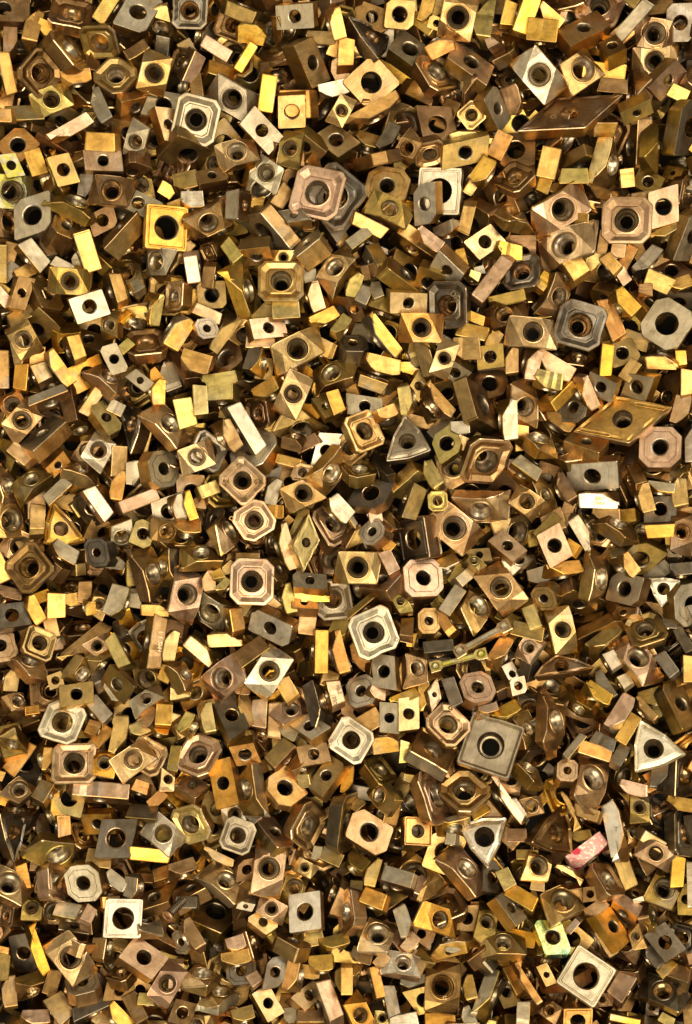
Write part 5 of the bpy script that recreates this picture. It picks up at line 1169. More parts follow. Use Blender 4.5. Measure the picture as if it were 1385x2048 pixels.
784 f -738 175 -56 82 -249 -480 62 -21 111 43 ab|pale gold faceted insert at four o'clock from the slate insert orange side
785 p 114 -1277 -31 778 117 481 48 0 42 34 bB
786 f -943 -24 -27 -455 -4 -930 100 -5 118 42 bb|bronze faceted insert at eleven o'clock from the dark brown square, two inserts away
787 r 914 329 -74 493 -45 -982 138 -15 77 46 BB|dark brown flat insert at two o'clock from the big gold diamond, two inserts away
788 p 889 52 -39 803 -114 -78 80 0 60 27 sg|grey insert on edge at six o'clock from the octagon by the diamond, beside it
789 p -202 -20 -29 805 23 -57 53 0 42 38 oG
790 p -587 -243 -121 -901 196 -904 64 0 45 38 sB
791 f -177 -265 -64 -760 44 -525 61 75 23 43 cb|copper-toned faceted insert at one o'clock from the speckled white insert, beside it
792 p 28 329 -102 858 19 234 41 0 43 38 gg
793 r -440 59 -60 -68 -78 -861 99 9 82 45 bG|bronze flat insert at nine o'clock from the copper square with letters, two inserts away
794 q 386 -1263 -44 -873 -387 379 45 4 50 42 kk|blackened square insert at two o'clock from the dark wavy-edged insert, two inserts away
795 p 589 940 -72 830 -93 717 84 0 63 38 gG
796 p 39 -1279 -53 693 -91 -167 67 0 50 38 BB|dark brown insert on edge at nine o'clock from the white-silver faceted insert, beside it
797 p -395 -314 -143 -259 193 -434 60 0 43 36 ob
798 r 214 -1197 -57 31 -175 -1099 49 22 78 45 BB|dark brown flat insert at eight o'clock from the rough orange insert, beside it
799 p 105 -152 -37 859 -103 -635 71 0 53 37 cB|copper-toned insert on edge at three o'clock from the pale ringed insert, beside it
800 p 877 872 -85 852 -83 89 124 0 89 38 bG
801 f -942 303 -40 -104 -85 -605 84 11 72 42 ob|orange-gold faceted insert at eleven o'clock from the mottled bronze insert, beside it
802 p 950 -369 -102 946 -177 -644 99 0 74 30 kk|blackened insert on edge at two o'clock from the copper-gold slanted insert, two inserts away
803 p 722 -664 -44 860 -124 -243 75 0 57 35 kk
804 p -62 529 -57 930 181 282 93 0 66 37 oG|orange-gold insert on edge at one o'clock from the pale gold ringed parallelogram, beside it
805 p -905 -1029 -80 -1045 -104 -761 88 0 66 33 oB
806 p -71 443 -59 906 -7 -268 71 0 53 46 gG
807 q -959 -1135 -19 282 -148 -958 61 1 56 42 BB|dark brown square insert at ten o'clock from the gold-faceted dark-ringed insert, three inserts away
808 p 22 -436 -143 842 -101 -493 89 0 67 38 oG
809 r 187 746 -77 724 123 -324 136 -1 77 46 Bb|dark brown flat insert at seven o'clock from the white grooved rectangle, two inserts away
810 q -789 -212 -120 -191 -533 -806 96 -4 102 43 BB|dark brown square insert at seven o'clock from the black ringed insert, beside it
811 p 921 -575 -115 -728 -85 -1083 56 0 43 38 yG
812 r -907 -963 -183 -31 -274 -1119 53 -9 48 47 GG
814 p 44 477 -84 712 -93 -98 71 0 53 56 sk|grey insert on edge at three o'clock from the pale gold ringed parallelogram
816 f 867 -1402 -42 137 -164 -991 42 -5 37 42 kk|small blackened faceted insert at six o'clock from the blackened tilted insert, two inserts away
817 p 71 616 -44 903 -192 -730 56 0 42 33 sG
818 p -806 45 -49 925 99 441 91 0 69 34 sb|grey insert on edge at six o'clock from the slate insert orange side
819 p 733 607 -60 559 -256 -172 74 0 53 42 BG|dark brown insert on edge at one o'clock from the black flower-cut square
820 r 703 781 -75 -591 221 -898 138 14 81 46 Gg|olive-brown flat insert at three o'clock from the bronze twin below, beside it
822 r 181 749 -147 790 319 -491 128 23 93 46 Bo
823 p 914 -746 -58 -741 -136 -989 88 0 66 45 kk
824 r 359 64 -71 -256 -355 -652 81 28 139 46 kk|blackened flat insert at seven o'clock from the bronze lipped parallelogram, beside it
826 p -899 377 -50 -944 -51 -942 80 0 60 38 og|orange-gold insert on edge at twelve o'clock from the mottled bronze insert, two inserts away
827 p -532 373 -92 777 -128 -696 93 0 66 52 sb|grey insert on edge at ten o'clock from the bright yellow block, two inserts away
828 p 967 -26 -99 849 -149 -35 88 0 66 38 bb
829 p -829 -701 -42 -982 -155 -926 66 0 50 27 gG
830 p -307 -524 -78 704 28 -96 65 0 49 37 bB
831 p -961 -245 -48 786 82 -150 87 0 66 31 BB
832 p -612 456 -35 945 45 412 48 0 42 28 yG
833 r 679 200 -36 359 -387 -1390 62 -8 110 45 bb|bronze flat insert at twelve o'clock from the silver insert brown side, beside it
834 f 876 133 -74 371 -195 -1298 86 -30 146 43 ab|pale gold faceted insert at seven o'clock from the octagon by the diamond, beside it
835 p -145 215 -36 -663 -86 -144 66 0 49 37 BB|dark brown insert on edge at two o'clock from the copper square with letters
836 q 952 -595 -125 -427 -258 -879 72 2 69 43 kk
837 f 710 -633 -67 663 -54 -902 69 4 39 43 oB|orange-gold faceted insert at twelve o'clock from the tall bronze ringed insert, two inserts away
838 f -749 123 -48 -406 -577 -737 63 1 111 42 GG|olive-brown faceted insert at four o'clock from the slate insert orange side, two inserts away
839 f 565 49 -38 -376 -11 -698 106 -6 59 42 bB|bronze faceted insert at eight o'clock from the silver insert brown side, two inserts away
840 p 360 831 -49 -879 119 -1033 100 0 76 35 bb|bronze insert on edge at four o'clock from the white grooved rectangle, beside it
841 p 298 -941 -33 725 -79 -60 42 0 42 32 sk
842 p 910 776 -53 784 -48 292 89 0 66 27 gG|gold insert on edge at four o'clock from the bronze lipped square, beside it
843 f 673 444 -130 -115 -514 -865 76 9 136 43 BB|dark brown faceted insert at six o'clock from the black flower-cut square, beside it
844 q -30 891 -32 61 24 -1254 155 13 148 42 kg|dark grey square insert half hidden under the big copper-toned square
845 r -396 -379 -84 -59 -549 -1169 61 0 107 46 GG|olive-brown flat insert at three o'clock from the stamped brown side, two inserts away
846 p -524 -824 -40 864 125 412 63 0 48 31 oo
847 p -280 -1387 -88 -891 -182 -1042 66 0 50 38 BB
848 p 905 -192 -93 808 -80 375 88 0 66 41 kk
849 f 496 -299 -111 437 167 -843 46 12 59 43 GG|olive-brown faceted insert at five o'clock from the bronze pyramid insert, beside it
850 p 895 677 -47 -726 -32 -239 87 0 66 49 GG|olive-brown insert on edge at twelve o'clock from the smooth grey-brown square, beside it
851 t -832 7 -162 567 -99 1245 65 10 54 47 gg
852 f 721 -1371 -16 122 -162 -999 37 -14 61 42 BB|dark brown faceted insert at five o'clock from the large cream grooved square, beside it
853 f -319 1163 -23 -114 243 -1309 88 -21 148 42 sG|grey faceted insert at two o'clock from the pale-centred top square, beside it
854 p -792 478 -56 400 84 40 85 0 65 67 Gg|olive-brown insert on edge at eight o'clock from the pink-white flat insert, beside it
855 p 1 651 -46 753 60 -1097 78 0 59 38 yG|yellow-gold insert on edge at three o'clock from the brown square with letter
856 r -732 392 -56 -249 83 -673 78 -6 108 45 ob|orange-gold flat insert at six o'clock from the pink-white flat insert, two inserts away
857 p -195 81 -85 863 29 287 67 0 50 39 kk
858 r -319 638 -124 707 -30 -688 194 9 94 46 GG|olive-brown flat insert at nine o'clock from the brown square with letter, two inserts away
859 p -245 -760 -126 737 104 208 58 0 44 38 oB
860 p -932 142 -51 763 51 -406 88 0 66 38 bG|bronze insert on edge at seven o'clock from the slate insert orange side, beside it
861 p 651 -1173 -35 734 59 480 56 0 42 19 Bb
862 p -869 -260 -81 909 119 211 74 0 56 32 oo
863 p 450 713 -49 857 187 -114 86 0 60 45 gG|gold insert on edge at nine o'clock from the bronze twin below, two inserts away
864 s 264 908 -45 104 80 -948 132 -5 126 45 Ww|white grooved square insert partly covered by a small cream insert with gold side
865 f 877 1279 -56 112 167 -897 83 -5 132 43 ab|pale gold faceted insert at eleven o'clock from the cream insert with olive side
866 p -965 -748 -34 -983 -138 -1108 28 0 42 23 gg
867 p 825 -538 -174 275 -506 -199 160 0 90 53 Bb
869 p -97 181 -78 868 10 266 88 0 66 35 BB|dark brown insert on edge at nine o'clock from the brown square centre
870 r 862 943 -80 -37 -169 -309 83 -5 62 46 GG|olive-brown flat insert at one o'clock from the bronze lipped square, two inserts away
871 p 928 -101 -50 812 -132 75 42 0 43 32 gG
872 p -883 -576 -38 698 74 70 43 0 42 25 oo
873 p 379 -69 -92 1533 318 344 98 0 60 45 GG|olive-brown insert on edge at ten o'clock from the white flat insert, beside it
874 q 976 904 -60 -459 57 -990 99 -6 88 43 BB|dark brown square insert at two o'clock from the bronze lipped square, two inserts away
875 r 775 152 -94 427 -160 -1125 90 -27 114 46 Bb|dark brown flat insert at two o'clock from the silver insert brown side, beside it
876 p 737 538 -87 979 -51 -696 129 0 89 46 oG|orange-gold insert on edge at three o'clock from the black flower-cut square, beside it
877 r -147 587 -62 137 -119 -760 45 18 51 45 GG|olive-brown flat insert at five o'clock from the brown square with letter, beside it
879 q 776 -947 -116 -651 -326 -720 66 0 57 43 BB|dark brown square insert at six o'clock from the tall silver-gold bar, beside it
880 f -668 527 -26 201 5 -934 79 -6 54 42 Gg|olive-brown faceted insert at four o'clock from the pink-white flat insert, beside it
881 f -971 -610 -104 137 -159 -923 65 -18 75 43 BB|dark brown faceted insert at nine o'clock from the silver-brown tilted square, two inserts away
882 p 70 606 -49 844 116 662 68 0 48 37 sG|grey insert on edge at nine o'clock from the black lettered square, three inserts away
883 p -883 378 -41 697 71 -656 75 0 57 47 GB|olive-brown insert on edge at one o'clock from the mottled bronze insert, two inserts away
884 f 255 424 -40 -671 28 -734 114 45 51 42 GG|olive-brown faceted insert at six o'clock from the black lettered square, two inserts away
885 p 462 585 -60 903 -82 120 108 0 82 33 GG|olive-brown insert on edge at eleven o'clock from the gold-brown wide insert, beside it
886 p -985 -828 -55 749 75 -242 40 0 43 35 oo
887 p -69 -966 -36 -877 -127 -1043 43 0 42 26 sG
888 r 784 -285 -42 -292 302 -1240 45 -13 57 45 BB|dark brown flat insert at eleven o'clock from the copper-gold slanted insert, two inserts away
889 p 744 -30 -95 846 -120 -36 85 0 64 38 bG
890 r 392 762 -29 -102 58 -473 69 14 97 45 aB|pale gold flat insert at five o'clock from the white grooved rectangle, two inserts away
891 p 484 -933 -42 776 -64 7 58 0 44 37 BB
892 q -519 624 -114 106 70 -941 118 -1 107 43 bb|bronze square insert at six o'clock from the gold grooved square, two inserts away
893 p 281 458 -82 861 -46 -315 62 0 47 38 wG
894 p -368 666 -47 -878 -6 -971 81 0 60 35 BG|dark brown insert on edge at five o'clock from the gold grooved square
895 p 899 -448 -56 947 -174 -558 88 0 66 36 kk|blackened insert on edge at three o'clock from the copper-gold slanted insert, beside it
896 p 291 778 -43 806 -479 160 76 0 44 37 wo|pale silvery insert on edge at six o'clock from the white grooved rectangle, beside it
897 t -609 250 -53 -452 13 739 131 0 109 45 kB|blackened triangular insert at three o'clock from the slate insert orange side, three inserts away
898 p 484 212 -99 935 23 -899 80 0 60 38 gg
899 p 596 909 -107 798 79 126 63 0 45 28 gG
900 f -940 902 -27 -285 40 -1011 99 -19 111 42 Yb|yellow-stained faceted insert at six o'clock from the yellow-stained lump, beside it
901 p 205 -364 -60 -872 -49 -901 42 0 43 33 gG
902 p 178 -772 -41 801 -38 -78 37 0 42 29 GG
903 p -749 61 -103 735 126 28 88 0 67 29 GG
904 r -757 308 -65 -654 -37 -772 108 12 57 45 BB|dark brown flat insert at two o'clock from the slate insert orange side
905 r -817 -474 -18 -121 -35 -756 42 -5 43 45 GG|olive-brown flat insert at twelve o'clock from the silver-brown tilted square, beside it
906 r 928 689 -76 -125 -213 -435 96 20 79 46 BB|dark brown flat insert at twelve o'clock from the smooth grey-brown square, two inserts away
907 p -482 276 -52 845 50 -774 88 0 66 53 yG|level yellow-gold insert on edge at eight o'clock from the bright yellow block, beside it
908 p 177 444 -87 881 -56 -667 89 0 66 65 GG
909 f 448 561 -44 204 -226 -929 75 -24 131 42 BB|dark brown faceted insert at ten o'clock from the gold-brown wide insert, beside it
910 p 131 -106 -42 -877 0 -1298 41 0 42 24 oo
911 r 933 -108 -57 124 -14 -902 41 0 41 45 kk
912 f 616 172 -74 659 -142 -1520 72 -20 112 43 bG|bronze faceted insert at ten o'clock from the silver insert brown side, beside it
913 p -329 -174 -63 912 49 412 56 0 43 28 GG
914 p -901 458 -55 -833 29 -790 88 0 66 39 GG
915 p 932 431 -57 925 -16 -852 53 0 43 31 gB
916 r 774 545 -140 -576 57 -765 108 6 65 46 ob|orange-gold flat insert at three o'clock from the black flower-cut square, beside it
917 q 750 901 -64 135 -510 -822 95 -5 104 43 kk|blackened square insert at eleven o'clock from the bronze lipped square, beside it
918 p -657 277 -41 851 53 -266 47 0 42 36 sb
919 p 92 -268 -77 289 -236 -67 81 0 57 54 BB
920 p -244 -873 -52 778 124 403 56 0 43 37 kk
921 q -935 -970 -215 -108 -132 -939 43 -1 40 44 BB
922 p -786 718 -96 821 47 -832 46 0 43 38 sB
923 p 21 -768 -91 -886 -101 -965 88 0 66 34 oB
924 p 305 709 -59 936 -5 -752 61 0 45 38 gG
925 f -239 921 -60 -409 441 -1119 131 -22 97 43 wg|pale silvery faceted insert at nine o'clock from the big copper square, two inserts away
926 p 206 241 -115 888 -51 -158 89 0 67 32 bB
927 p -269 -282 -48 -891 -96 -1056 38 0 42 35 GG
928 p 325 178 -71 941 -28 -267 59 0 45 39 bB
929 p 768 718 -43 954 -114 -84 42 0 42 38 bb
930 p 545 577 -73 992 12 -856 64 0 48 40 Gb
931 p 184 394 -122 952 -24 -1 64 0 49 38 gG
932 p -209 224 -101 913 39 -286 67 0 50 36 GG
933 p -274 887 -107 849 -19 -1076 52 0 43 36 gG
934 p 357 652 -43 962 30 -178 33 0 42 29 yG
935 p -488 -356 -70 788 22 -129 71 0 53 45 BB
936 p 775 943 -47 956 100 -834 53 0 42 39 oG
937 o 116 922 -34 31 -82 -1042 111 -9 122 54 bB|bronze octagonal insert at nine o'clock from the white grooved rectangle, two inserts away
938 p 358 540 -57 985 -16 -227 69 0 52 27 gG
939 p 768 458 -118 884 -118 90 65 0 49 35 gG
940 p -473 856 -65 968 20 221 57 0 43 31 gG
941 p -330 276 -90 -940 -60 -988 34 0 43 33 GG
942 p -585 110 -52 -978 15 -901 74 0 56 38 ss|grey insert on edge at one o'clock from the black ringed insert, three inserts away
943 p 823 471 -109 993 -82 -191 84 0 64 47 GG
944 r 140 -1246 -49 -136 547 -1558 55 -11 98 45 BB|dark brown flat insert at eleven o'clock from the white-silver faceted insert, beside it
945 f -176 717 -25 -12 98 -830 42 9 73 42 bb|bronze faceted insert at twelve o'clock from the brown square with letter, beside it
946 p -242 464 -66 905 14 0 87 0 66 33 cb
947 r 24 575 -60 309 264 -654 83 12 48 45 BB|dark brown flat insert at two o'clock from the pale gold ringed parallelogram
948 r -29 831 -56 -156 -71 -1255 80 25 92 45 kk|blackened flat insert at six o'clock from the dark square under copper, beside it
949 f -142 368 -71 -211 233 -388 87 26 108 43 aB
951 p 815 712 -78 -812 52 -1184 79 0 59 33 oG
952 p -279 -141 -51 791 42 -1 69 0 52 22 BB
953 q 500 582 -109 103 704 -806 87 -4 95 43 BB|dark brown square insert at eleven o'clock from the gold-brown wide insert, beside it
954 p 649 930 -62 967 -103 -13 87 0 66 43 yG|yellow-gold insert on edge at one o'clock from the bronze twin above, beside it
955 p 958 954 -122 1740 -383 -217 63 0 43 45 gG|gold insert on edge at two o'clock from the bronze lipped square, two inserts away
956 p -163 -39 -133 -912 -19 -1350 46 0 43 24 gG
957 q -568 484 -49 -142 -394 -715 109 6 115 42 Bb|dark brown square insert at four o'clock from the pink-white flat insert, two inserts away
958 p 77 748 -85 956 75 -226 88 0 66 17 kk
959 p -861 435 -87 -1017 49 -946 75 0 56 42 oo
960 p -561 205 -100 -978 10 -1029 89 0 67 41 bG
961 p 444 1415 -61 925 42 -1031 73 0 53 37 gG|gold insert on edge at three o'clock from the copper upper-border insert, two inserts away
962 p -215 543 -68 912 36 456 68 0 51 47 GG
963 r 72 1214 -39 -104 -35 -1371 124 -5 114 45 bB|brown clipped square insert with a thin gold bar lying across its edge
964 p 849 609 -53 982 -112 -8 42 0 43 37 BB
965 r -846 620 -52 -480 -91 -657 101 18 79 45 GG|olive-brown flat insert at ten o'clock from the pink-white flat insert, two inserts away
966 p 500 1179 -63 -711 155 -750 87 0 66 61 Bb|dark brown insert on edge at eight o'clock from the mottled gold parallelogram, beside it
967 r -588 875 -44 -2 -124 -1291 67 -28 110 45 ss|grey flat insert at ten o'clock from the gold grooved square, beside it
968 q 354 1119 -29 -84 131 -1407 68 2 68 42 bb|bronze square insert at eight o'clock from the mottled gold parallelogram, three inserts away
969 p -362 1216 -57 675 202 -114 89 0 66 46 oG|orange-gold insert on edge at one o'clock from the pale-centred top square, two inserts away
970 q -698 1329 -48 131 420 -801 100 6 108 42 GG|olive-brown square insert at eight o'clock from the white faceted top-edge insert, two inserts away
971 q -777 1416 -50 -110 -315 -953 113 -6 122 43 Bb|dark brown square insert at nine o'clock from the white faceted top-edge insert
972 p -25 1302 -74 858 163 -934 106 0 80 46 oo|orange-gold insert on edge at eleven o'clock from the brown square over bar, beside it
973 p -529 1379 -79 241 573 -669 125 0 74 37 GG|olive-brown insert on edge at four o'clock from the white faceted top-edge insert, beside it
974 f 874 1352 -39 25 102 -845 90 26 107 42 bb|bronze faceted insert at eleven o'clock from the cream insert with olive side
975 r -115 1033 -45 -196 435 -1445 62 -11 109 45 aG|pale gold flat insert at twelve o'clock from the big copper square, two inserts away
976 q -100 811 -40 59 -213 -958 41 -5 45 42 BG|dark brown square insert at six o'clock from the big copper square, beside it
977 q -390 732 -38 412 149 -653 55 2 51 42 BB|dark brown square insert at four o'clock from the gold grooved square, two inserts away
978 p -208 905 -65 -702 -37 572 88 0 66 43 bB|bronze insert on edge at nine o'clock from the big copper square, beside it
979 r -813 132 -36 -157 304 -605 40 -12 71 45 oo|orange-gold flat insert at five o'clock from the slate insert orange side, beside it
980 p -904 658 -53 930 233 342 57 0 43 37 gG
981 p -596 1146 -55 618 264 219 95 0 66 33 gg|gold insert on edge at ten o'clock from the pale-centred top square, two inserts away
982 r 183 1315 -59 17 -281 -1187 93 20 108 49 sG|grey flat insert at two o'clock from the brown square over bar, two inserts away
983 r -516 1156 -55 -106 -181 -1080 88 -30 103 45 sb|grey flat insert at ten o'clock from the pale-centred top square, beside it
984 p 384 670 -71 915 -75 135 33 0 43 28 wk
985 r -28 1056 -54 -126 -100 -390 101 20 79 45 aG|pale gold flat insert at one o'clock from the big copper square, two inserts away
986 p 758 1192 -64 1066 -79 -79 87 0 66 39 Bb|dark brown insert on edge at two o'clock from the long dark diamond
987 p -138 1124 -82 1044 44 19 122 0 89 77 ob|orange-gold insert on edge at eight o'clock from the brown square over bar
988 p 665 986 -65 722 -420 220 100 0 66 39 GG|olive-brown insert on edge at six o'clock from the long dark diamond, two inserts away
989 p -73 1325 -65 982 16 -12 87 0 66 36 GG|olive-brown insert on edge at four o'clock from the ringed gold-grey insert, beside it
990 p -40 1258 -120 959 88 -633 72 0 54 46 cb
991 p 137 1052 -61 -913 49 -1203 88 0 66 39 kk|blackened insert on edge at five o'clock from the brown square over bar
992 p -906 981 -63 761 27 -703 75 0 55 48 gG|gold insert on edge at three o'clock from the yellow-stained lump, beside it
993 p 59 1034 -91 764 -4 -162 88 0 66 41 gG|gold insert on edge at six o'clock from the brown square over bar
994 p -764 1211 -60 957 109 99 87 0 66 38 ob|orange-gold insert on edge at three o'clock from the dark tilted bronze square, beside it
995 r 260 1101 -59 -56 -73 -776 113 24 101 45 BB|dark brown flat insert at twelve o'clock from the white grooved rectangle, two inserts away
996 r -381 616 -56 -30 27 -861 78 1 82 45 Gk|olive-brown flat insert at ten o'clock from the cream rectangle grey end, two inserts away
997 p -44 1359 -123 795 139 -1158 83 0 62 54 gG
998 r 74 1409 -68 -9 92 -988 67 20 105 46 Bb|dark brown flat insert at twelve o'clock from the brown square over bar
999 r -686 746 -95 62 -558 -1453 88 -32 132 46 GG|olive-brown flat insert at one o'clock from the pink-white flat insert, two inserts away
1000 p -855 1351 -64 933 138 -224 66 0 50 39 gg
1001 r 255 1378 -30 -18 182 -1062 37 2 48 45 Gs|olive-brown flat insert at nine o'clock from the copper upper-border insert, beside it
1002 p 566 1394 -62 1086 57 -385 87 0 66 38 oo|orange-gold insert on edge at twelve o'clock from the mottled gold parallelogram, two inserts away
1003 r -690 828 -58 -150 107 -764 64 -18 79 45 BB|dark brown flat insert at nine o'clock from the gold grooved square, two inserts away
1004 p -936 1339 -70 -1040 48 -921 89 0 66 39 Bb|dark brown insert on edge at eleven o'clock from the dark tilted bronze square
1005 p -609 540 -45 685 -68 489 41 0 42 26 oo
1006 p 934 1169 -52 1090 -40 -272 59 0 44 38 yy
1007 p 745 765 -60 -817 114 -979 69 0 52 29 BB
1008 p 247 1418 -59 -900 98 -1060 78 0 58 38 gG|gold insert on edge at ten o'clock from the copper upper-border insert, beside it
1009 p -812 684 -57 862 190 -258 71 0 53 30 sG
1010 p -910 542 -73 931 142 318 105 0 78 37 GG|olive-brown insert on edge at nine o'clock from the pink-white flat insert, two inserts away
1011 p -719 922 -56 -985 52 -987 70 0 52 39 kk|blackened insert on edge at four o'clock from the yellow-stained lump, three inserts away
1012 p -374 1300 -69 1016 39 -313 89 0 66 36 cb|copper-toned insert on edge at one o'clock from the pale-centred top square, three inserts away
1013 r -884 -132 -87 -117 683 -929 30 6 52 46 BB
1014 f -831 1164 -34 -102 -79 -1558 122 13 74 42 yG|yellow-gold faceted insert at five o'clock from the dark tilted bronze square, beside it
1015 q -650 1379 -104 -319 -538 -1039 116 3 130 43 ao|pale gold square insert at seven o'clock from the white faceted top-edge insert, beside it
1016 q 723 1443 -72 77 -55 -1147 118 -5 130 43 cb|copper-toned square insert at one o'clock from the mottled gold parallelogram, three inserts away
1017 f -944 823 -49 -465 85 -819 104 26 129 42 Bb|dark brown faceted insert at six o'clock from the yellow-stained lump, two inserts away
1018 p 457 1027 -59 -871 65 -1166 78 0 58 47 oo|orange-gold insert on edge at two o'clock from the white grooved rectangle, three inserts away
1019 r -739 496 -101 188 -340 -1257 65 -25 111 46 GG|olive-brown flat insert at six o'clock from the pink-white flat insert, beside it
1020 p -960 407 -77 -1026 53 -906 110 0 83 33 BB|dark brown insert on edge at eleven o'clock from the mottled bronze insert
1021 p -939 729 -73 -1046 54 -1078 72 0 54 38 BB
1022 p -28 1185 -77 1052 -30 121 91 0 68 42 ws|pale silvery insert on edge at nine o'clock from the brown square over bar
1023 o -354 898 -75 391 -499 -1358 83 -8 81 54 GG
1024 p -500 932 -67 -830 121 -313 50 0 43 37 gG
1025 p -942 680 -81 -1051 -17 -1321 79 0 60 35 kk
1026 r 949 1389 -57 126 177 -880 106 0 79 45 kk|blackened flat insert at twelve o'clock from the cream insert with olive side
1027 r 410 372 -168 -231 -290 777 134 0 98 41 BG
1029 r 1011 -774 -132 656 290 1352 95 0 71 43 BB
1030 f 763 -930 -164 326 642 -893 148 0 105 40 oB
1031 f -737 1135 -115 -652 -79 1664 139 0 129 35 oG
1032 q -260 -1224 -68 -786 -133 -715 104 0 86 47 BB
1033 q 367 -451 -69 -129 -360 -1451 118 0 111 50 GB
1034 f 697 5 -125 -315 -101 438 104 0 95 42 bG
1036 r 96 979 -46 1034 -507 25 116 0 101 35 BB
1037 r -617 1071 -54 -444 80 1649 105 0 80 42 bB
1038 q 978 74 -107 -7 -352 1405 127 0 106 46 GB
1039 f -127 230 -77 -243 -343 1514 143 0 101 44 GG
1040 f 423 1428 -118 264 327 1151 135 0 113 49 bG
1041 r -726 -780 -92 269 297 -67 140 0 100 43 bB
1043 q -271 -341 -99 163 -173 1459 106 0 101 38 oB
1044 r -1016 -509 -53 -309 321 -363 140 0 126 47 BG
1045 r 233 648 -52 -80 -468 753 91 0 77 42 GG
1046 r 287 1441 -121 -1033 38 -1508 114 0 107 41 bG
1047 r -428 -517 -80 -225 -192 -1543 104 0 72 35 oB
1048 f 636 1067 -80 677 -194 673 132 0 113 38 oB
1049 r -49 -345 -146 -401 -185 384 124 0 84 46 bG
1050 r -937 -737 -170 20 272 -926 144 0 94 48 kk
1051 q -458 -431 -78 354 6 1623 111 0 103 51 oG
1052 q -198 -1375 -142 930 -260 -1130 135 0 126 40 BG
1054 r 863 593 -58 -387 -175 -539 111 0 69 42 oG
1055 r 663 1171 -80 -481 322 -1010 100 0 86 43 Go
1056 r 479 -433 -51 -253 394 1523 108 0 67 40 kk
1057 f 175 1108 -89 -26 232 -223 120 0 108 41 GG
1058 q 443 1311 -63 -426 497 751 89 0 83 36 bB
1059 f 139 458 -95 440 273 759 96 0 70 36 oB
1061 r -790 -49 -153 -112 313 146 111 0 74 46 BB
1062 r -997 1043 -43 491 -154 906 135 0 82 45 GB
1063 q -715 -145 -126 -43 195 -914 89 0 75 39 BB
1064 r -433 1337 -150 -680 -808 -834 110 0 73 43 GG
1065 r 489 -833 -147 -1005 727 554 141 0 97 51 bB
1066 q 796 1438 -55 1674 733 373 104 0 95 38 bG
1067 r -115 581 -88 -219 318 -1549 103 0 76 42 GB
1068 q 950 1343 -93 -44 231 -581 113 0 98 49 kk
1069 q 557 927 -155 953 -136 -288 114 0 105 50 GB
1070 r 433 1267 -111 622 345 -277 107 0 85 51 kk
1072 q -13 -1496 -97 -666 -139 -1074 108 0 98 35 BB
1073 r 288 334 -58 -140 360 -823 91 0 80 48 BB
1074 r 725 1328 -69 -195 338 1625 92 0 57 46 oG
1076 q -322 1383 -60 -133 41 1578 103 0 85 45 BB
1077 q -838 -503 -51 -92 -153 -825 122 0 118 34 Bg
1078 f -658 -1288 -92 -121 -101 757 128 0 94 44 GB
1079 r -63 1162 -162 718 -622 720 146 0 122 51 oG
1080 q 972 -1154 -90 -489 107 249 97 0 94 35 bG
1081 r -238 -581 -115 155 103 -1683 143 0 111 50 GG
1082 f -284 502 -55 295 286 -312 95 0 84 47 bB
1084 r 438 -466 -96 241 543 1348 122 0 89 38 GB
1085 f 19 1471 -60 -141 -321 1754 121 0 80 36 BB
1086 r -764 -1497 -57 -653 548 -650 137 0 127 49 GB
1087 q -1022 -258 -69 412 -8 -1286 122 0 115 41 Go
1088 r -636 323 -95 -701 -23 -602 132 0 123 43 kk
1090 q 141 -1397 -137 517 345 625 115 0 95 42 BB
1091 f 1038 -27 -146 -684 382 1756 146 0 135 45 BB
1092 r -15 568 -102 -292 -298 877 107 0 97 43 oB
1093 f -895 -1195 -153 -253 -86 1298 140 0 87 50 BB
1094 r -719 -1159 -107 793 112 975 103 0 73 38 GB
1095 r -484 -542 -118 -813 -329 -1347 128 0 115 40 BB
1096 f -820 1474 -97 -423 157 1335 111 0 97 49 BG
1097 r -996 -1471 -52 325 -395 -1332 132 0 103 39 GG
1098 r -911 1101 -68 828 102 54 110 0 74 44 GG
1099 r 433 -151 -64 -490 218 -1722 92 0 67 43 bB
1100 r -141 -42 -166 -198 -28 1264 134 0 99 43 GB
1101 r -688 -1366 -156 -938 -155 -1043 104 0 67 37 oB
1102 r 875 -909 -58 -827 -127 -304 94 0 73 35 GG
1103 r 570 -354 -106 190 -535 1101 100 0 79 47 oB
1104 q -339 474 -125 -198 123 1585 115 0 105 36 BB
1105 r 910 -629 -158 -92 199 -1540 99 0 89 35 BB
1107 q -63 -153 -126 -298 -127 -676 123 0 101 47 Bg
1108 r -820 1122 -117 226 -336 485 110 0 72 38 GG
1109 r -605 963 -55 -609 438 -1540 95 0 68 47 BB
1110 q 365 -1257 -160 -26 550 -594 126 0 110 45 bB
1111 r -396 1188 -78 394 -802 1491 108 0 101 36 BB
1112 r -694 -64 -124 -73 -184 1537 110 0 78 42 Bg
1113 f 630 1416 -96 -737 217 -1741 132 0 91 44 bB
1115 q 184 -820 -155 -777 -100 -1206 133 0 121 47 bG
1116 r 305 -574 -84 -799 -356 -193 95 0 76 41 bG
1117 q 367 715 -97 121 -301 -499 127 0 107 36 bB
1118 r 873 1487 -83 94 0 -872 135 0 117 39 BB
1119 r 145 -1042 -166 -460 -287 -41 118 0 99 49 bB
1120 r 877 -1147 -74 -438 -615 -1164 119 0 89 34 GB
1124 r 72 -683 -97 33 -582 1289 106 0 96 51 oG
1125 r 899 -1497 -52 510 281 -514 107 0 97 36 GG
1126 f -9 1263 -161 -313 462 -116 116 0 96 47 BB
1127 q 530 -1191 -112 433 15 759 125 0 106 43 GB
1128 r -905 1092 -132 983 -446 -161 102 0 78 39 GB
1129 r 482 1031 -69 112 72 1787 114 0 104 44 Bg
1130 f 768 -993 -149 6 170 442 141 0 121 37 GB
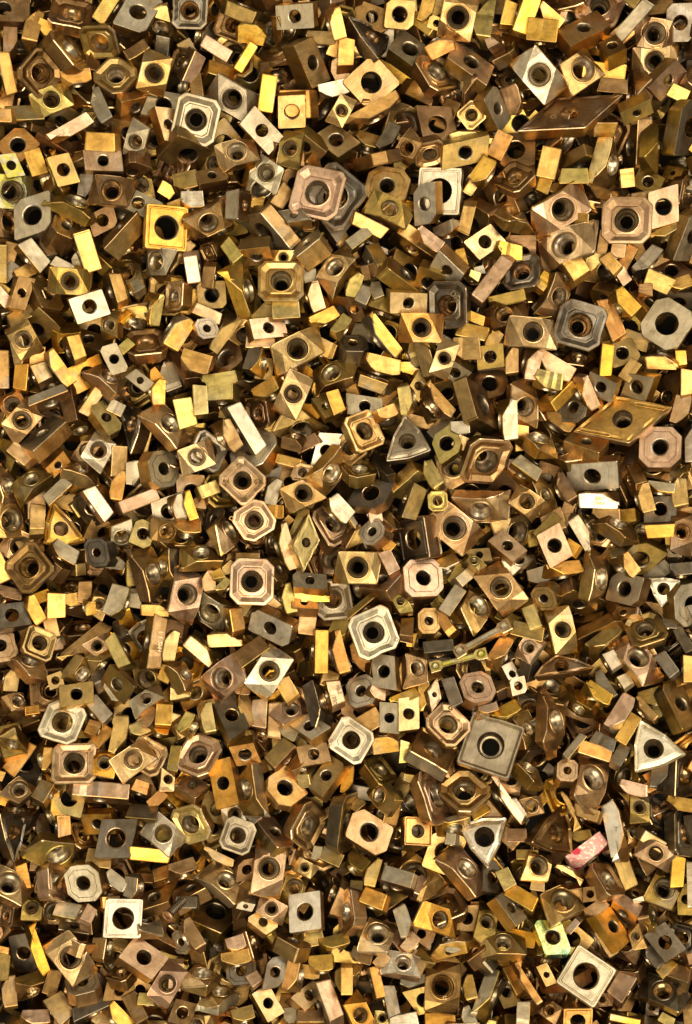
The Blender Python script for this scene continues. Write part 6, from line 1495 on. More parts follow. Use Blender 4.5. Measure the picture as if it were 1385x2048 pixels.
1132 r -616 -580 -75 -54 -31 -94 95 0 89 49 GB
1133 q -350 62 -67 155 -316 -1760 106 0 100 45 GB
1135 r 282 -1092 -133 55 366 1032 129 0 91 51 GB
1136 f -425 1370 -112 -626 -67 786 95 0 76 44 kk
1139 r -841 1021 -67 -492 -63 1477 115 0 78 43 BB
1140 q -939 -1319 -184 932 359 674 137 0 128 45 GG
1141 r 277 -96 -95 361 -85 -1473 102 0 90 36 oB
1142 r 639 -1063 -99 -225 833 761 102 0 66 47 bB
1143 f 346 -669 -83 -320 170 -1080 132 0 103 42 Go
1145 r -272 -946 -115 -250 -26 -1789 123 0 80 44 BG
1146 r 762 179 -145 -446 -34 1003 135 0 101 38 GB
1148 f -761 1041 -84 -48 588 945 119 0 99 40 BB
1149 f 279 -517 -101 -137 77 481 141 0 118 36 GG
1150 q 475 1484 -98 737 -353 1003 121 0 100 50 bB
1151 r 322 -1463 -59 75 -4 -1008 104 0 87 41 Bg
1152 r -103 -794 -84 -29 101 -963 119 0 84 42 GB
1153 q -794 1219 -146 -9 -704 -1500 123 0 112 46 oB
1154 f -631 691 -105 62 -168 -774 135 0 91 52 GB
1155 r -975 466 -155 671 -481 -1510 139 0 125 37 GG
1157 f -609 537 -89 148 595 -788 124 0 103 36 GB
1158 r -871 254 -109 107 93 1565 123 0 85 38 BB
1159 r -881 517 -67 222 -305 356 127 0 88 49 GB
1160 f -127 -439 -160 737 -54 -1062 103 0 94 35 bB
1162 r -51 1008 -95 457 179 567 131 0 117 45 oG
1163 r 365 98 -104 -241 -92 1179 145 0 91 51 GB
1164 f 121 512 -98 -220 98 1598 113 0 76 49 GG
1165 r -650 1431 -60 -988 186 -1286 115 0 93 39 GG
1166 r -990 -465 -131 -747 -309 -196 99 0 85 39 BB
1167 q 1009 -690 -115 113 42 355 136 0 131 42 oG
1168 r 566 -766 -135 46 229 -1280 99 0 69 36 kk
1169 f -979 671 -142 -1640 789 1597 127 0 86 50 kk
1170 f 809 1181 -68 -785 -264 797 139 0 101 49 BB
1172 f -935 1344 -102 -207 -496 1239 119 0 104 43 Go
1173 f 523 -565 -62 181 -166 -988 108 0 80 45 kk
1174 q -351 803 -87 43 747 -405 101 0 92 39 GB
1175 r 767 -767 -167 -576 338 1234 112 0 88 45 oB
1176 r 453 50 -52 335 -95 -480 104 0 96 46 Bg
1177 r -926 -46 -88 -308 -21 -595 109 0 78 35 GB
1178 r 619 -1318 -76 977 458 -1577 131 0 83 39 Go
1179 r 647 -1220 -83 3 -162 -377 100 0 78 40 bB
1180 r 12 -1221 -64 -101 -104 -945 119 0 105 48 GB
1181 q 647 1080 -137 554 -170 419 120 0 101 42 BG
1182 q -440 -32 -126 813 -329 722 132 0 123 50 BB
1183 f 746 690 -79 -371 -189 1758 137 0 91 38 GB
1184 r 44 -567 -78 -121 -71 -362 128 0 82 34 bB
1185 q -1003 -467 -163 -16 187 -1381 145 0 139 39 Go
1186 q 505 -174 -149 471 738 -1213 125 0 111 37 BB
1187 r 677 -412 -73 -441 -50 -1026 95 0 78 38 oB
1188 r 758 -1469 -60 -500 -552 320 116 0 102 36 GG
1190 f -571 -479 -98 171 48 -804 114 0 79 40 GG
1191 r 358 818 -81 432 460 -937 134 0 117 44 GB
1193 r -194 1167 -131 662 455 -362 107 0 67 36 BB
1194 f -635 1439 -108 -523 -361 1444 149 0 92 43 GG
1195 q -991 386 -152 -828 422 1675 85 0 71 42 GG
1196 r 943 590 -65 388 -5 -45 120 0 83 49 kk
1197 f 56 -96 -77 354 515 -192 107 0 78 43 GB
1199 q 610 1406 -137 247 155 -749 120 0 113 52 BB
1200 r -230 1019 -51 323 360 -1146 91 0 64 43 oG
1201 f 511 -1034 -96 -107 340 -819 115 0 74 45 GB
1202 f -592 721 -144 83 -200 -765 97 0 75 47 GG
1203 r 525 1191 -80 112 263 1276 92 0 84 41 BB
1204 r -221 -1300 -164 -40 -856 -1355 101 0 71 41 BB
1205 q 70 1038 -131 -489 -68 -977 128 0 109 49 BB
1206 r 1005 690 -93 -248 -472 -506 107 0 75 47 GB
1207 r -492 -1204 -107 529 -156 1481 123 0 94 43 bB
1208 q -320 1305 -75 -98 10 806 126 0 122 38 bG
1210 f 984 1013 -141 -529 -189 -131 123 0 112 40 GG
1211 r 9 -1373 -83 448 300 1484 134 0 98 38 BB
1212 f -373 986 -55 -187 210 1641 102 0 70 40 GB
1213 f -216 1375 -109 222 325 -1182 114 0 101 38 GG
1214 f 788 -1210 -50 289 -5 -1072 119 0 104 50 BB
1217 r 155 363 -128 -493 308 1312 124 0 100 49 bB
1218 f 144 -5 -92 -509 675 -147 136 0 120 43 BB
1219 q -335 -1466 -81 46 -309 188 130 0 116 38 BB
1220 f 826 -990 -117 817 -59 -662 127 0 80 41 BB
1221 f 605 -1390 -109 -433 619 1074 140 0 127 37 GB
1222 q -977 -1440 -111 657 368 582 100 0 97 46 GG
1223 q -765 232 -123 -678 304 -1431 119 0 105 40 oB
1224 r -764 1338 -95 314 -37 -780 100 0 71 44 BB
1225 f -977 1320 -112 -883 -129 -817 116 0 101 39 oB
1226 r 196 966 -87 -177 -176 -1749 129 0 117 36 GG
1227 r 23 1008 -136 453 154 948 97 0 89 43 BB
1229 f -1008 987 -78 52 -140 811 93 0 83 49 GB
1230 r 950 -1267 -66 564 622 -1146 94 0 57 46 bB
1231 r -900 -651 -145 126 522 -565 140 0 111 39 BB
1232 q 931 -363 -131 339 69 -1418 103 0 99 52 kk
1234 r -740 679 -135 -1105 731 -1377 108 0 86 47 Bg
1235 q 677 -1075 -142 -447 164 321 97 0 81 52 GG
1236 r -828 -423 -157 258 124 -1516 92 0 61 44 BB
1237 r 439 893 -69 448 -50 -678 129 0 85 47 oG
1239 q -458 501 -70 29 -214 1414 90 0 82 42 BB
1240 f -851 943 -66 585 -49 -665 131 0 109 36 Go
1241 f 884 -306 -91 459 360 -826 93 0 80 35 BG
1243 q 483 1250 -146 -347 139 -225 103 0 101 38 bB
1244 f -653 -1080 -59 -195 38 -356 132 0 80 35 BG
1246 q -876 1493 -142 368 350 -351 132 0 114 49 GG
1247 f 962 231 -129 -798 408 124 134 0 109 44 oB
1248 f -586 933 -81 -174 -60 -789 98 0 74 45 GB
1249 r 726 1240 -102 1058 84 -35 128 0 85 47 Bg
1250 r -784 -880 -104 -164 -18 -1647 93 0 72 40 Bg
1251 f 73 -720 -146 -554 -12 1021 109 0 90 45 GB
1252 f -248 -1131 -90 747 463 236 124 0 80 44 GG
1254 q 105 560 -84 844 -9 -189 131 0 127 39 GG
1255 r 153 -1144 -137 593 -19 350 129 0 80 45 BG
1256 r -195 1471 -42 -502 -222 -1262 120 0 87 51 BB
1258 r 40 1141 -83 689 -304 201 101 0 73 46 oB
1259 r 122 788 -164 -28 -132 -143 116 0 101 50 bB
1260 r -855 1129 -152 282 -401 892 135 0 118 37 GG
1261 q -176 -1195 -64 177 208 -1267 121 0 110 46 GG
1262 q -336 905 -94 639 -211 245 106 0 98 42 BB
1263 q -627 750 -122 -851 -401 -1477 94 0 85 48 BB
1264 q -197 -246 -95 447 -251 -143 135 0 120 48 bB
1265 r 353 653 -130 -392 -59 1450 126 0 96 39 BG
1266 r 934 -1196 -110 3 -114 -438 90 0 76 51 Bg
1267 f 318 1205 -69 752 446 -895 126 0 116 36 GB
1268 r 789 1408 -114 -776 -291 360 142 0 95 50 Go
1269 r -780 42 -167 -509 -711 -62 101 0 75 46 GG
1270 q 202 -1533 -177 -680 244 -1647 126 0 118 46 GG
1272 f -657 -794 -172 -887 -657 -417 147 0 138 51 BB
1274 r -929 1039 -45 -23 87 446 97 0 86 49 oB
1275 r -961 1364 -162 -14 224 1716 121 0 110 42 bB
1276 f -751 -588 -53 -466 -192 -851 102 0 83 43 GG
1277 r 283 -979 -117 29 -18 -1101 123 0 100 36 bB
1278 r -1012 -692 -116 -347 -516 -1246 129 0 109 36 GB
1279 r 968 495 -52 -486 -31 805 134 0 103 47 BB
1280 f -198 1256 -141 285 224 1633 149 0 107 36 BB
1281 r 321 -1416 -88 -388 240 -27 133 0 80 44 oG
1282 r -50 -659 -60 477 -206 194 103 0 81 41 GB
1283 q -1040 -1210 -61 6 97 568 116 0 102 51 BB
1284 r -622 -293 -185 965 -314 1062 142 0 114 47 Go
1285 r -687 83 -107 -524 -566 922 113 0 79 43 bB
1286 q 968 -1054 -118 188 735 -952 131 0 126 45 BB
1287 r 883 1141 -139 -406 -473 -557 100 0 74 46 BB
1289 r -781 977 -134 642 -182 -672 144 0 121 39 GB
1290 r 647 -1033 -162 286 -2 -787 137 0 94 40 BB
1291 r -974 225 -58 920 -658 708 115 0 71 50 GB
1292 r 623 -662 -144 240 -249 1506 146 0 121 37 BB
1293 f -709 1130 -160 -34 -352 1216 120 0 79 52 GB
1294 f -844 354 -79 -367 80 -230 101 0 71 50 GB
1295 r -836 1287 -79 -266 -68 1308 125 0 100 39 GB
1296 f 759 -1344 -95 -1073 216 309 100 0 77 35 oG
1297 f 41 1272 -82 83 454 -905 116 0 87 37 GG
1298 r -448 1008 -48 -513 -379 1638 141 0 110 41 GG
1299 r -442 -1315 -160 -755 244 -915 111 0 100 38 bG
1300 q -21 1391 -59 303 -308 659 98 0 90 50 GB
1301 q -607 361 -126 -13 62 -1481 123 0 118 36 Go
1302 q -545 -1238 -122 295 -425 1259 137 0 122 41 GB
1303 f 812 -341 -118 -535 -466 1450 138 0 127 36 oB
1304 f 1002 -360 -128 -231 -582 690 112 0 95 46 BG
1305 q -333 -1315 -89 261 123 1209 119 0 108 35 GB
1306 q -504 973 -86 101 -333 -311 128 0 114 49 BB
1307 r -882 -223 -113 -124 217 1233 132 0 105 39 Go
1308 q 769 -1421 -126 -1078 337 549 116 0 107 51 BB
1309 f -575 -942 -102 706 461 1512 95 0 65 46 oB
1310 r 880 1235 -97 620 439 -1287 122 0 89 47 GG
1311 r -327 -1026 -75 -170 533 1168 120 0 111 48 BG
1312 q 1045 430 -104 -673 422 -1232 118 0 114 46 bB
1313 r 502 735 -62 -87 -282 918 107 0 75 38 BB
1314 q -931 203 -116 61 347 -556 109 0 105 45 BB
1315 f -242 235 -155 447 326 -1119 149 0 141 47 Bg
1316 f -543 982 -179 -1219 688 1649 126 0 79 45 BG
1318 r -67 640 -162 -804 600 -669 143 0 127 51 GB
1319 r -759 1294 -130 -685 306 940 144 0 103 41 GB
1320 r -1000 1205 -92 -563 56 818 119 0 82 41 Go
1321 f 487 -59 -61 155 247 194 127 0 97 48 GG
1322 r 682 464 -148 -577 -335 1357 106 0 77 41 GB
1323 r -737 -1196 -143 -36 -538 1715 128 0 105 50 BB
1324 f 685 -325 -163 -302 621 1283 133 0 124 35 GB
1325 r -396 -528 -126 -414 -100 -1607 136 0 91 49 GG
1326 f 856 -1050 -133 223 393 954 106 0 92 46 bG
1327 f -264 -69 -123 219 -9 -365 114 0 81 49 Bg
1328 r -890 -1298 -111 -440 492 840 111 0 93 50 oB
1331 r -27 1316 -149 600 -301 -504 99 0 72 48 Go
1333 r 573 94 -83 -65 -282 740 98 0 72 50 BB
1334 r 151 1481 -45 -754 -124 949 140 0 87 35 BG
1335 r 489 1318 -116 585 109 14 92 0 76 50 GG
1336 r -801 206 -172 45 63 -1421 102 0 96 35 Go
1337 r -196 -859 -130 131 -554 1245 121 0 77 47 oB
1338 r 503 -1474 -57 403 -176 1677 109 0 94 50 GB
1340 r -820 -1360 -126 179 -532 1166 97 0 81 37 GB
1341 r -364 -842 -56 -97 257 -257 104 0 80 41 GB
1343 r -864 -1387 -160 -13 429 1018 145 0 88 49 Bg
1344 r -998 147 -79 163 -4 -1084 134 0 112 43 GG
1345 r -107 340 -105 -43 66 1342 144 0 112 38 oG
1346 q 11 182 -45 -178 116 1253 90 0 84 37 bB
1347 f 580 318 -165 189 752 346 120 0 100 39 oB
1348 f -933 119 -87 -137 117 -1589 136 0 88 45 bG
1349 r -349 1047 -78 -78 223 -487 116 0 107 36 GB
1350 q -655 -1044 -81 37 -138 -607 111 0 105 47 BB
1351 f -957 -604 -172 136 -732 1495 132 0 123 47 BG
1352 q 293 -228 -92 95 29 -1611 122 0 107 41 GG
1354 q -303 8 -156 -171 -45 1774 90 0 78 39 Bg
1355 r -312 1471 -81 396 93 403 105 0 95 45 oB
1356 q -833 -1504 -81 -349 -567 1631 111 0 93 47 Bg
1357 r -609 668 -152 406 -74 1315 102 0 88 42 oB
1358 r 991 -1356 -63 -247 -335 -828 110 0 97 51 BG
1359 f -559 -87 -99 415 -674 -76 104 0 70 41 bB
1360 r 213 1380 -97 -1050 68 1411 115 0 72 37 oG
1361 r 716 -477 -128 -554 538 981 144 0 106 41 GG
1362 f -976 1479 -121 54 276 1571 138 0 97 36 bG
1364 q -1013 -1151 -105 325 19 636 139 0 133 51 BB
1365 r -53 582 -180 556 -541 -567 109 0 102 48 kk
1367 q 234 1379 -124 59 -565 -1680 104 0 97 47 GB
1368 q 987 1328 -148 -179 467 -1190 128 0 113 52 bB
1369 q -621 -665 -97 165 373 -208 89 0 82 48 BG
1370 q 1012 1218 -53 -81 -454 -1235 118 0 110 41 bB
1371 q -104 420 -142 745 -702 763 135 0 129 44 GB
1372 f -473 -1174 -167 282 684 594 116 0 70 38 Go
1373 r -200 1462 -123 1006 -580 -703 107 0 83 43 Go
1374 r 499 1109 -85 -41 183 -1280 111 0 97 42 GB
1375 r 840 1253 -149 -344 -423 596 134 0 113 44 GB
1376 r -877 938 -93 -408 -258 -1203 103 0 80 35 bG
1377 q 60 989 -162 87 -178 -1241 124 0 109 50 GG
1378 r -791 -204 -167 -315 81 -192 95 0 61 39 GG
1379 q 769 59 -133 710 -82 -670 129 0 107 42 GB
1381 r -479 706 -87 -1011 -234 -1287 121 0 107 48 oG
1384 r 477 -908 -136 -872 -164 -397 110 0 105 44 GB
1385 r -223 -1481 -65 -951 -41 515 139 0 113 40 Bg
1387 r -390 1389 -140 21 -564 -223 122 0 113 40 GB
1388 r 664 -280 -173 -69 -369 1268 113 0 105 46 bB
1389 f -466 205 -99 -366 619 -1295 122 0 108 36 bG
1390 q 29 -223 -118 -480 502 1430 120 0 110 42 GB
1391 r -727 517 -128 -115 -40 1201 140 0 92 42 bB
1392 f -777 538 -172 -251 -307 1222 125 0 96 43 Go
1393 q 419 921 -142 -440 438 1079 112 0 109 45 Go
1394 f 723 -65 -79 56 241 1711 101 0 66 46 bG
1395 r -441 303 -90 92 445 225 99 0 85 50 GG
1396 r -541 -1444 -53 657 210 1594 119 0 91 34 oB
1397 f -273 1109 -101 -706 -456 427 149 0 111 42 GG
1399 r -991 1078 -105 -775 315 -1501 124 0 103 49 bB
1400 f -216 -107 -166 -153 -297 -1480 137 0 93 49 BB
1401 r -151 1104 -85 273 -241 1546 95 0 68 35 kk
1402 r 418 -1034 -51 256 237 848 91 0 70 40 kk
1404 f 28 863 -77 254 208 -273 143 0 99 45 BB
1405 r 533 -444 -75 -43 135 -1275 121 0 110 50 BB
1406 q -985 -985 -72 -107 -127 -747 130 0 109 48 BB
1407 r -591 -826 -151 -113 -1 1146 123 0 97 35 bB
1408 r 547 1222 -118 -290 121 1273 130 0 83 41 GG
1409 q -377 -896 -83 -162 -148 -654 122 0 101 35 GG
1410 q 372 -737 -66 -184 356 1042 99 0 92 34 GB
1411 r -280 -1463 -139 442 455 1061 146 0 130 40 Bg
1412 q 628 -804 -84 -230 66 176 118 0 113 47 oG
1413 r 482 -1424 -164 -288 -501 -770 105 0 96 52 oB
1414 f 1018 -537 -90 -62 97 -273 101 0 73 37 GG
1415 r 467 1090 -121 21 249 314 122 0 82 52 kk
1416 f -180 1329 -100 349 -570 -1195 140 0 128 36 bB
1417 r 920 387 -125 -269 -230 215 121 0 87 38 BB
1418 q -945 1244 -96 102 320 1771 98 0 91 43 oB
1419 r -520 -1307 -85 -77 241 415 123 0 91 43 GB
1420 f 806 335 -66 45 -165 -363 145 0 107 40 BB
1421 q 515 -1060 -159 280 408 -921 104 0 96 47 BB
1422 f 546 -1159 -148 5 182 520 121 0 86 42 GB
1424 r 443 802 -75 -193 -136 877 104 0 91 36 oB
1425 r 51 -773 -139 -489 747 334 116 0 106 41 kk
1426 r -704 -230 -144 115 277 -1335 116 0 89 50 GB
1427 r -504 -880 -60 -318 235 152 142 0 97 37 GB
1428 r -150 -367 -106 -361 461 641 101 0 69 45 GB
1429 f -472 1228 -123 565 352 -1123 146 0 107 45 GB
1430 f 862 654 -82 220 -163 1254 94 0 66 40 BB
1431 r 230 -20 -121 707 82 1291 106 0 87 43 bG
1433 q -151 1469 -159 -34 -205 1302 118 0 99 43 GG
1434 q -1025 -49 -61 -472 -279 1216 109 0 90 48 GB
1435 r 406 -261 -86 -476 12 -1615 119 0 90 35 GB
1436 r -269 -1159 -120 -243 -223 153 137 0 100 35 BB
1438 q -1018 -1392 -138 -183 -41 838 88 0 75 45 GG
1439 r 263 -314 -104 -191 -707 -1130 121 0 78 41 BG
1440 q 827 1380 -133 -320 -500 226 92 0 79 38 GG
1441 r -542 -647 -117 -672 -298 -1674 113 0 80 45 oB
1442 q -288 1471 -122 112 55 269 113 0 93 50 bB
1443 r 327 1129 -135 -339 -710 -1730 109 0 91 49 BB
1445 r -286 978 -135 272 66 -1669 134 0 123 42 bB
1446 q 985 254 -89 284 -723 331 103 0 100 35 GB
1448 f 75 -1294 -90 -12 32 269 132 0 81 40 BG
1449 q -577 19 -89 -227 18 -1351 125 0 111 49 GB
1450 r -274 664 -149 48 -211 -2 120 0 93 48 oG
1451 q -579 -493 -133 264 148 568 84 0 69 51 GG
1452 r -352 573 -123 45 -499 -566 117 0 83 40 GG
1453 r -398 -73 -167 681 691 -1517 117 0 100 36 BB
1454 f 707 831 -94 75 508 -1048 116 0 97 51 oB
1455 q 851 466 -136 8 -170 1151 106 0 89 39 bB
1457 r 153 1305 -181 689 43 1520 127 0 117 40 Bg
1458 r 882 765 -72 16 129 -1513 143 0 124 46 BB
1460 f -772 -79 -175 136 -459 -1107 149 0 122 39 Bg
1461 q 935 -1292 -128 403 -691 339 99 0 92 43 Go
1462 f 819 -1418 -154 98 350 -1657 133 0 103 45 kk
1463 r -390 103 -126 -548 637 1591 100 0 94 52 Bg
1464 f 853 -53 -86 -366 -212 -335 107 0 87 40 GG
1465 r 570 -1486 -101 35 -235 1659 93 0 63 47 BB
1466 r -766 -845 -132 -455 -420 552 101 0 70 42 oB
1467 r -1002 755 -100 124 -202 316 144 0 95 37 Bg
1469 r 927 1107 -167 70 -163 -1540 118 0 108 42 BB
1470 r 1015 -1024 -167 240 -52 836 111 0 81 42 GG
1471 q -1000 1215 -128 -124 -158 1695 128 0 105 47 bG
1472 f -404 -1009 -119 -601 -340 1135 131 0 100 36 oG
1473 q -231 -1482 -174 932 158 -1128 129 0 123 51 BG
1474 r -479 688 -137 76 -2 -669 141 0 111 39 kk
1475 q 889 -1335 -130 -371 104 107 100 0 92 36 GB
1476 f 46 -226 -165 118 185 1242 121 0 94 45 Go
1477 r -303 -1006 -138 607 261 1641 112 0 98 42 bB
1478 r -989 -1242 -161 -162 19 699 105 0 73 46 BB
1479 f 783 -1292 -101 -244 321 1297 111 0 88 44 Bg
1480 r -507 1314 -127 910 -311 777 131 0 87 41 kk
1481 q -368 1459 -148 430 -218 526 108 0 90 39 oB
1482 f -1007 -78 -128 782 -154 969 147 0 116 49 GG
1483 f 215 982 -162 916 275 25 150 0 114 50 GG
1484 q 956 -1451 -120 398 -449 85 114 0 103 50 Bg
1485 r 756 690 -144 164 -545 -265 107 0 81 48 GG
1486 q -443 -343 -162 -32 92 815 119 0 111 46 Bg
1487 q -542 47 -137 358 17 -1669 99 0 96 52 bG
1488 r -353 1365 -172 262 -231 -1500 128 0 103 45 BB
1489 q 252 -566 -142 27 429 -1616 97 0 95 45 BB
1490 r -512 559 -161 529 187 -927 127 0 97 44 BB
1491 r 296 1311 -109 660 37 654 136 0 117 35 bB
1494 q 141 -131 -78 -519 198 -434 107 0 93 43 GB
1495 r 439 -477 -143 -127 -168 1583 143 0 115 50 BB
1496 r 749 -561 -98 -291 -426 42 95 0 60 46 Go
1497 f -674 486 -149 285 -307 254 104 0 82 36 Go
1498 r -132 -366 -153 119 -320 -4 126 0 102 35 BG
1499 r -83 -283 -119 141 191 -1784 114 0 94 38 Bg
1500 q -169 -999 -58 -129 58 1723 102 0 91 37 oB
1501 r 835 636 -141 -109 -659 204 117 0 110 46 Bg
1502 q 271 -951 -161 -59 386 1415 140 0 133 45 oB
1503 r -27 768 -121 -897 -220 1219 116 0 78 40 GB
1504 f -449 -985 -125 37 -211 -971 143 0 96 52 oB
1506 q -511 1362 -141 -420 -304 1435 100 0 91 36 GG
1507 r -47 48 -159 -61 -259 -402 146 0 113 50 BB
1508 f -271 -1236 -167 29 213 -842 119 0 108 51 oB
1509 q -850 -465 -169 341 -327 1708 132 0 122 38 bB
1511 r -353 728 -175 443 -688 106 144 0 118 48 BG
1512 f 924 971 -145 669 95 -1598 113 0 92 39 oB
1513 r 604 -194 -130 -627 -14 -1338 99 0 86 40 BG
1514 r 369 -1172 -156 -266 -172 470 101 0 79 38 BB
1515 r 567 160 -162 -56 -241 755 109 0 96 51 GB
1516 r 373 -1376 -122 -478 70 578 139 0 118 40 kk
1517 f -870 -711 -84 -560 192 1146 106 0 76 45 bB
1518 r 1016 -1156 -163 -768 -525 -725 115 0 86 46 BB
1519 f 209 -374 -102 117 183 -1521 115 0 81 42 GB
1521 r -146 1358 -158 466 134 488 116 0 100 47 kk
1522 f 244 -1125 -170 -1060 -563 -134 95 0 79 51 BB
1523 q 56 -835 -128 -509 555 289 100 0 91 37 oB
1524 r -540 -1020 -162 471 -129 -1579 146 0 128 42 GB
1525 r -948 -351 -74 -90 -348 434 135 0 92 36 bB
1526 r 143 1383 -164 -808 -709 -1010 125 0 117 42 kk
1527 r 709 614 -138 -985 309 1024 97 0 64 43 Go
1528 f 743 -1518 -165 -287 -208 798 142 0 92 40 BG
1529 q 521 1338 -164 446 -57 182 124 0 108 51 GB
1530 r -589 793 -163 -73 -310 1595 129 0 103 42 oB
1531 r 972 739 -144 473 -546 1341 127 0 82 45 GB
1532 r -706 -1197 -165 -187 291 1310 109 0 98 51 BB
1533 q 965 -394 -171 -292 158 232 90 0 77 41 BB
1534 r 200 -710 -109 -840 -104 1296 131 0 118 39 Go
1536 r -78 1471 -77 -223 98 -1705 123 0 115 51 bG
1537 f -546 1393 -163 237 -420 1600 110 0 98 50 oG
1538 r 317 767 -87 83 333 74 106 0 85 49 kk
1539 r -790 -1052 -79 583 77 581 95 0 70 39 oG
1540 r -1003 355 -54 -614 281 -889 111 0 96 36 oB
1541 f -76 252 -134 -265 258 228 115 0 84 50 Bg
1542 q 364 1330 -145 37 -230 -1454 109 0 106 50 bG
1543 r 632 1333 -156 -859 -440 765 125 0 107 36 bG
1544 r -280 396 -151 60 -526 776 121 0 105 37 Go
1545 f 171 -403 -145 -152 -13 1279 114 0 87 36 BB
1546 r 671 615 -174 875 379 -153 140 0 126 51 BB
1547 f 300 -355 -144 -50 129 232 134 0 114 43 oB
1548 q -209 -492 -56 -201 65 -1327 89 0 76 43 oG
1549 r 909 -1185 -150 -188 99 1270 119 0 98 36 bB
1550 r 401 1533 -150 517 230 -1325 138 0 120 40 GG
1551 r 483 -294 -136 158 259 -434 142 0 116 38 oG
1552 f 327 -733 -97 -331 -668 -1152 111 0 99 34 BB
1554 q -257 -703 -148 25 -253 -787 105 0 87 40 Go
1555 r 528 -44 -148 -751 509 234 105 0 86 49 GG
1556 r -154 528 -77 -323 527 320 120 0 90 51 BG
1557 f -499 -728 -75 -125 293 1363 125 0 114 35 oB
1558 f -418 -242 -167 221 233 1770 134 0 120 46 BB
1559 q 590 -497 -124 -537 -183 -356 140 0 134 35 GB
1560 f -356 -674 -129 -287 -618 541 141 0 101 41 GB
1561 r -95 -141 -160 -271 185 -43 110 0 85 35 BB
1562 q 896 -803 -102 -407 75 218 133 0 124 41 BB
1563 r -18 231 -163 -204 -38 -911 96 0 60 50 bB
1564 f -621 60 -147 -204 -230 -1390 136 0 121 51 GG
1565 f -702 805 -134 -55 -258 -1576 114 0 75 40 BB
1566 r -168 -672 -73 186 59 -1647 134 0 102 37 GG
1568 r -964 -210 -114 689 351 1270 104 0 82 36 bB
1569 r -938 1255 -144 38 384 1625 142 0 111 42 bG
1570 r -502 886 -103 477 -417 198 96 0 72 38 kk
1573 f 910 1192 -135 -126 22 -1178 96 0 65 39 GG
1574 q -78 -848 -150 605 126 -30 96 0 80 45 oB
1575 q 942 1494 -133 -1690 779 306 84 0 70 49 BB
1576 q 685 -598 -132 -25 290 1153 117 0 105 51 BB
1577 f 718 1316 -111 283 -245 -395 106 0 73 37 BG
1578 r 409 -1108 -167 396 200 -1444 124 0 114 39 GG
1579 q 451 -1215 -158 896 -20 1317 137 0 134 46 bG
1580 q -569 434 -104 356 -645 744 93 0 79 35 oG
1581 q -851 690 -73 -115 13 -351 125 0 106 44 GB
1582 f 511 -989 -172 -278 56 -868 99 0 92 45 bG
1584 r 467 110 -106 -903 569 1737 108 0 73 41 GB
1585 r 773 -676 -105 -146 -135 1370 115 0 82 48 GG
1586 f 147 -100 -138 -60 496 489 108 0 78 41 BB
1587 q -827 626 -127 280 555 434 127 0 107 41 BB
1588 r 705 287 -106 -439 -7 1027 139 0 90 46 oB
1589 r 999 59 -171 409 122 332 119 0 106 48 GG
1590 r 85 -1064 -148 -487 -325 -745 139 0 99 52 bG
1592 q -598 -775 -151 -344 -289 1577 136 0 119 47 bB
1593 r 151 15 -127 395 -54 -200 135 0 105 48 kk
1594 f -546 1060 -66 93 -80 101 120 0 91 45 GB
1596 q -634 396 -186 798 -275 -586 89 0 75 37 BB
1597 f -591 -1064 -165 832 251 1423 119 0 105 38 BG
1598 r -81 -471 -92 594 663 -1411 98 0 67 49 BG
1601 r 57 770 -155 -178 -416 -1570 97 0 79 48 bB
1602 r 148 -968 -136 325 -574 421 145 0 121 47 GG
1603 f -382 4 -156 -254 218 -204 130 0 109 46 bB
1605 r -425 480 -102 -52 417 1008 99 0 89 47 BG
1606 f -487 335 -144 959 -484 388 98 0 61 45 GG
1607 q 687 -962 -159 539 59 -1009 110 0 93 43 bB
1608 q -21 441 -119 108 100 1202 104 0 98 48 oG
1610 r 16 -19 -164 123 -512 -1270 140 0 88 49 oB
1611 r 3 320 -133 -846 -376 -497 127 0 111 37 GB
1612 r -178 -897 -157 -216 48 486 141 0 103 48 GB
1613 q -77 -949 -56 -23 -269 -1092 124 0 113 45 bB
1614 r 383 1003 -153 491 -592 -1579 125 0 108 42 oB
1615 r 822 532 -158 -84 124 1747 122 0 96 35 GB
1616 f 949 -124 -107 322 183 244 106 0 89 45 GG
1617 q -483 159 -89 -455 489 40 105 0 93 38 oB
1618 r 3 -1308 -143 -766 -723 76 94 0 71 51 GB
1619 r -54 -1205 -133 -56 -663 -1361 132 0 89 42 bB
1620 q 547 -1301 -127 -543 -225 1310 131 0 118 40 bB
1622 f 437 466 -77 166 142 1780 127 0 113 36 Bg
1623 f -444 327 -136 10 24 -1478 142 0 108 43 bB
1624 r -610 1210 -78 -117 -454 214 135 0 90 41 bB
1625 r -160 84 -58 -43 -97 -1063 90 0 61 36 BB
1626 r 700 -1130 -163 -379 267 784 118 0 102 47 GB
1627 r 193 1395 -179 -928 -632 -1376 138 0 98 35 BB
1628 q 22 843 -166 859 -146 -535 121 0 112 39 BB
1629 f -389 -1098 -122 -600 56 1581 138 0 87 44 BB
1631 r -477 -1088 -152 -369 -70 -219 131 0 113 35 GG
1632 q 613 455 -160 389 -141 1747 102 0 88 45 GG
1633 f 234 -1237 -95 386 -743 -1581 145 0 93 39 GG
1635 r -84 421 -169 -119 490 972 118 0 106 48 GG
1636 r -488 1215 -154 -208 439 -459 126 0 105 50 GG
1637 f 124 162 -114 692 -591 -1635 118 0 73 48 GB
1638 r -864 71 -120 -284 -287 1797 117 0 109 41 kk
1639 q 113 1479 -104 29 594 -539 125 0 104 50 bG
1640 r 360 593 -159 -238 37 -1070 116 0 99 42 bB
1641 r -945 -1421 -168 376 299 912 145 0 130 44 GG
1644 r -138 1223 -169 215 -34 -468 127 0 120 41 BB
1645 f -761 824 -96 -758 451 -797 142 0 102 47 bG
1646 r 609 80 -171 -167 -687 -1762 123 0 104 48 kk
